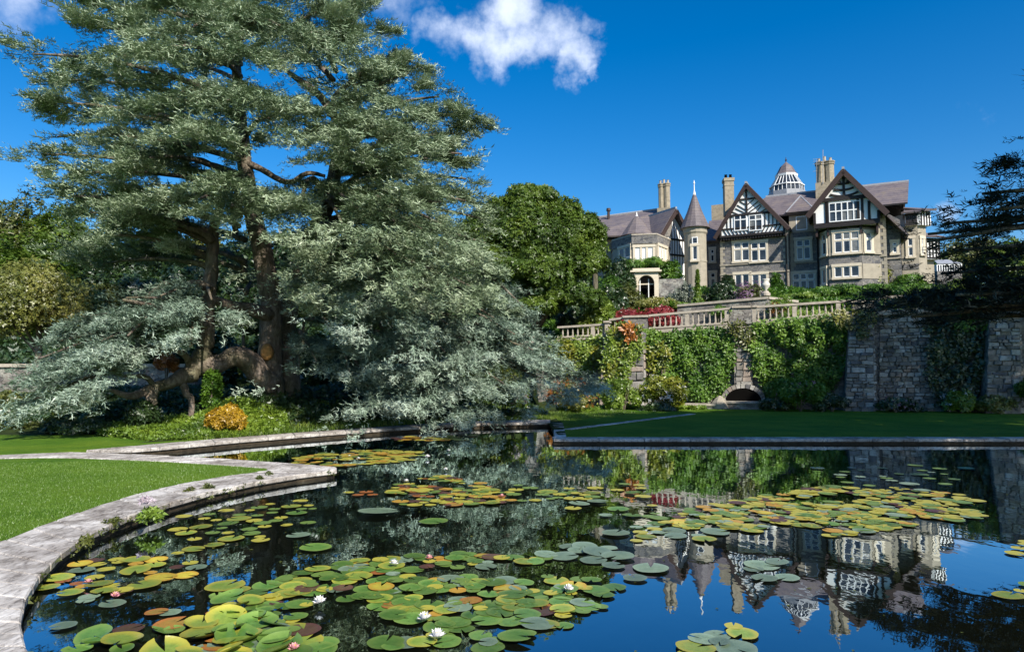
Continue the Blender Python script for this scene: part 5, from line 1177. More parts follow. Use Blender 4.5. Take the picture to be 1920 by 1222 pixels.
# lower silvery skirts
fo = Foliage()
low = [
 # left hanging bough
 ((390, 580, 19.7), (215, 560, 17.2), 1.5, 420, .5), ((386, 600, 19.7), (130, 600, 16.8), 1.5, 520, .7), ((386, 610, 19.7), (75, 650, 16.6), 1.5, 560, .9), ((380, 600, 19.6), (30, 690, 16.4), 1.5, 560, .9), ((375, 640, 19.4), (5, 735, 16.2), 1.3, 460, .6), ((375, 600, 19.5), (260, 600, 16.6), 1.4, 480, .7), ((360, 600, 19.3), (170, 650, 16.2), 1.4, 480, .8), ((370, 640, 19.3), (80, 710, 16), 1.2, 420, .6),
 ((310, 580, 18.8), (230, 640, 16.4), 1.2, 340, .6), ((390, 540, 19.8), (290, 560, 17.4), 1.3, 380, .6), ((392, 540, 19.8), (400, 570, 17), 1.1, 300, .5), ((380, 560, 19.5), (330, 590, 17), 1.2, 340, .5), ((300, 650, 18.6), (120, 730, 16.4), 1.0, 260, .5), ((250, 690, 18), (40, 760, 16.6), 1.0, 260, .4),
 # right skirt
 ((600, 470, 22.5), (640, 520, 17.5), 1.8, 420, .9), ((600, 470, 22.5), (720, 560, 17), 1.9, 480, 1), ((610, 470, 22.5), (800, 580, 17.3), 1.9, 480, 1), ((620, 460, 22.5), (880, 600, 18), 2, 520, 1), ((640, 480, 22.5), (960, 620, 19.5), 2, 560, .9), ((660, 520, 22.5), (1000, 650, 20), 1.8, 560, .7), ((680, 560, 22.5), (1050, 685, 20.6), 1.7, 620, .5), ((700, 580, 22.3), (1105, 706, 21.0), 1.4, 620, .4), ((740, 620, 22.3), (1120, 716, 21.4), 1.2, 480, .3), ((760, 640, 22), (1080, 738, 20.8), 1.2, 440, .3), ((760, 600, 22.3), (1060, 660, 21), 1.3, 420, .4), ((720, 600, 22.3), (1040, 730, 20.6), 1.6, 560, .4),
 ((700, 620, 22), (980, 745, 20), 1.6, 520, .4), ((690, 620, 22), (900, 760, 19.6), 1.7, 560, .4), ((660, 610, 22), (830, 770, 19.2), 1.6, 540, .4), ((650, 620, 22), (760, 785, 18.9), 1.5, 560, .4), ((640, 620, 22), (700, 750, 18.9), 1.4, 460, .5), ((640, 600, 22), (660, 720, 18.9), 1.4, 380, .5),
 ((560, 600, 22), (640, 640, 18.8), 1.5, 380, .6), ((560, 620, 22), (600, 690, 18.8), 1.5, 380, .5), ((550, 640, 22), (560, 700, 19), 1.4, 320, .4), ((700, 560, 22), (790, 640, 18.4), 1.6, 460, .9), ((720, 560, 22), (850, 680, 18.8), 1.7, 480, .8), ((720, 560, 22), (900, 660, 19.2), 1.7, 460, .7), ((690, 580, 22), (740, 690, 18.6), 1.5, 460, .6), ((800, 600, 22), (940, 700, 19.6), 1.6, 420, .6),
 ((620, 500, 22.5), (560, 560, 18.6), 1.4, 280, .8), ((860, 480, 22), (1000, 600, 22), 1.6, 380, .7), ((700, 640, 21.5), (800, 730, 18.8), 1.5, 460, .4), ((780, 640, 21.5), (880, 720, 19), 1.5, 420, .4),
 ((800, 560, 23), (975, 560, 22.5), 1.8, 420, .9)]
for a_, b_, w_, n, hg in low:
    bough(c(*a_), c(*b_), w_, int(n * 4.6), start=.22, arch=.7, droop=.35, hang=hg, size=.2, wd=.06)
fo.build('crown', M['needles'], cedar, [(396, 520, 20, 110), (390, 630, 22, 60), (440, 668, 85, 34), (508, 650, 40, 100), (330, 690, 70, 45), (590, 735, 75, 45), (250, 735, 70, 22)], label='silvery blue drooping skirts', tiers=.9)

# ---------- dark cedar at the right
rc = thing('cedar_tree', 'dark shaded cedar reaching in from the right edge with flat horizontal boughs', 'tree', (17.5, 14.5, WZ))
limb(rc, [Vector((17.5, 14.5, -.2)), Vector((17.3, 14.4, 3)), Vector((17.4, 14.3, 6)), Vector((17.1, 14.2, 10)), Vector((18.5, 14, 14))], [.75, .6, .5, .35, .1], 'trunk', 12)
fo = Foliage(); cr = rc
def bough2(root, tip, width, n, **k):
    w_ = cedar_branch(fo, root, tip, width, n, wood=k.pop('wd', .1), **k); part('branch', w_, M['bark'], rc, smooth=True)
T2 = lambda z: Vector((17.3, 14.4, z))
for (px, py, D, n, wd_) in [(1598, 582, 13.6, 700, 1.0), (1640, 604, 13, 620, 1.0), (1612, 560, 14.6, 520, 1.0), (1700, 560, 12.6, 620, 1.1), (1690, 606, 14.4, 520, 1.1), (1650, 470, 14.2, 240, .45), (1688, 428, 14.4, 420, .8), (1668, 448, 15.2, 300, .7), (1700, 480, 13.4, 420, .9), (1690, 520, 15.6, 420, .9), (1776, 372, 14.6, 420, .8), (1790, 405, 13.6, 420, .9), (1880, 268, 14.6, 360, .7), (1868, 300, 14, 380, .8), (1862, 335, 15.2, 380, .8),
                             (1800, 440, 15, 420, 1.0), (1760, 540, 13, 560, 1.2), (1780, 500, 14, 480, 1.1), (1830, 560, 12.6, 560, 1.2), (1850, 470, 13.2, 440, 1), (1820, 590, 14, 480, 1.1), (1880, 400, 14, 380, .9), (1900, 530, 12.5, 500, 1.3), (1740, 585, 13.4, 480, 1.1)]:
    tp = P(px, py, D); z0 = tp.z + random.uniform(-.2, .9); bough2(T2(z0), tp, wd_ * (.62 if py < 500 else .85), int(n * (.75 if px < 1730 and py < 530 else 1.35)), start=.1, arch=.35, droop=.1, size=.24, thick=.05)
for i in range(78):       # the rest of its wide flat crown, high above and to the right of the picture
    an = random.uniform(0, 2 * math.pi); rr = random.uniform(5, 10); tp = Vector((17.2 + rr * math.cos(an), 13.2 + rr * math.sin(an), 0)); zmax = min(12.4, 12.4 - .9 * (tp.y - 15.5)) if tp.x < 23.5 else 16
    if zmax < 9.8: continue
    tp.z = random.uniform(9.7, zmax)
    if tp.y > 3 and 960 + 1280 * (tp.x - 1.2) / tp.y < 1960 and tp.z < 2.6 + .59 * (tp.y + 1): continue
    bough2(T2(tp.z + .2), tp, 2.4, 300, start=.1, arch=.2, droop=.1, size=.8)
for i in range(34):       # outer boughs whose shade falls on the right end of the terrace wall
    tp = Vector((random.uniform(24.5, 31), random.uniform(10, 20), random.uniform(9.5, 16))); bough2(T2(min(13.5, tp.z)), tp, 2.4, 260, start=.15, arch=.2, droop=.1, size=.8)
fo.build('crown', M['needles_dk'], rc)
# a second tree beyond the right edge of the picture, whose shade lies on the lawn
t2 = thing('conifer_tree', 'tall conifer outside the right edge of the picture shading the lawn', 'tree', (11.5, 6, WZ))
limb(t2, [Vector((11.5, 6, -.2)), Vector((11.6, 6.1, 6)), Vector((11.4, 6, 10)), Vector((11.5, 6, 12.2))], [.5, .42, .3, .06], 'trunk', 10)
fo = Foliage()
for i in range(64):
    an = random.uniform(0, 2 * math.pi); z = random.uniform(9.6, 12.4); rr = random.uniform(3.4, 6.4)
    tp = Vector((11.2 + rr * math.cos(an), 6 + rr * math.sin(an), z - .2))
    w_ = cedar_branch(fo, Vector((11.5, 6, z)), tp, 2.0, 200, wood=.07, start=.1, arch=.2, droop=.1, size=.8); part('branch', w_, M['bark'], t2, smooth=True)
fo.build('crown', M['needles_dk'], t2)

# ---------- broad-leaved trees and shrubs
def blob_leaves(center, rad, n, size, lobes=14, lobe_r=.42, flat=.9, tmpl=CLUMP, hollow=.55):
    """leaf clusters spread over lobes of an uneven crown"""
    ctr = np.array(center, float); rad = np.array(rad, float)
    v = rng.normal(0, 1, (lobes, 3)); v /= np.linalg.norm(v, axis=1, keepdims=True); v[:, 2] = np.abs(v[:, 2]) * 1.0 - .35 * (rng.random(lobes) < .35)
    lc_ = v * rng.uniform(.55, .8, (lobes, 1)); lr = lobe_r * rng.uniform(.65, 1.2, lobes)
    k = rng.integers(0, lobes, n); d = rng.normal(0, 1, (n, 3)); d /= np.linalg.norm(d, axis=1, keepdims=True); rr = rng.uniform(hollow, 1, n) ** .6 * (1 + rng.normal(0, .07, n))
    p = (lc_[k] + d * (lr[k] * rr)[:, None]); 
    p[:, 2] *= flat
    inside = np.linalg.norm(p, axis=1)
    q = ctr + p * rad; dirn = d * rad + p * rad * .4
    s = size * rng.uniform(.6, 1.3, n)
    rnd = np.clip(.35 * rng.random(n) + .65 * rng.random(lobes)[k] * .6 + .2 * rng.random(n), 0, 1)
    return q, dirn, s, rnd
def foliage(name, parts, m, parent, tmpl=CLUMP, label=None, keep_ground=True):
    q = np.concatenate([a[0] for a in parts]); d = np.concatenate([a[1] for a in parts]); s = np.concatenate([a[2] for a in parts]); r = np.concatenate([a[3] for a in parts])
    nrm = d / (np.linalg.norm(d, axis=1, keepdims=True) + 1e-9) + rng.normal(0, .45, d.shape) + np.array([0, 0, .25])
    t_ = rng.normal(0, 1, d.shape); Mx = frames(np.cross(nrm, t_), nrm)
    return scatter(name, tmpl, q, Mx, s, m, r, parent, label)
def leafy_tree(name, label, base, h, rad, m, n, size, cat='tree', group=None, lobes=22, trunk=.25, zc=None, lean=0, flat=.95, leaf_label=None):
    base = Vector(base); t = thing(name, label, cat, tuple(base), group)
    zc = h - rad[2] if zc is None else zc; ctr = base + Vector((lean, 0, zc))
    top = ctr + Vector((0, 0, rad[2] * .4)); pts = [base - Vector((0, 0, .3)), base.lerp(ctr, .5) + Vector((random.uniform(-.2, .2), 0, 0)), ctr, top]
    part('trunk', MB().tube(pts, [trunk, trunk * .75, trunk * .5, trunk * .15], 7, jit=.1), M['bark'], t, smooth=True)
    for i in range(5):
        a = 2 * math.pi * i / 5 + random.random(); s_ = base.lerp(ctr, random.uniform(.4, .9)); e = ctr + Vector((math.cos(a) * rad[0] * .6, math.sin(a) * rad[1] * .6, random.uniform(-.1, .5) * rad[2]))
        part('limb', MB().tube([s_, s_.lerp(e, .5) + Vector((0, 0, -.1)), e], [trunk * .4, trunk * .25, trunk * .06], 5), M['bark'], t)
    foliage('crown', [blob_leaves(ctr, rad, n, size, lobes, flat=flat)], m, t, label=leaf_label)
    return t
def gp(px, D): 
    x = (px - 960) / F * D; return Vector((x, D, gz(x, D)))
def tree_at(name, label, px, D, top_py, half_px, m, n, size, **k):
    b = gp(px, D); top = P(px, top_py, D).z; h = top - b.z; r = half_px / F * D
    rz_ = k.pop('rz', min(h * .5, r * 1.1)); return leafy_tree(name, label, b, h, (r, r * .9, rz_), m, n, size, **k)
# the big magnolia-like tree between cedar and house
b = gp(1015, 38)
t = thing('broadleaf_tree', 'big rounded glossy green tree standing between the blue cedar and the house', 'tree', tuple(b))
part('trunk', MB().tube([b - Vector((0, 0, .3)), b + Vector((-.5, 0, 2)), b + Vector((-1.2, 0, 4.5)), b + Vector((-.3, .3, 7))], [.3, .25, .18, .06], 8, jit=.1), M['bark'], t, smooth=True)
part('limb', MB().tube([b + Vector((-.3, 0, .8)), b + Vector((.8, -.3, 2.6)), b + Vector((1.6, 0, 5))], [.2, .15, .05], 7, jit=.1), M['bark'], t, smooth=True)
pr = []
for (px, py, D, rx_, rz2, n) in [(985, 455, 38, 105, 100, 9000), (1060, 470, 38, 85, 85, 7000), (950, 400, 38.5, 50, 45, 2500), (1000, 375, 38, 55, 34, 2500), (1050, 405, 38, 50, 42, 2500), (1095, 440, 37, 42, 48, 2500), (1100, 500, 36.5, 48, 50, 3000), (1010, 520, 36.5, 90, 62, 5000), (1075, 560, 36, 62, 36, 2500), (940, 500, 37, 60, 60, 2500), (900, 440, 38, 50, 60, 2000), (990, 580, 36, 60, 30, 1500)]:
    k_ = D / F; pr.append(blob_leaves(P(px, py, D), (rx_ * k_, rx_ * k_ * .8, rz2 * k_), int(n * 1.5), .19, 34, lobe_r=.32))
foliage('crown', pr, M['leaf_oak'], t)
tree_at('broadleaf_tree', 'slender dark tree top beside the wing roof', 1116, 46, 398, 22, M['leaf_dark'], 2500, .25, lobes=12, rz=2.2)
# backdrop trees on the hill at the left, each with its own crown
hill = [(-60, 60, 400, 90, 'leaf_dark'), (20, 66, 362, 70, 'leaf_olive'), (95, 62, 385, 60, 'leaf_oak'), (150, 70, 400, 60, 'leaf_dark'), (20, 48, 425, 60, 'leaf_oak'), (90, 50, 445, 50, 'leaf_oak'), (210, 55, 430, 60, 'leaf_dark'), (300, 58, 410, 70, 'leaf_dark'), (380, 60, 420, 60, 'leaf_olive'), (450, 55, 430, 60, 'leaf_dark'), (530, 58, 405, 70, 'leaf_dark'), (610, 56, 420, 60, 'leaf_olive'), (700, 58, 410, 70, 'leaf_dark'), (790, 60, 420, 60, 'leaf_dark'), (870, 58, 425, 60, 'leaf_dark'), (930, 60, 440, 50, 'leaf_oak'), (1000, 52, 470, 75, 'leaf_dark'), (1085, 54, 480, 50, 'leaf_dark')]
names_ = ['pale olive tree rising over the hill at the left edge', 'rounded tree high on the left hillside']
labs = ['dark tree on the skyline at the very left edge', 'olive tree topping the skyline left of the cedar', 'bright green tree behind the left edge of the cedar', 'dark tree close behind the left boughs of the cedar', 'broad green tree lower on the hill at the left edge', 'green tree behind the bronze tree at the left', 'dark tree behind the lowest left boughs of the cedar']
WDL = ['woodland tree on the hill behind the left trunk', 'woodland tree on the hill behind the cedar fork', 'olive woodland tree between both cedar tops', 'woodland tree behind the main cedar trunk top', 'olive woodland tree right of the main cedar trunk', 'woodland tree behind the dead cedar twigs', 'woodland tree behind the right cedar crown', 'woodland tree at the right margin of the cedar crown', 'brighter woodland tree between cedar and rounded tree', 'dark woodland tree hidden behind the big rounded tree', 'dark woodland tree between rounded tree and house wing']
for i, (px, D, tp, hp, mm) in enumerate(hill):
    lab = labs[i] if i < len(labs) else WDL[i - len(labs)]
    tree_at('woodland_tree', lab, px, D, tp, hp, M[mm], 4200 if i < 7 else 2200, .42 if i < 7 else .5, group='woodland trees on the hill', lobes=20, trunk=.3, rz=(6 if i < 7 else 5))
EV = ['dark evergreen behind the far left cedar boughs', 'dark evergreen behind the leaning left trunk', 'dark evergreen between the two cedar trunks', 'dark evergreen just right of the main cedar trunk', 'dark evergreen behind the hanging right boughs', 'dark evergreen deep behind the right crown', 'dark evergreen beneath the right edge of the crown', 'dark evergreen beside the big rounded tree',
      'low evergreen right behind the main cedar trunk', 'low evergreen in the gloom right of the cut scar', 'low evergreen behind the crooked cedar limb', 'low evergreen behind the drooping right skirts', 'low evergreen behind the lowest left limbs', 'low evergreen close to the grey twiggy bush']
WDL = ['woodland tree on the hill behind the left trunk', 'woodland tree on the hill behind the cedar fork', 'olive woodland tree between both cedar tops', 'woodland tree behind the main cedar trunk top', 'olive woodland tree right of the main cedar trunk', 'woodland tree behind the dead cedar twigs', 'woodland tree behind the right cedar crown', 'woodland tree at the right margin of the cedar crown', 'brighter woodland tree between cedar and rounded tree']
for i, (px, D, tp, hp) in enumerate([(260, 36, 500, 70), (360, 38, 490, 70), (460, 36, 520, 60), (570, 38, 510, 70), (670, 37, 530, 60), (760, 38, 540, 60), (850, 37, 560, 60), (920, 38, 570, 50), (520, 30, 600, 50), (620, 30, 620, 55), (400, 29, 620, 50), (720, 30, 640, 55), (300, 28, 640, 50), (800, 29, 660, 50)]):
    tree_at('evergreen_shrub', EV[i], px, D, tp, hp, M['leaf_dark'], 2600, .3, cat='shrub', group='evergreens behind the cedar', lobes=16, trunk=.12, rz=None or 2.0)
# bronze rounded tree at the left
tree_at('bronze_tree', 'wide rounded bronze green tree at the left edge', 70, 30, 490, 112, M['leaf_bronze'], 17000, .14, lobes=46, trunk=.18, rz=2.3, flat=.9)
tree_at('golden_shrub', 'yellowish shrub between bronze tree and cedar boughs', 195, 31, 528, 42, M['leaf_olive'], 3800, .16, cat='shrub', lobes=16, trunk=.08, rz=1.2)
for px, D, tp, hp, mm, lab in [(1830, 95, 440, 60, 'leaf_olive', 'distant pale hillside tree beyond the conservatory'), (1900, 90, 448, 60, 'leaf_oak', 'distant green tree at the right edge behind the cedar boughs'), (1790, 110, 470, 40, 'leaf_oak', 'small distant tree above the conservatory roof')]:
    tree_at('woodland_tree', lab, px, D, tp, hp, M[mm], 2200, .6, trunk=.3)

# ================================================================== CREEPERS, SHRUBS, BORDERS
def px_poly_points(poly, n):
    xs_ = [p[0] for p in poly]; ys_ = [p[1] for p in poly]; x = rng.uniform(min(xs_), max(xs_), n * 2); y = rng.uniform(min(ys_), max(ys_), n * 2)
    k = in_poly(x, y, poly); return x[k][:n], y[k][:n]
def lump(x, y, s=.02, seed=0):
    r = np.random.default_rng(seed); v = np.zeros(len(x))
    for i in range(6):
        a = r.uniform(0, 6.28); f = s * r.uniform(.6, 2.2); v += np.sin((x * math.cos(a) + y * math.sin(a)) * f + r.uniform(0, 6.28))
    return v / 6
def wall_points(x, y, off):
    p0 = WP(1400, 650); A = np.array([0, 0, CAMZ]); f = np.array([0, math.cos(PITCH), math.sin(PITCH)]); u = np.array([0, -math.sin(PITCH), math.cos(PITCH)])
    d = f + np.array([1., 0, 0]) * ((x - 960) / F)[:, None] + u * ((611 - y) / F)[:, None]; n = np.array(n_w)
    t = ((np.array(p0) - A) @ n + off) / (d @ n); return A + d * t[:, None]
def creeper(name, label, poly, n, size, m, off=.05, thick=.45, cat='climber', seed=1, flowers=None):
    x, y = px_poly_points(poly, n); lm = lump(x, y, .1, seed); keep = rng.random(len(x)) < .75 + lm * 1.1; x, y, lm = x[keep], y[keep], lm[keep]
    ed = rng.normal(0, 4, len(x)); o = off + thick * (.5 + .9 * lm) * rng.uniform(.3, 1, len(x)) ; o = np.maximum(o, off)
    p = wall_points(x + ed, y + rng.normal(0, 3, len(x)), o); t = thing(name, label, cat, (float(p[:, 0].mean()), float(p[:, 1].mean()), WZ))
    nn = np.array(n_w) + rng.normal(0, .5, (len(p), 3)) + np.array([0, 0, .35]); Mx = frames(np.cross(nn, rng.normal(0, 1, p.shape)), nn)
    rnd = np.clip(.5 * rng.random(len(p)) + .35 + .5 * lm, 0, 1)
    if flowers is None: scatter('foliage', LEAF, p, Mx, size * rng.uniform(.6, 1.4, len(p)), m, rnd, t)
    else:
        f = rng.random(len(p)) < flowers[1] * (lump(x, y, .08, seed + 9) > flowers[2]) * 3
        scatter('foliage', LEAF, p[~f], Mx[~f], size * rng.uniform(.6, 1.4, (~f).sum()), m, rnd[~f], t)
        if f.sum() > 3: scatter('foliage', LEAF, p[f], Mx[f], size * rng.uniform(.7, 1.4, f.sum()), flowers[0], rnd[f], t, 'autumn tinted leaves')
    # a few woody stems
    b0 = wall_points(np.array([np.mean(x)]), np.array([max(y)]), np.array([off]))[0]; mb = MB()
    for i in range(3):
        xx = np.array([np.mean(x) + random.uniform(-.3, .3) * (max(x) - min(x))]); a = wall_points(xx, np.array([max(y)]), np.array([off])); b_ = wall_points(xx + random.uniform(-12, 12), np.array([min(y) + 10]), np.array([off]))
        mb = MB().tube([tuple(a[0]), tuple((a[0] + b_[0]) / 2 + np.array([.08, 0, 0])), tuple(b_[0])], [.03, .02, .01], 5); part('stem', mb, M['bark'], t)
    return t
creeper('ivy', 'big dark green ivy mass hanging left of the arched niche', [(1208, 618), (1250, 622), (1300, 618), (1362, 612), (1376, 640), (1374, 700), (1360, 745), (1300, 752), (1240, 740), (1215, 690), (1200, 650)], 12500, .135, M['leaf_ivy'], .05, .6, seed=3)
creeper('ivy', 'glossy ivy covering the wall right of the arched niche', [(1400, 625), (1412, 606), (1480, 600), (1560, 592), (1586, 600), (1590, 650), (1578, 690), (1560, 730), (1500, 760), (1440, 755), (1428, 715), (1405, 680)], 15500, .135, M['leaf_ivy'], .05, .6, seed=5)
creeper('creeper', 'autumn tinted creeper covering the left buttress', [(1140, 620), (1165, 606), (1200, 612), (1206, 640), (1195, 680), (1180, 720), (1196, 765), (1125, 765), (1124, 720), (1134, 660)], 7000, .145, M['leaf_lime'], .85, .35, seed=7, flowers=(M['leaf_yel'], .5, .1))
creeper('creeper', 'bright orange creeper sprig at the top of the left buttress', [(1168, 608), (1182, 606), (1190, 622), (1186, 640), (1172, 634)], 160, .2, M['leaf_orange'], 1.1, .2, seed=8)
creeper('creeper', 'yellow green creeper on the low wall beneath the left balustrade', [(1018, 642), (1060, 636), (1140, 632), (1138, 660), (1128, 690), (1090, 700), (1040, 690), (1010, 670)], 5600, .14, M['leaf_yel'], -1.15, .5, seed=11, flowers=(M['leaf_lime'], .5, .0))
creeper('creeper', 'yellow leaved creeper hanging in the middle of the ivy wall', [(1218, 650), (1240, 640), (1256, 660), (1250, 690), (1226, 705), (1216, 690)], 420, .18, M['leaf_yel'], .5, .25, seed=12)
creeper('creeper', 'reddish vine trailing under the balustrade beside the stone buttress', [(1540, 588), (1600, 582), (1640, 584), (1640, 604), (1600, 614), (1560, 608), (1535, 598)], 700, .16, M['leaf_bronze'], .65, .3, seed=13)
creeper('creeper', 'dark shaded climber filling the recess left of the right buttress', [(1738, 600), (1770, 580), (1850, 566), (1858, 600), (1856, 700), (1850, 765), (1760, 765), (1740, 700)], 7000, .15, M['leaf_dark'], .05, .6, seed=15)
creeper('creeper', 'green climber over the coping beside the dark cedar boughs', [(1770, 574), (1850, 562), (1880, 562), (1870, 610), (1830, 622), (1780, 610)], 900, .18, M['leaf_ivy'], .3, .35, seed=16)
creeper('creeper', 'thin olive vine on the stone pier above the niche', [(1352, 606), (1400, 602), (1412, 625), (1404, 660), (1384, 640), (1372, 625)], 420, .14, M['leaf_olive'], .35, .2, seed=17)
creeper('creeper', 'moss and trailing leaves on the face of the stone buttress', [(1600, 610), (1622, 606), (1628, 625), (1606, 640)], 130, .13, M['leaf_olive'], .75, .12, seed=19)

def shrub(name, label, px, py, D, rx_, ry_, m, n, size, cat='shrub', group=None, tm=CLUMP, extra=None, lobes=14, grow=True, z=None):
    """bush whose middle is sighted at px, py"""
    k = D / F; ctr = P(px, py, D); zb = gz(ctr.x, ctr.y) if z is None else z; top = ctr.z + ry_ * k; bot = min(ctr.z - ry_ * k, max(zb, ctr.z - 3 * ry_ * k))
    cz = bot + .36 * (top - bot); rz_ = .64 * (top - bot); t = thing(name, label, cat, (ctr.x, ctr.y, min(zb, bot)), group); cc = (ctr.x, ctr.y, cz)
    foliage('foliage', [blob_leaves(cc, (rx_ * k, rx_ * k * .8, max(rz_, .15)), n, size, lobes)], m, t, tm)
    if extra:
        foliage('blossom' if 'flower' in extra[0].name else 'leaves', [blob_leaves((cc[0], cc[1], cc[2] + .05), (rx_ * k * 1.05, rx_ * k * .85, rz_ * 1.08), extra[1], extra[2], lobes, hollow=.85)], extra[0], t, tm)
    for i in range(3):
        a = random.uniform(0, 6.28); part('stem', MB().tube([(ctr.x, ctr.y, min(zb, bot) - .05), (ctr.x + math.cos(a) * rx_ * k * .2, ctr.y + math.sin(a) * rx_ * k * .2, cz), (ctr.x + math.cos(a) * rx_ * k * .5, ctr.y + math.sin(a) * rx_ * k * .5, cz + rz_ * .5)], [.03, .022, .008], 5), M['bark'], t)
    return t
A_ = 'leaf_'
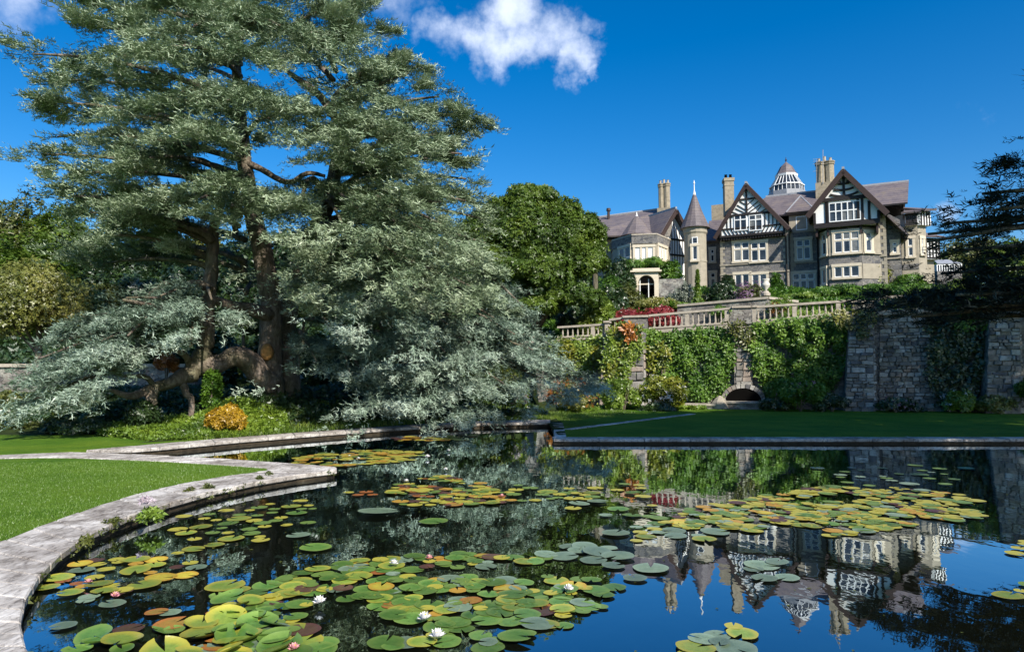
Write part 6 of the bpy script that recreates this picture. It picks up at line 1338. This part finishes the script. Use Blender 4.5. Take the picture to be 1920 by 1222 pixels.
S_ = [
 # foot of the wall
 ('flowering_shrub', 'yellow green flowering shrub at the foot of the ivy wall', 1238, 735, 29.6, 50, 38, 'leaf_yel', 2600, .15, ('leaf_white', 120, .12)),
 ('leafy_shrub', 'lime leaved shrub between the left buttress and the flowering shrub', 1170, 735, 29.6, 38, 36, 'leaf_lime', 1700, .15, None),
 ('azalea_shrub', 'orange tinted azalea left of the buttress foot', 1075, 740, 27.5, 42, 28, 'leaf_bronze', 1900, .13, ('leaf_orange', 300, .12)),
 ('azalea_shrub', 'small coral leaved azalea below the cedar skirts', 1045, 728, 28.4, 24, 18, 'leaf_orange', 600, .12, None),
 ('border_plant', 'low dark plant under the flowering shrub', 1235, 768, 29.0, 40, 14, 'leaf_dark', 700, .14, None),
 ('rounded_shrub', 'dark rounded shrub in front of the right ivy', 1500, 735, 28.6, 48, 34, 'leaf_ivy', 2600, .15, ('leaf_mauve', 50, .1)),
 ('border_plant', 'dark low border plant right of the fountain basin', 1455, 756, 28.8, 30, 16, 'leaf_dark', 700, .14, None),
 ('border_plant', 'dark border plant left of the broad buttress', 1560, 752, 28.3, 34, 20, 'leaf_dark', 900, .14, None),
 ('border_plant', 'shaded low plants under the bare stone wall', 1680, 757, 27.8, 44, 12, 'leaf_dark', 700, .13, ('leaf_mauve', 30, .1)),
 ('border_plant', 'green and bronze border plant in the shaded recess', 1800, 748, 27.3, 34, 20, 'leaf_lime', 700, .13, ('leaf_white', 40, .1)),
 ('border_plant', 'reddish border plant in front of the right buttress', 1868, 752, 27.0, 34, 16, 'leaf_bronze', 600, .13, None),
 ('border_plant', 'leafy border plant at the right edge of the lawn', 1935, 735, 26.6, 34, 34, 'leaf_ivy', 900, .15, None),
 # terrace between the walls
 ('japanese_maple', 'spreading red japanese maple behind the balustrade', 1218, 590, 36.5, 66, 22, 'leaf_red', 4200, .14, None),
 ('lime_shrub', 'lime green shrub left of the red maple', 1128, 580, 37, 34, 24, 'leaf_lime', 1800, .17, None),
 ('lime_shrub', 'small lime shrub behind the short balustrade', 1105, 596, 36.4, 26, 16, 'leaf_yel', 900, .15, None),
 ('leafy_shrub', 'dark shrub close behind the lowest balustrade', 1075, 592, 38, 36, 22, 'leaf_dark', 1500, .2, None),
 ('leafy_shrub', 'dark green shrub behind the lime shrub', 1150, 556, 41, 40, 26, 'leaf_dark', 1900, .2, None),
 ('leafy_shrub', 'feathery olive bush above the red maple at the left', 1175, 545, 44, 36, 24, 'leaf_olive', 1500, .17, None),
 ('leafy_shrub', 'brown green bush just over the red maple', 1232, 566, 42, 44, 10, 'leaf_bronze', 1300, .15, None),
 ('silver_shrub', 'silvery grey shrub left of the narrow cypress', 1282, 545, 46, 22, 24, 'leaf_grey', 1300, .15, None),
 ('leafy_shrub', 'rounded dark shrub right of the narrow cypress', 1352, 545, 46, 32, 18, 'leaf_dark', 1900, .18, None),
 ('leafy_shrub', 'clipped green shrub against the left gable wall', 1364, 527, 56, 13, 14, 'leaf_dark', 700, .2, None),
 ('lavender_bush', 'mauve flowering bush left of the stone urn', 1408, 546, 44, 28, 18, 'leaf_olive', 1200, .14, ('leaf_mauve', 900, .13)),
 ('climbing_shrub', 'green shrub growing up between the two gabled blocks', 1457, 530, 56, 14, 22, 'leaf_ivy', 900, .2, None),
 ('leafy_shrub', 'reddish low plant on the terrace right of the urn', 1465, 566, 37.5, 26, 10, 'leaf_orange', 300, .13, ('leaf_lime', 500, .14)),
 ('clipped_hedge', 'bright leafy hedge under the middle windows of the house', 1505, 556, 50, 40, 10, 'leaf_lime', 1800, .17, None),
 ('clipped_hedge', 'green hedge in front of the right bay of the house', 1570, 548, 50, 46, 14, 'leaf_ivy', 2400, .18, None),
 ('clipped_hedge', 'green hedge right of the bay under the bronze climber', 1640, 545, 50, 46, 16, 'leaf_ivy', 2400, .18, None),
 ('leafy_shrub', 'green shrubs lining the terrace behind the right balustrade', 1720, 545, 48, 50, 18, 'leaf_ivy', 2600, .19, None),
 ('leafy_shrub', 'green shrub seen behind the cedar boughs at the right', 1810, 545, 46, 50, 22, 'leaf_lime', 2200, .19, None),
 ('climbing_shrub', 'bronze and green climber round the foot of the right bay', 1645, 508, 57.5, 36, 24, 'leaf_bronze', 2600, .2, ('leaf_yel', 500, .2)),
 ('climbing_shrub', 'green climber at the left corner of the bay windows', 1606, 512, 57.5, 16, 16, 'leaf_lime', 900, .2, None),
 ('leafy_shrub', 'green bush beside the right end of the house', 1700, 528, 56, 34, 16, 'leaf_ivy', 1800, .2, None),
 ('leafy_shrub', 'low yellow green plants on the terrace behind the balustrade', 1500, 586, 33, 60, 8, 'leaf_lime', 1500, .13, None),
 ('leafy_shrub', 'green plants hanging over the upper terrace wall', 1345, 577, 39, 22, 6, 'leaf_ivy', 500, .14, None),
 ('leafy_shrub', 'olive bushes on the slope under the left gable', 1340, 560, 48, 50, 12, 'leaf_olive', 1800, .18, None),
 ('leafy_shrub', 'lime tinted bushes on the slope under the turret', 1262, 572, 43, 44, 8, 'leaf_lime', 1200, .16, None),
 ('leafy_shrub', 'dark bushes beyond the red maple at its left', 1100, 560, 44, 40, 20, 'leaf_dark', 1600, .2, None),
 ('leafy_shrub', 'mixed green bushes just left of the loggia steps', 1140, 535, 48, 40, 22, 'leaf_ivy', 1800, .2, None),
 # round the loggia
 ('climbing_hedge', 'dark climber heaped over the left side of the arched loggia', 1158, 510, 56, 36, 26, 'leaf_dark', 2800, .24, None),
 ('climbing_hedge', 'green climber running over the top of the arched loggia', 1215, 490, 58.5, 48, 8, 'leaf_ivy', 1700, .22, None),
 ('climbing_hedge', 'dense green climber covering the wall right of the loggia', 1258, 516, 57, 22, 32, 'leaf_ivy', 2400, .22, None),
 ('leafy_shrub', 'small shrubs at the foot of the arched loggia', 1170, 556, 50, 20, 12, 'leaf_olive', 800, .18, None),
 ('leafy_shrub', 'grey green bush under the turret', 1264, 556, 50, 20, 12, 'leaf_grey', 800, .16, None),
 # left garden
 ('amber_shrub', 'round bright amber shrub on the grass bank', 420, 781, 17.4, 35, 30, 'leaf_amber', 4600, .075, None),
 ('leafy_shrub', 'ivy wrapped stump under the crooked cedar limb', 398, 728, 19.6, 18, 42, 'leaf_ivy', 1500, .12, None),
 ('leafy_shrub', 'dark ivy mound left of the prop root', 270, 768, 18.6, 30, 26, 'leaf_dark', 1400, .12, None),
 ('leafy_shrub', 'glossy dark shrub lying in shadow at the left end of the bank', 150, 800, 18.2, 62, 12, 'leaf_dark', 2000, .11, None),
 ('ornamental_grass', 'buff tufted grass under the left cedar boughs', 48, 772, 19.5, 30, 34, 'leaf_olive', 1300, .14, None),
 ('yellow_shrub', 'green mound on the lawn edge under the left cedar boughs', 130, 752, 22, 48, 26, 'leaf_lime', 1800, .15, None),
 ('orange_shrub', 'orange shrub glimpsed through the cedar between the trunks', 312, 665, 24, 22, 12, 'leaf_orange', 500, .12, None),
 ('dead_bush', 'grey twiggy bush behind the lower right cedar skirts', 800, 680, 21.4, 40, 30, 'leaf_grey', 1400, .12, None),
 ('yellow_shrub', 'yellow flowered shrub showing between the right cedar skirts', 945, 700, 24.5, 34, 20, 'leaf_yel', 900, .13, None),
 ('pink_shrub', 'pinkish shrub behind the lowest right cedar boughs', 960, 728, 24, 30, 14, 'leaf_pink', 250, .12, ('leaf_lime', 600, .12)),
]
for nm, lab, px, py, D, rx_, ry_, m, n, sz, ex in S_:
    shrub(nm, lab, px, py, D, rx_, ry_, M[m], n, sz, extra=(M[ex[0]], ex[1], ex[2]) if ex else None)
# narrow cypress
b = P(1310, 585, 45); t = thing('cypress_tree', 'slim upright bright green cypress on the terrace', 'tree', (b.x, b.y, gz(b.x, b.y))); k = 45 / F; pr = []
for i in range(9):
    y = 578 - i * 8.2; r = (9.5 - i * .95) * k; q = P(1308, y, 45); pr.append(blob_leaves((q.x, q.y, q.z), (r, r, .34), 330, .11, 8))
foliage('crown', pr, M['leaf_lime'], t); part('trunk', MB().tube([(b.x, b.y, gz(b.x, b.y) - .1), (b.x, b.y, P(1308, 515, 45).z)], [.06, .01], 6), M['bark'], t)
# ground cover and rough plants (nobody could count them)
def cover(name, label, poly, n, size, m, h=.18, kind='stuff', tm=CLUMP):
    px = [p[0] for p in poly]; py = [p[1] for p in poly]; x = rng.uniform(min(px), max(px), n * 2); y = rng.uniform(min(py), max(py), n * 2); k = in_poly(x, y, poly); x, y = x[k][:n], y[k][:n]
    lm = lump(x, y, 1.6, 5); z = np.array([gz(a, b) for a, b in zip(x, y)]) + h * (.45 + .8 * lm) * rng.random(len(x)) + .02; p = np.stack([x, y, z], 1)
    nn = UP + rng.normal(0, .5, p.shape); o = scatter(name, tm, p, frames(np.cross(nn, rng.normal(0, 1, p.shape)), nn), size * rng.uniform(.6, 1.3, len(p)), m, np.clip(.4 + .4 * lm + .4 * rng.random(len(x)) - .2, 0, 1)); struct(o, label, kind); return o
cover('ground_cover', 'bright leafy ground cover on the bank below the crooked cedar', [(-10.4, 17.3), (-8.4, 16.0), (-7.4, 16.4), (-6, 18.6), (-6.6, 20), (-9, 19.6), (-11, 18.6)], 9000, .11, M['leaf_lime'], .3)
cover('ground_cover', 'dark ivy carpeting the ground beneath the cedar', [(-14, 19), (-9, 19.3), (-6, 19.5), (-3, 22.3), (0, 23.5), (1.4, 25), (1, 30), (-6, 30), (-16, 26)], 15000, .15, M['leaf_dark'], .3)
cover('ground_cover', 'planting at the far end of the left lawn', [(-20, 18), (-11, 18.6), (-13, 22), (-22, 24)], 4500, .14, M['leaf_olive'], .3)
cover('ground_cover', 'low green planting along the far border by the kerb end', [(1.8, 27.5), (2.6, 31.5), (5.2, 31), (8.6, 31), (8.4, 29.5), (4, 30.2), (3, 27)], 3200, .13, M['leaf_lime'], .2)
cover('ground_cover', 'mixed planting covering the terrace bank below the house', [(4, 36), (9, 40.5), (20, 40.5), (28, 36), (36, 44), (40, 56), (26, 55), (14, 57), (6, 57), (2, 48), (2, 38)], 26000, .38, M['leaf_ivy'], .5)
cover('ground_cover', 'green ground cover on the slope behind the cedar', [(-30, 30), (2, 36), (3, 48), (-4, 60), (-40, 60)], 12000, .45, M['leaf_dark'], .6)
# ornamental flower tuft on the kerb
k_ = G(283, 968, WZ)
t = thing('kerb_flower', 'small plant with pale lilac flowers growing from the edge of the curved kerb', 'flower', tuple(k_))
foliage('foliage', [blob_leaves((k_.x, k_.y + .02, .12), (.16, .12, .13), 170, .07, 6)], M['leaf_lime'], t)
foliage('blossom', [blob_leaves((k_.x - .03, k_.y + .02, .3), (.12, .08, .05), 40, .05, 4)], M['leaf_pink'], t)
edge = []
for i, (a, b_) in enumerate(zip(W1[:-3], W1[1:-2])):
    L = (b_ - a).length
    for j in range(int(L * 26)):
        f = random.random(); q = a.lerp(b_, f)
        if math.sin(i * 2.1 + f * 5) + math.sin(q.x * 4.3) > .15: edge.append((q.x + random.uniform(-.03, .05), q.y + random.uniform(-.04, .03), WZ - random.uniform(.0, .09)))
e = np.array(edge); nn = rng.normal(0, .6, e.shape) + UP; o = scatter('kerb_weeds', CLUMP, e, frames(np.cross(nn, rng.normal(0, 1, e.shape)), nn), .045 * rng.uniform(.5, 1.5, len(e)), M['leaf_olive']); struct(o, 'tiny weeds and moss in the edge of the curved kerb', 'stuff')
for (px, py), wl_ in zip(((352, 921), (385, 915), (480, 897), (500, 890), (205, 978), (150, 1010)), ('just right of the lilac flowers', 'second right of the lilac flowers', 'on the kerb before its pointed end', 'nearest the pointed end of the kerb', 'left of the lilac flowers', 'nearest the camera on the kerb')):
    q = G(px, py, WZ); t = thing('kerb_weed', 'small green weed over the water, ' + wl_, 'weed', tuple(q), 'weeds along the kerb edge')
    foliage('foliage', [blob_leaves((q.x + .03, q.y, .1), (.09, .08, .1), 60, .05, 4)], M['leaf_olive'], t)

# ================================================================== WATER LILIES
def pad_mesh(seed, curl=0.0, m=None):
    r = np.random.default_rng(seed); n = 20; V = [(0.08, 0, .004)]; a0 = r.uniform(.1, .22); ex = r.uniform(.88, 1.08); w1, w2 = r.uniform(0, 6.28, 2)
    for ring in (.55, .85, 1.0):
        for i in range(n):
            a = a0 + (2 * math.pi - 2 * a0) * i / (n - 1); rr = ring * (1 + .025 * math.sin(5 * a + w1))
            z = .004 + (.012 + curl * .11 * (.5 + .5 * math.sin(a * 1.0 + w2))) * max(0, ring - .6) / .4 + (ring == 1.0) * (.006 * math.sin(3 * a + w2) + .006) + (curl > .3) * .12 * max(0, math.sin(a * 1 + w2)) * (ring > .9)
            V.append((rr * math.cos(a) * ex, rr * math.sin(a), z))
    Fs = [(0, 1 + i, 2 + i) for i in range(n - 1)]
    for k in range(2):
        for i in range(n - 1): q = 1 + k * n + i; Fs.append((q, q + n, q + n + 1, q + 1))
    me = bpy.data.meshes.new('lily_pad'); me.from_pydata(V, [], Fs); me.polygons.foreach_set('use_smooth', [True] * len(me.polygons)); me.materials.append(m); me.update(); return me
def pad_material(name, c1, c2, edge_):
    def b(t, out):
        tcn = N(t, 'ShaderNodeTexCoord'); ln_ = N(t, 'ShaderNodeVectorMath', operation='LENGTH'); t.links.new(tcn.outputs['Object'], ln_.inputs[0])
        oi = N(t, 'ShaderNodeObjectInfo'); ad = N(t, 'ShaderNodeVectorMath', operation='ADD'); t.links.new(pos_vec(t), ad.inputs[0]); n = noise(t, 6, 5, .65, ad.outputs[0]); n2 = noise(t, 30, 4, .6, ad.outputs[0])
        c = ramp(t, n.outputs['Fac'], [(.3, c1), (.7, c2)]); c = mixc(t, c, ramp(t, n2.outputs['Fac'], [(.3, (.75, .75, .7)), (.7, (1.15, 1.15, 1.1))]), .7, 'MULTIPLY')
        g_ = N(t, 'ShaderNodeTexGradient', gradient_type='RADIAL'); t.links.new(tcn.outputs['Object'], g_.inputs[0]); sn = N(t, 'ShaderNodeMath', operation='SINE'); mm = N(t, 'ShaderNodeMath', operation='MULTIPLY'); mm.inputs[1].default_value = 6.2832 * 15
        t.links.new(g_.outputs['Fac'], mm.inputs[0]); t.links.new(mm.outputs[0], sn.inputs[0]); v = ramp(t, sn.outputs[0], [(.8, (1, 1, 1)), (1, (1.25, 1.2, 1.05))]); c = mixc(t, c, v, .6, 'MULTIPLY')
        m_ = N(t, 'ShaderNodeMapRange'); m_.inputs['From Min'].default_value = .55; m_.inputs['From Max'].default_value = 1.0; sm = N(t, 'ShaderNodeMath', operation='MULTIPLY_ADD'); sm.inputs[1].default_value = .5; t.links.new(n.outputs['Fac'], sm.inputs[0]); 
        sb = N(t, 'ShaderNodeMath', operation='ADD'); sb.inputs[1].default_value = -.25; t.links.new(ln_.outputs['Value'], sb.inputs[0]); t.links.new(sb.outputs[0], sm.inputs[2]); t.links.new(sm.outputs[0], m_.inputs['Value']); c = mixc(t, c, edge_, m_.outputs[0])
        hv = N(t, 'ShaderNodeHueSaturation'); mr_ = N(t, 'ShaderNodeMapRange'); mr_.inputs['To Min'].default_value = .65; mr_.inputs['To Max'].default_value = 1.25; t.links.new(oi.outputs['Random'], mr_.inputs['Value']); t.links.new(mr_.outputs[0], hv.inputs['Value']); t.links.new(c, hv.inputs['Color'])
        n5 = noise(t, 17, 3, .7, ad.outputs[0]); sp_ = ramp(t, n5.outputs['Fac'], [(.27, (.25, .14, .06)), (.33, (1, 1, 1))]); c9 = mixc(t, hv.outputs[0], sp_, .9, 'MULTIPLY')
        principled(t, out, c9, .3, .5, n2.outputs['Fac'], .35, .006)
    return mat(name, b)
PM = {'green': pad_material('green_lily_pad', (.06, .15, .025), (.13, .24, .05), (.16, .25, .05)), 'lime': pad_material('yellow_green_lily_pad', (.16, .26, .04), (.28, .34, .06), (.4, .36, .05)),
      'yellow': pad_material('yellow_lily_pad', (.45, .36, .04), (.55, .45, .06), (.5, .28, .04)), 'orange': pad_material('orange_lily_pad', (.42, .2, .04), (.3, .22, .05), (.45, .15, .04)),
      'brown': pad_material('brown_lily_pad', (.09, .04, .03), (.14, .09, .05), (.12, .05, .04)), 'grey': pad_material('grey_green_lily_pad', (.12, .18, .12), (.19, .26, .17), (.2, .27, .18))}
PME = {(k, v): pad_mesh(hash((len(k), v)) % 1000 + v * 7, 0 if v < 4 else (.35 if v < 6 else 1.0), m) for k, m in PM.items() for v in range(7)}
pads = []      # x, y, r, colour, place, curl
def lily_zone(poly, gap, r0, mix, place, jitter=.25, curl=(0, 1, 2, 3), keep=1.0, lim=9999):
    w_ = [G(x, y, 0) for x, y in poly]; pl = [(p.x, p.y) for p in w_]; x0, x1 = min(p[0] for p in pl), max(p[0] for p in pl); y0, y1 = min(p[1] for p in pl), max(p[1] for p in pl)
    n = int((x1 - x0) * (y1 - y0) * 60 / (r0 / .12) ** 2); cand = rng.uniform([x0, y0], [x1, y1], (n, 2)); ok = in_poly(cand[:, 0], cand[:, 1], pl); cols = list(mix); pw = np.array([mix[c_] for c_ in cols], float); pw /= pw.sum(); loc_ = []
    for (x, y), o_ in zip(cand, ok):
        if not o_ or rng.random() > keep: continue
        if place in ('near', 'right', 'canal', 'middle') and .5 * math.sin(x * 3.1 + 1.7 * math.sin(y * 2.3)) + .5 * math.sin(y * 4.3 + 1.3 * math.sin(x * 2.1 + 2)) + rng.normal(0, .14) > .52: continue
        r = r0 * rng.uniform(.5, 1.25)
        if any((x - a) ** 2 + (y - b) ** 2 < (gap * (r + c_)) ** 2 for a, b, c_ in loc_): continue
        loc_.append((x, y, r)); pads.append((x, y, r, cols[rng.choice(len(cols), p=pw)], place, int(rng.choice(curl))))
        if len(loc_) >= lim: break
G1m = {'green': .5, 'lime': .26, 'yellow': .06, 'brown': .04, 'orange': .02, 'grey': .12}
lily_zone([(430, 1110), (560, 1075), (700, 1045), (860, 1038), (1050, 1050), (1070, 1075), (1180, 1110), (1160, 1140), (1080, 1165), (1010, 1200), (960, 1222), (380, 1222), (470, 1160)], .38, .096, G1m, 'near')
lily_zone([(110, 1245), (150, 1195), (230, 1178), (330, 1175), (420, 1135), (520, 1140), (560, 1240)], .52, .125, {'green': .45, 'lime': .5, 'yellow': .05}, 'corner', curl=(4, 5, 6, 6))
lily_zone([(380, 1120), (430, 1095), (560, 1120), (640, 1240), (420, 1240)], .8, .13, {'lime': .6, 'green': .4}, 'near', curl=(4, 6, 1))
lily_zone([(1205, 968), (1340, 945), (1480, 922), (1570, 908), (1700, 915), (1790, 925), (1850, 945), (1840, 972), (1700, 988), (1580, 1008), (1420, 1000), (1240, 990)], .38, .098, {'lime': .5, 'green': .3, 'yellow': .07, 'brown': .04, 'grey': .09}, 'right')
lily_zone([(1010, 925), (1200, 905), (1240, 950), (1210, 985), (1100, 960), (1020, 945)], 1.0, .12, {'lime': .3, 'green': .5, 'grey': .3}, 'right', keep=.25)
lily_zone([(1500, 880), (1700, 870), (1850, 880), (1800, 915), (1560, 905)], 1.4, .12, {'green': .6, 'grey': .4}, 'right', keep=.12)
lily_zone([(545, 862), (600, 850), (700, 844), (790, 848), (806, 856), (760, 866), (640, 874), (560, 872)], .5, .115, {'lime': .6, 'yellow': .2, 'green': .2}, 'canal')
lily_zone([(720, 820), (900, 815), (890, 826), (740, 828)], .7, .14, {'yellow': .4, 'lime': .4, 'brown': .2}, 'canal', keep=.7)
lily_zone([(735, 905), (830, 892), (900, 905), (960, 930), (960, 946), (860, 950), (740, 946)], .5, .1, {'orange': .12, 'lime': .4, 'brown': .12, 'yellow': .12, 'green': .24}, 'middle')
lily_zone([(860, 925), (1000, 905), (1130, 915), (1100, 935), (900, 950)], 1.0, .12, {'green': .5, 'lime': .5}, 'middle', keep=.4)
lily_zone([(620, 925), (740, 915), (740, 940), (620, 935)], 1.1, .12, {'orange': .3, 'lime': .7}, 'middle', keep=.5)
lily_zone([(85, 1105), (100, 1075), (180, 1050), (300, 1040), (380, 1062), (350, 1085), (200, 1130), (100, 1130)], .7, .105, {'lime': .6, 'yellow': .15, 'orange': .06, 'grey': .14, 'brown': .05}, 'left', keep=1)
lily_zone([(330, 970), (560, 938), (600, 950), (560, 980), (480, 1020), (330, 1040)], 1.0, .11, {'lime': .6, 'green': .4}, 'left', keep=.7)
lily_zone([(100, 1130), (300, 1100), (340, 1150), (120, 1180)], 1.4, .11, {'brown': .3, 'lime': .3, 'grey': .4}, 'left', keep=.25)
lily_zone([(220, 1165), (330, 1140), (420, 1150), (340, 1185), (240, 1185)], 1.2, .11, {'orange': .6, 'brown': .4}, 'left', keep=.4)
lily_zone([(690, 962), (800, 955), (830, 985), (700, 1000)], 1.7, .2, {'green': .5, 'grey': .5}, 'middle', keep=.35)
lily_zone([(560, 975), (640, 985), (620, 1035), (540, 1030)], 1.7, .13, {'green': .4, 'grey': .6}, 'middle', keep=.2)
lily_zone([(1010, 1035), (1100, 1022), (1180, 1030), (1150, 1050), (1050, 1056)], .55, .13, {'grey': 1}, 'pale', curl=(0, 1))
lily_zone([(1395, 1060), (1440, 1048), (1490, 1062), (1470, 1095), (1410, 1100)], .55, .13, {'grey': .9, 'lime': .1}, 'pale', curl=(0, 1))
lily_zone([(1130, 995), (1250, 985), (1360, 992), (1340, 1012), (1180, 1018)], .8, .12, {'grey': .6, 'lime': .4}, 'pale')
lily_zone([(1340, 1182), (1400, 1172), (1420, 1195), (1400, 1222), (1300, 1235), (1270, 1222)], .6, .11, {'lime': .5, 'grey': .5}, 'pale')
lily_zone([(1880, 1020), (1960, 1010), (1960, 1050), (1890, 1048)], .5, .09, {'lime': .5, 'green': .5}, 'pale', lim=5)
lily_zone([(1880, 1105), (1960, 1095), (1970, 1130), (1890, 1125)], .5, .09, {'lime': .5, 'green': .5}, 'pale', lim=5)
lily_zone([(1150, 1040), (1230, 1055), (1200, 1090), (1120, 1060)], .95, .13, {'grey': .4, 'lime': .6}, 'pale', lim=6)
PL_ = {'near': ('in the dense raft at the near middle of the pool', 'lily pads of the near raft'), 'corner': ('with curled-up rim at the bottom left corner of the pool', 'curled lily pads in the near corner'), 'right': ('in the broad raft under the mirrored house', 'lily pads of the right raft'),
       'canal': ('in the far raft beside the tip of the left lawn', 'lily pads in the canal arm'), 'middle': ('scattered over the middle of the dark water', 'scattered lily pads in mid pool'), 'left': ('floating near the curved kerb at the left', 'lily pads by the curved kerb'), 'pale': ('in a loose patch over the mirrored roofs and sky', 'lily pads over the mirrored roofs')}
CW = {'green': 'mid green', 'lime': 'yellow green', 'yellow': 'yellow', 'orange': 'orange tinged', 'brown': 'dark brown', 'grey': 'grey green'}
pads = [p for p in pads if p[1] < 23]
pads.sort(key=lambda p: -(p[2] / math.hypot(p[0], p[1], CAMZ)) * (1 if abs(p[0]) < p[1] * .78 else .2))
rest_v = []; rest_f = []
ext = {}
for p in pads: ext.setdefault(p[4], []).append((p[0] / p[1], p[1]))
def spot(pl_, x, y):
    a = np.array(ext[pl_]); qx = (a[:, 0] < x / y).mean(); qy = (a[:, 1] < y).mean()
    return ['far left', 'left', 'left of centre', 'centre', 'right of centre', 'right', 'far right'][min(6, int(qx * 7))], ['frontmost', 'front', 'lower middle', 'middle', 'upper middle', 'back', 'rearmost'][min(6, int(qy * 7))]
for i, (x, y, r, col_, pl_, cu) in enumerate(pads):
    me = PME[(col_, cu)]; rz_ = rng.uniform(0, 6.28); z = .003 + (i % 7) * .0016; tx, ty = rng.normal(0, .025 if cu < 4 else .12, 2)
    if i < 300:
        o = bpy.data.objects.new('lily_pad', me); C.objects.link(o); o.location = (x, y, z + (.02 if cu > 3 else abs(tx) * r + abs(ty) * r)); o.rotation_euler = (tx, ty, rz_); o.scale = (r, r, r * (1 if cu > 3 else 1))
        fx, fy = spot(pl_, x, y)
        where = {'near': 'near raft', 'corner': 'curled corner pads', 'right': 'right raft', 'canal': 'far canal raft', 'middle': 'mid pool scatter', 'left': 'pads by the kerb', 'pale': 'patches over mirrored roofs'}[pl_]
        sz = 'small' if r < .105 else ('large' if r > .13 else 'medium')
        tag(o, f"{sz} {CW[col_]} lily pad, {fy}, {fx}, of the {where}", 'lily pad', PL_[pl_][1])
    else: rest_v.append((i, x, y, r, col_, cu, rz_, z))
for col_ in PM:
    vs, fs = [], []; 
    for (i, x, y, r, cc, cu, rz_, z) in rest_v:
        if cc != col_: continue
        me = PME[(cc, cu)]; b_ = len(vs); cs, sn = math.cos(rz_), math.sin(rz_)
        for v in me.vertices: vs.append((x + r * (v.co.x * cs - v.co.y * sn), y + r * (v.co.x * sn + v.co.y * cs), z + .004 + v.co.z * r))
        for p in me.polygons: fs.append(tuple(b_ + k for k in p.vertices))
    if vs: mb = MB(); mb.v = vs; mb.f = fs; struct(_part('distant_lily_pads', mb, PM[col_].copy(), None, smooth=True), f'{CW[col_]} lily pads too small to tell apart', 'stuff')
# small fallen leaves and scum floating between the pads
n = 520; fx = rng.uniform(-6, 7, n); fy = rng.uniform(4.2, 15, n); k = (fx > np.array([interp(y, [4, 4.4, 6, 8, 10, 11], [-3.0, -3.2, -4.0, -4.6, -4.2, -3]) for y in fy]) + .15); fx, fy = fx[k], fy[k]; p = np.stack([fx, fy, np.full(len(fx), .004)], 1); nn = UP + rng.normal(0, .04, p.shape)
struct(scatter('floating_leaves', LEAF, p, frames(np.cross(nn, rng.normal(0, 1, p.shape)), nn), .04 * rng.uniform(.3, 1.3, len(p)), M['leaf_olive']), 'tiny fallen leaves floating on the dark water', 'stuff')
# flowers
def petal_ring(mb, n, L, w_, tilt, z, ph):
    for i in range(n):
        a = 2 * math.pi * i / n + ph; d = Vector((math.cos(a), math.sin(a), 0)); s = Vector((-d.y, d.x, 0)); up = Vector((0, 0, 1))
        p0 = d * .01 + up * z; p1 = d * (L * .55 * math.cos(tilt)) + up * (z + L * .45 * math.sin(tilt)); p2 = d * (L * math.cos(tilt)) + up * (z + L * math.sin(tilt) * 1.1)
        mb.add([tuple(p0), tuple(p1 - s * w_ + up * .008), tuple(p2), tuple(p1 + s * w_ + up * .008), tuple(p1 - up * .006)], [(0, 1, 4), (1, 2, 4), (2, 3, 4), (3, 0, 4)])
mb = MB(); petal_ring(mb, 9, .06, .016, .35, .012, 0); petal_ring(mb, 8, .055, .014, .8, .016, .3); petal_ring(mb, 6, .045, .012, 1.2, .02, .1); FLm = mb.mesh('petals', plain('white_petal', (.85, .83, .8), .5, .3, .04, 20, .05), True)
STm = MB().lathe([(.004, .02), (.013, .04), (.01, .052), (.002, .054)], 8).mesh('stamens', plain('yellow_stamen', (.7, .45, .04), .6))
PKm = FLm.copy(); PKm.materials.clear(); PKm.materials.append(plain('pink_petal', (.75, .35, .38), .5, .3, .1, 20, .05))
WBm = None
for (px, py, s_, pink, lab) in [(738, 1059, 1.1, 0, 'white water lily at the back edge of the near raft'), (600, 1130, 1.2, 0, 'white water lily in the left half of the near raft'), (797, 1162, 1.25, 0, 'upright white water lily in the middle of the near raft'), (820, 1196, 1.35, 0, 'open white water lily nearest the front of the raft'), (552, 1216, .9, 1, 'pale pink bud at the bottom of the near raft'),
                                (802, 857, 1.3, 0, 'white water lily at the right end of the canal raft'), (672, 1145 - 285, .9, 0, 'small white water lily amid the canal raft'), (762, 903, 1.1, 0, 'white water lily beside the orange pads'), (836, 880, .9, 0, 'white water lily behind the orange pads'), (842, 845, .9, 0, 'farthest white water lily by the canal mouth'),
                                (941, 931, 1.0, 1, 'pinkish water lily right of the orange pads'), (805, 1047, .9, 1, 'coral water lily bud behind the near raft'), (165, 1092, .8, 1, 'red pink water lily near the curved kerb'), (215, 1117, .8, 1, 'dusky pink water lily nearer the corner by the kerb'), (1066, 1105, 1.0, 0, 'cream water lily at the right end of the near raft'), (655, 855, .8, 0, 'tiny white water lily at the back of the canal raft')]:
    q = G(px, py, .03); t = thing('water_lily', lab, 'flower', (q.x, q.y, .022)); o = link('petals', PKm if pink else FLm, t); s_ *= .78; o.scale = (s_,) * 3; o.rotation_euler = (random.uniform(-.2, .2), random.uniform(-.2, .2), random.random() * 6); o = link('stamens', STm, t); o.scale = (s_,) * 3
print('PADS', len(pads), 'TRIS', sum(len(o.data.polygons) for o in bpy.data.objects if o.type == 'MESH'))
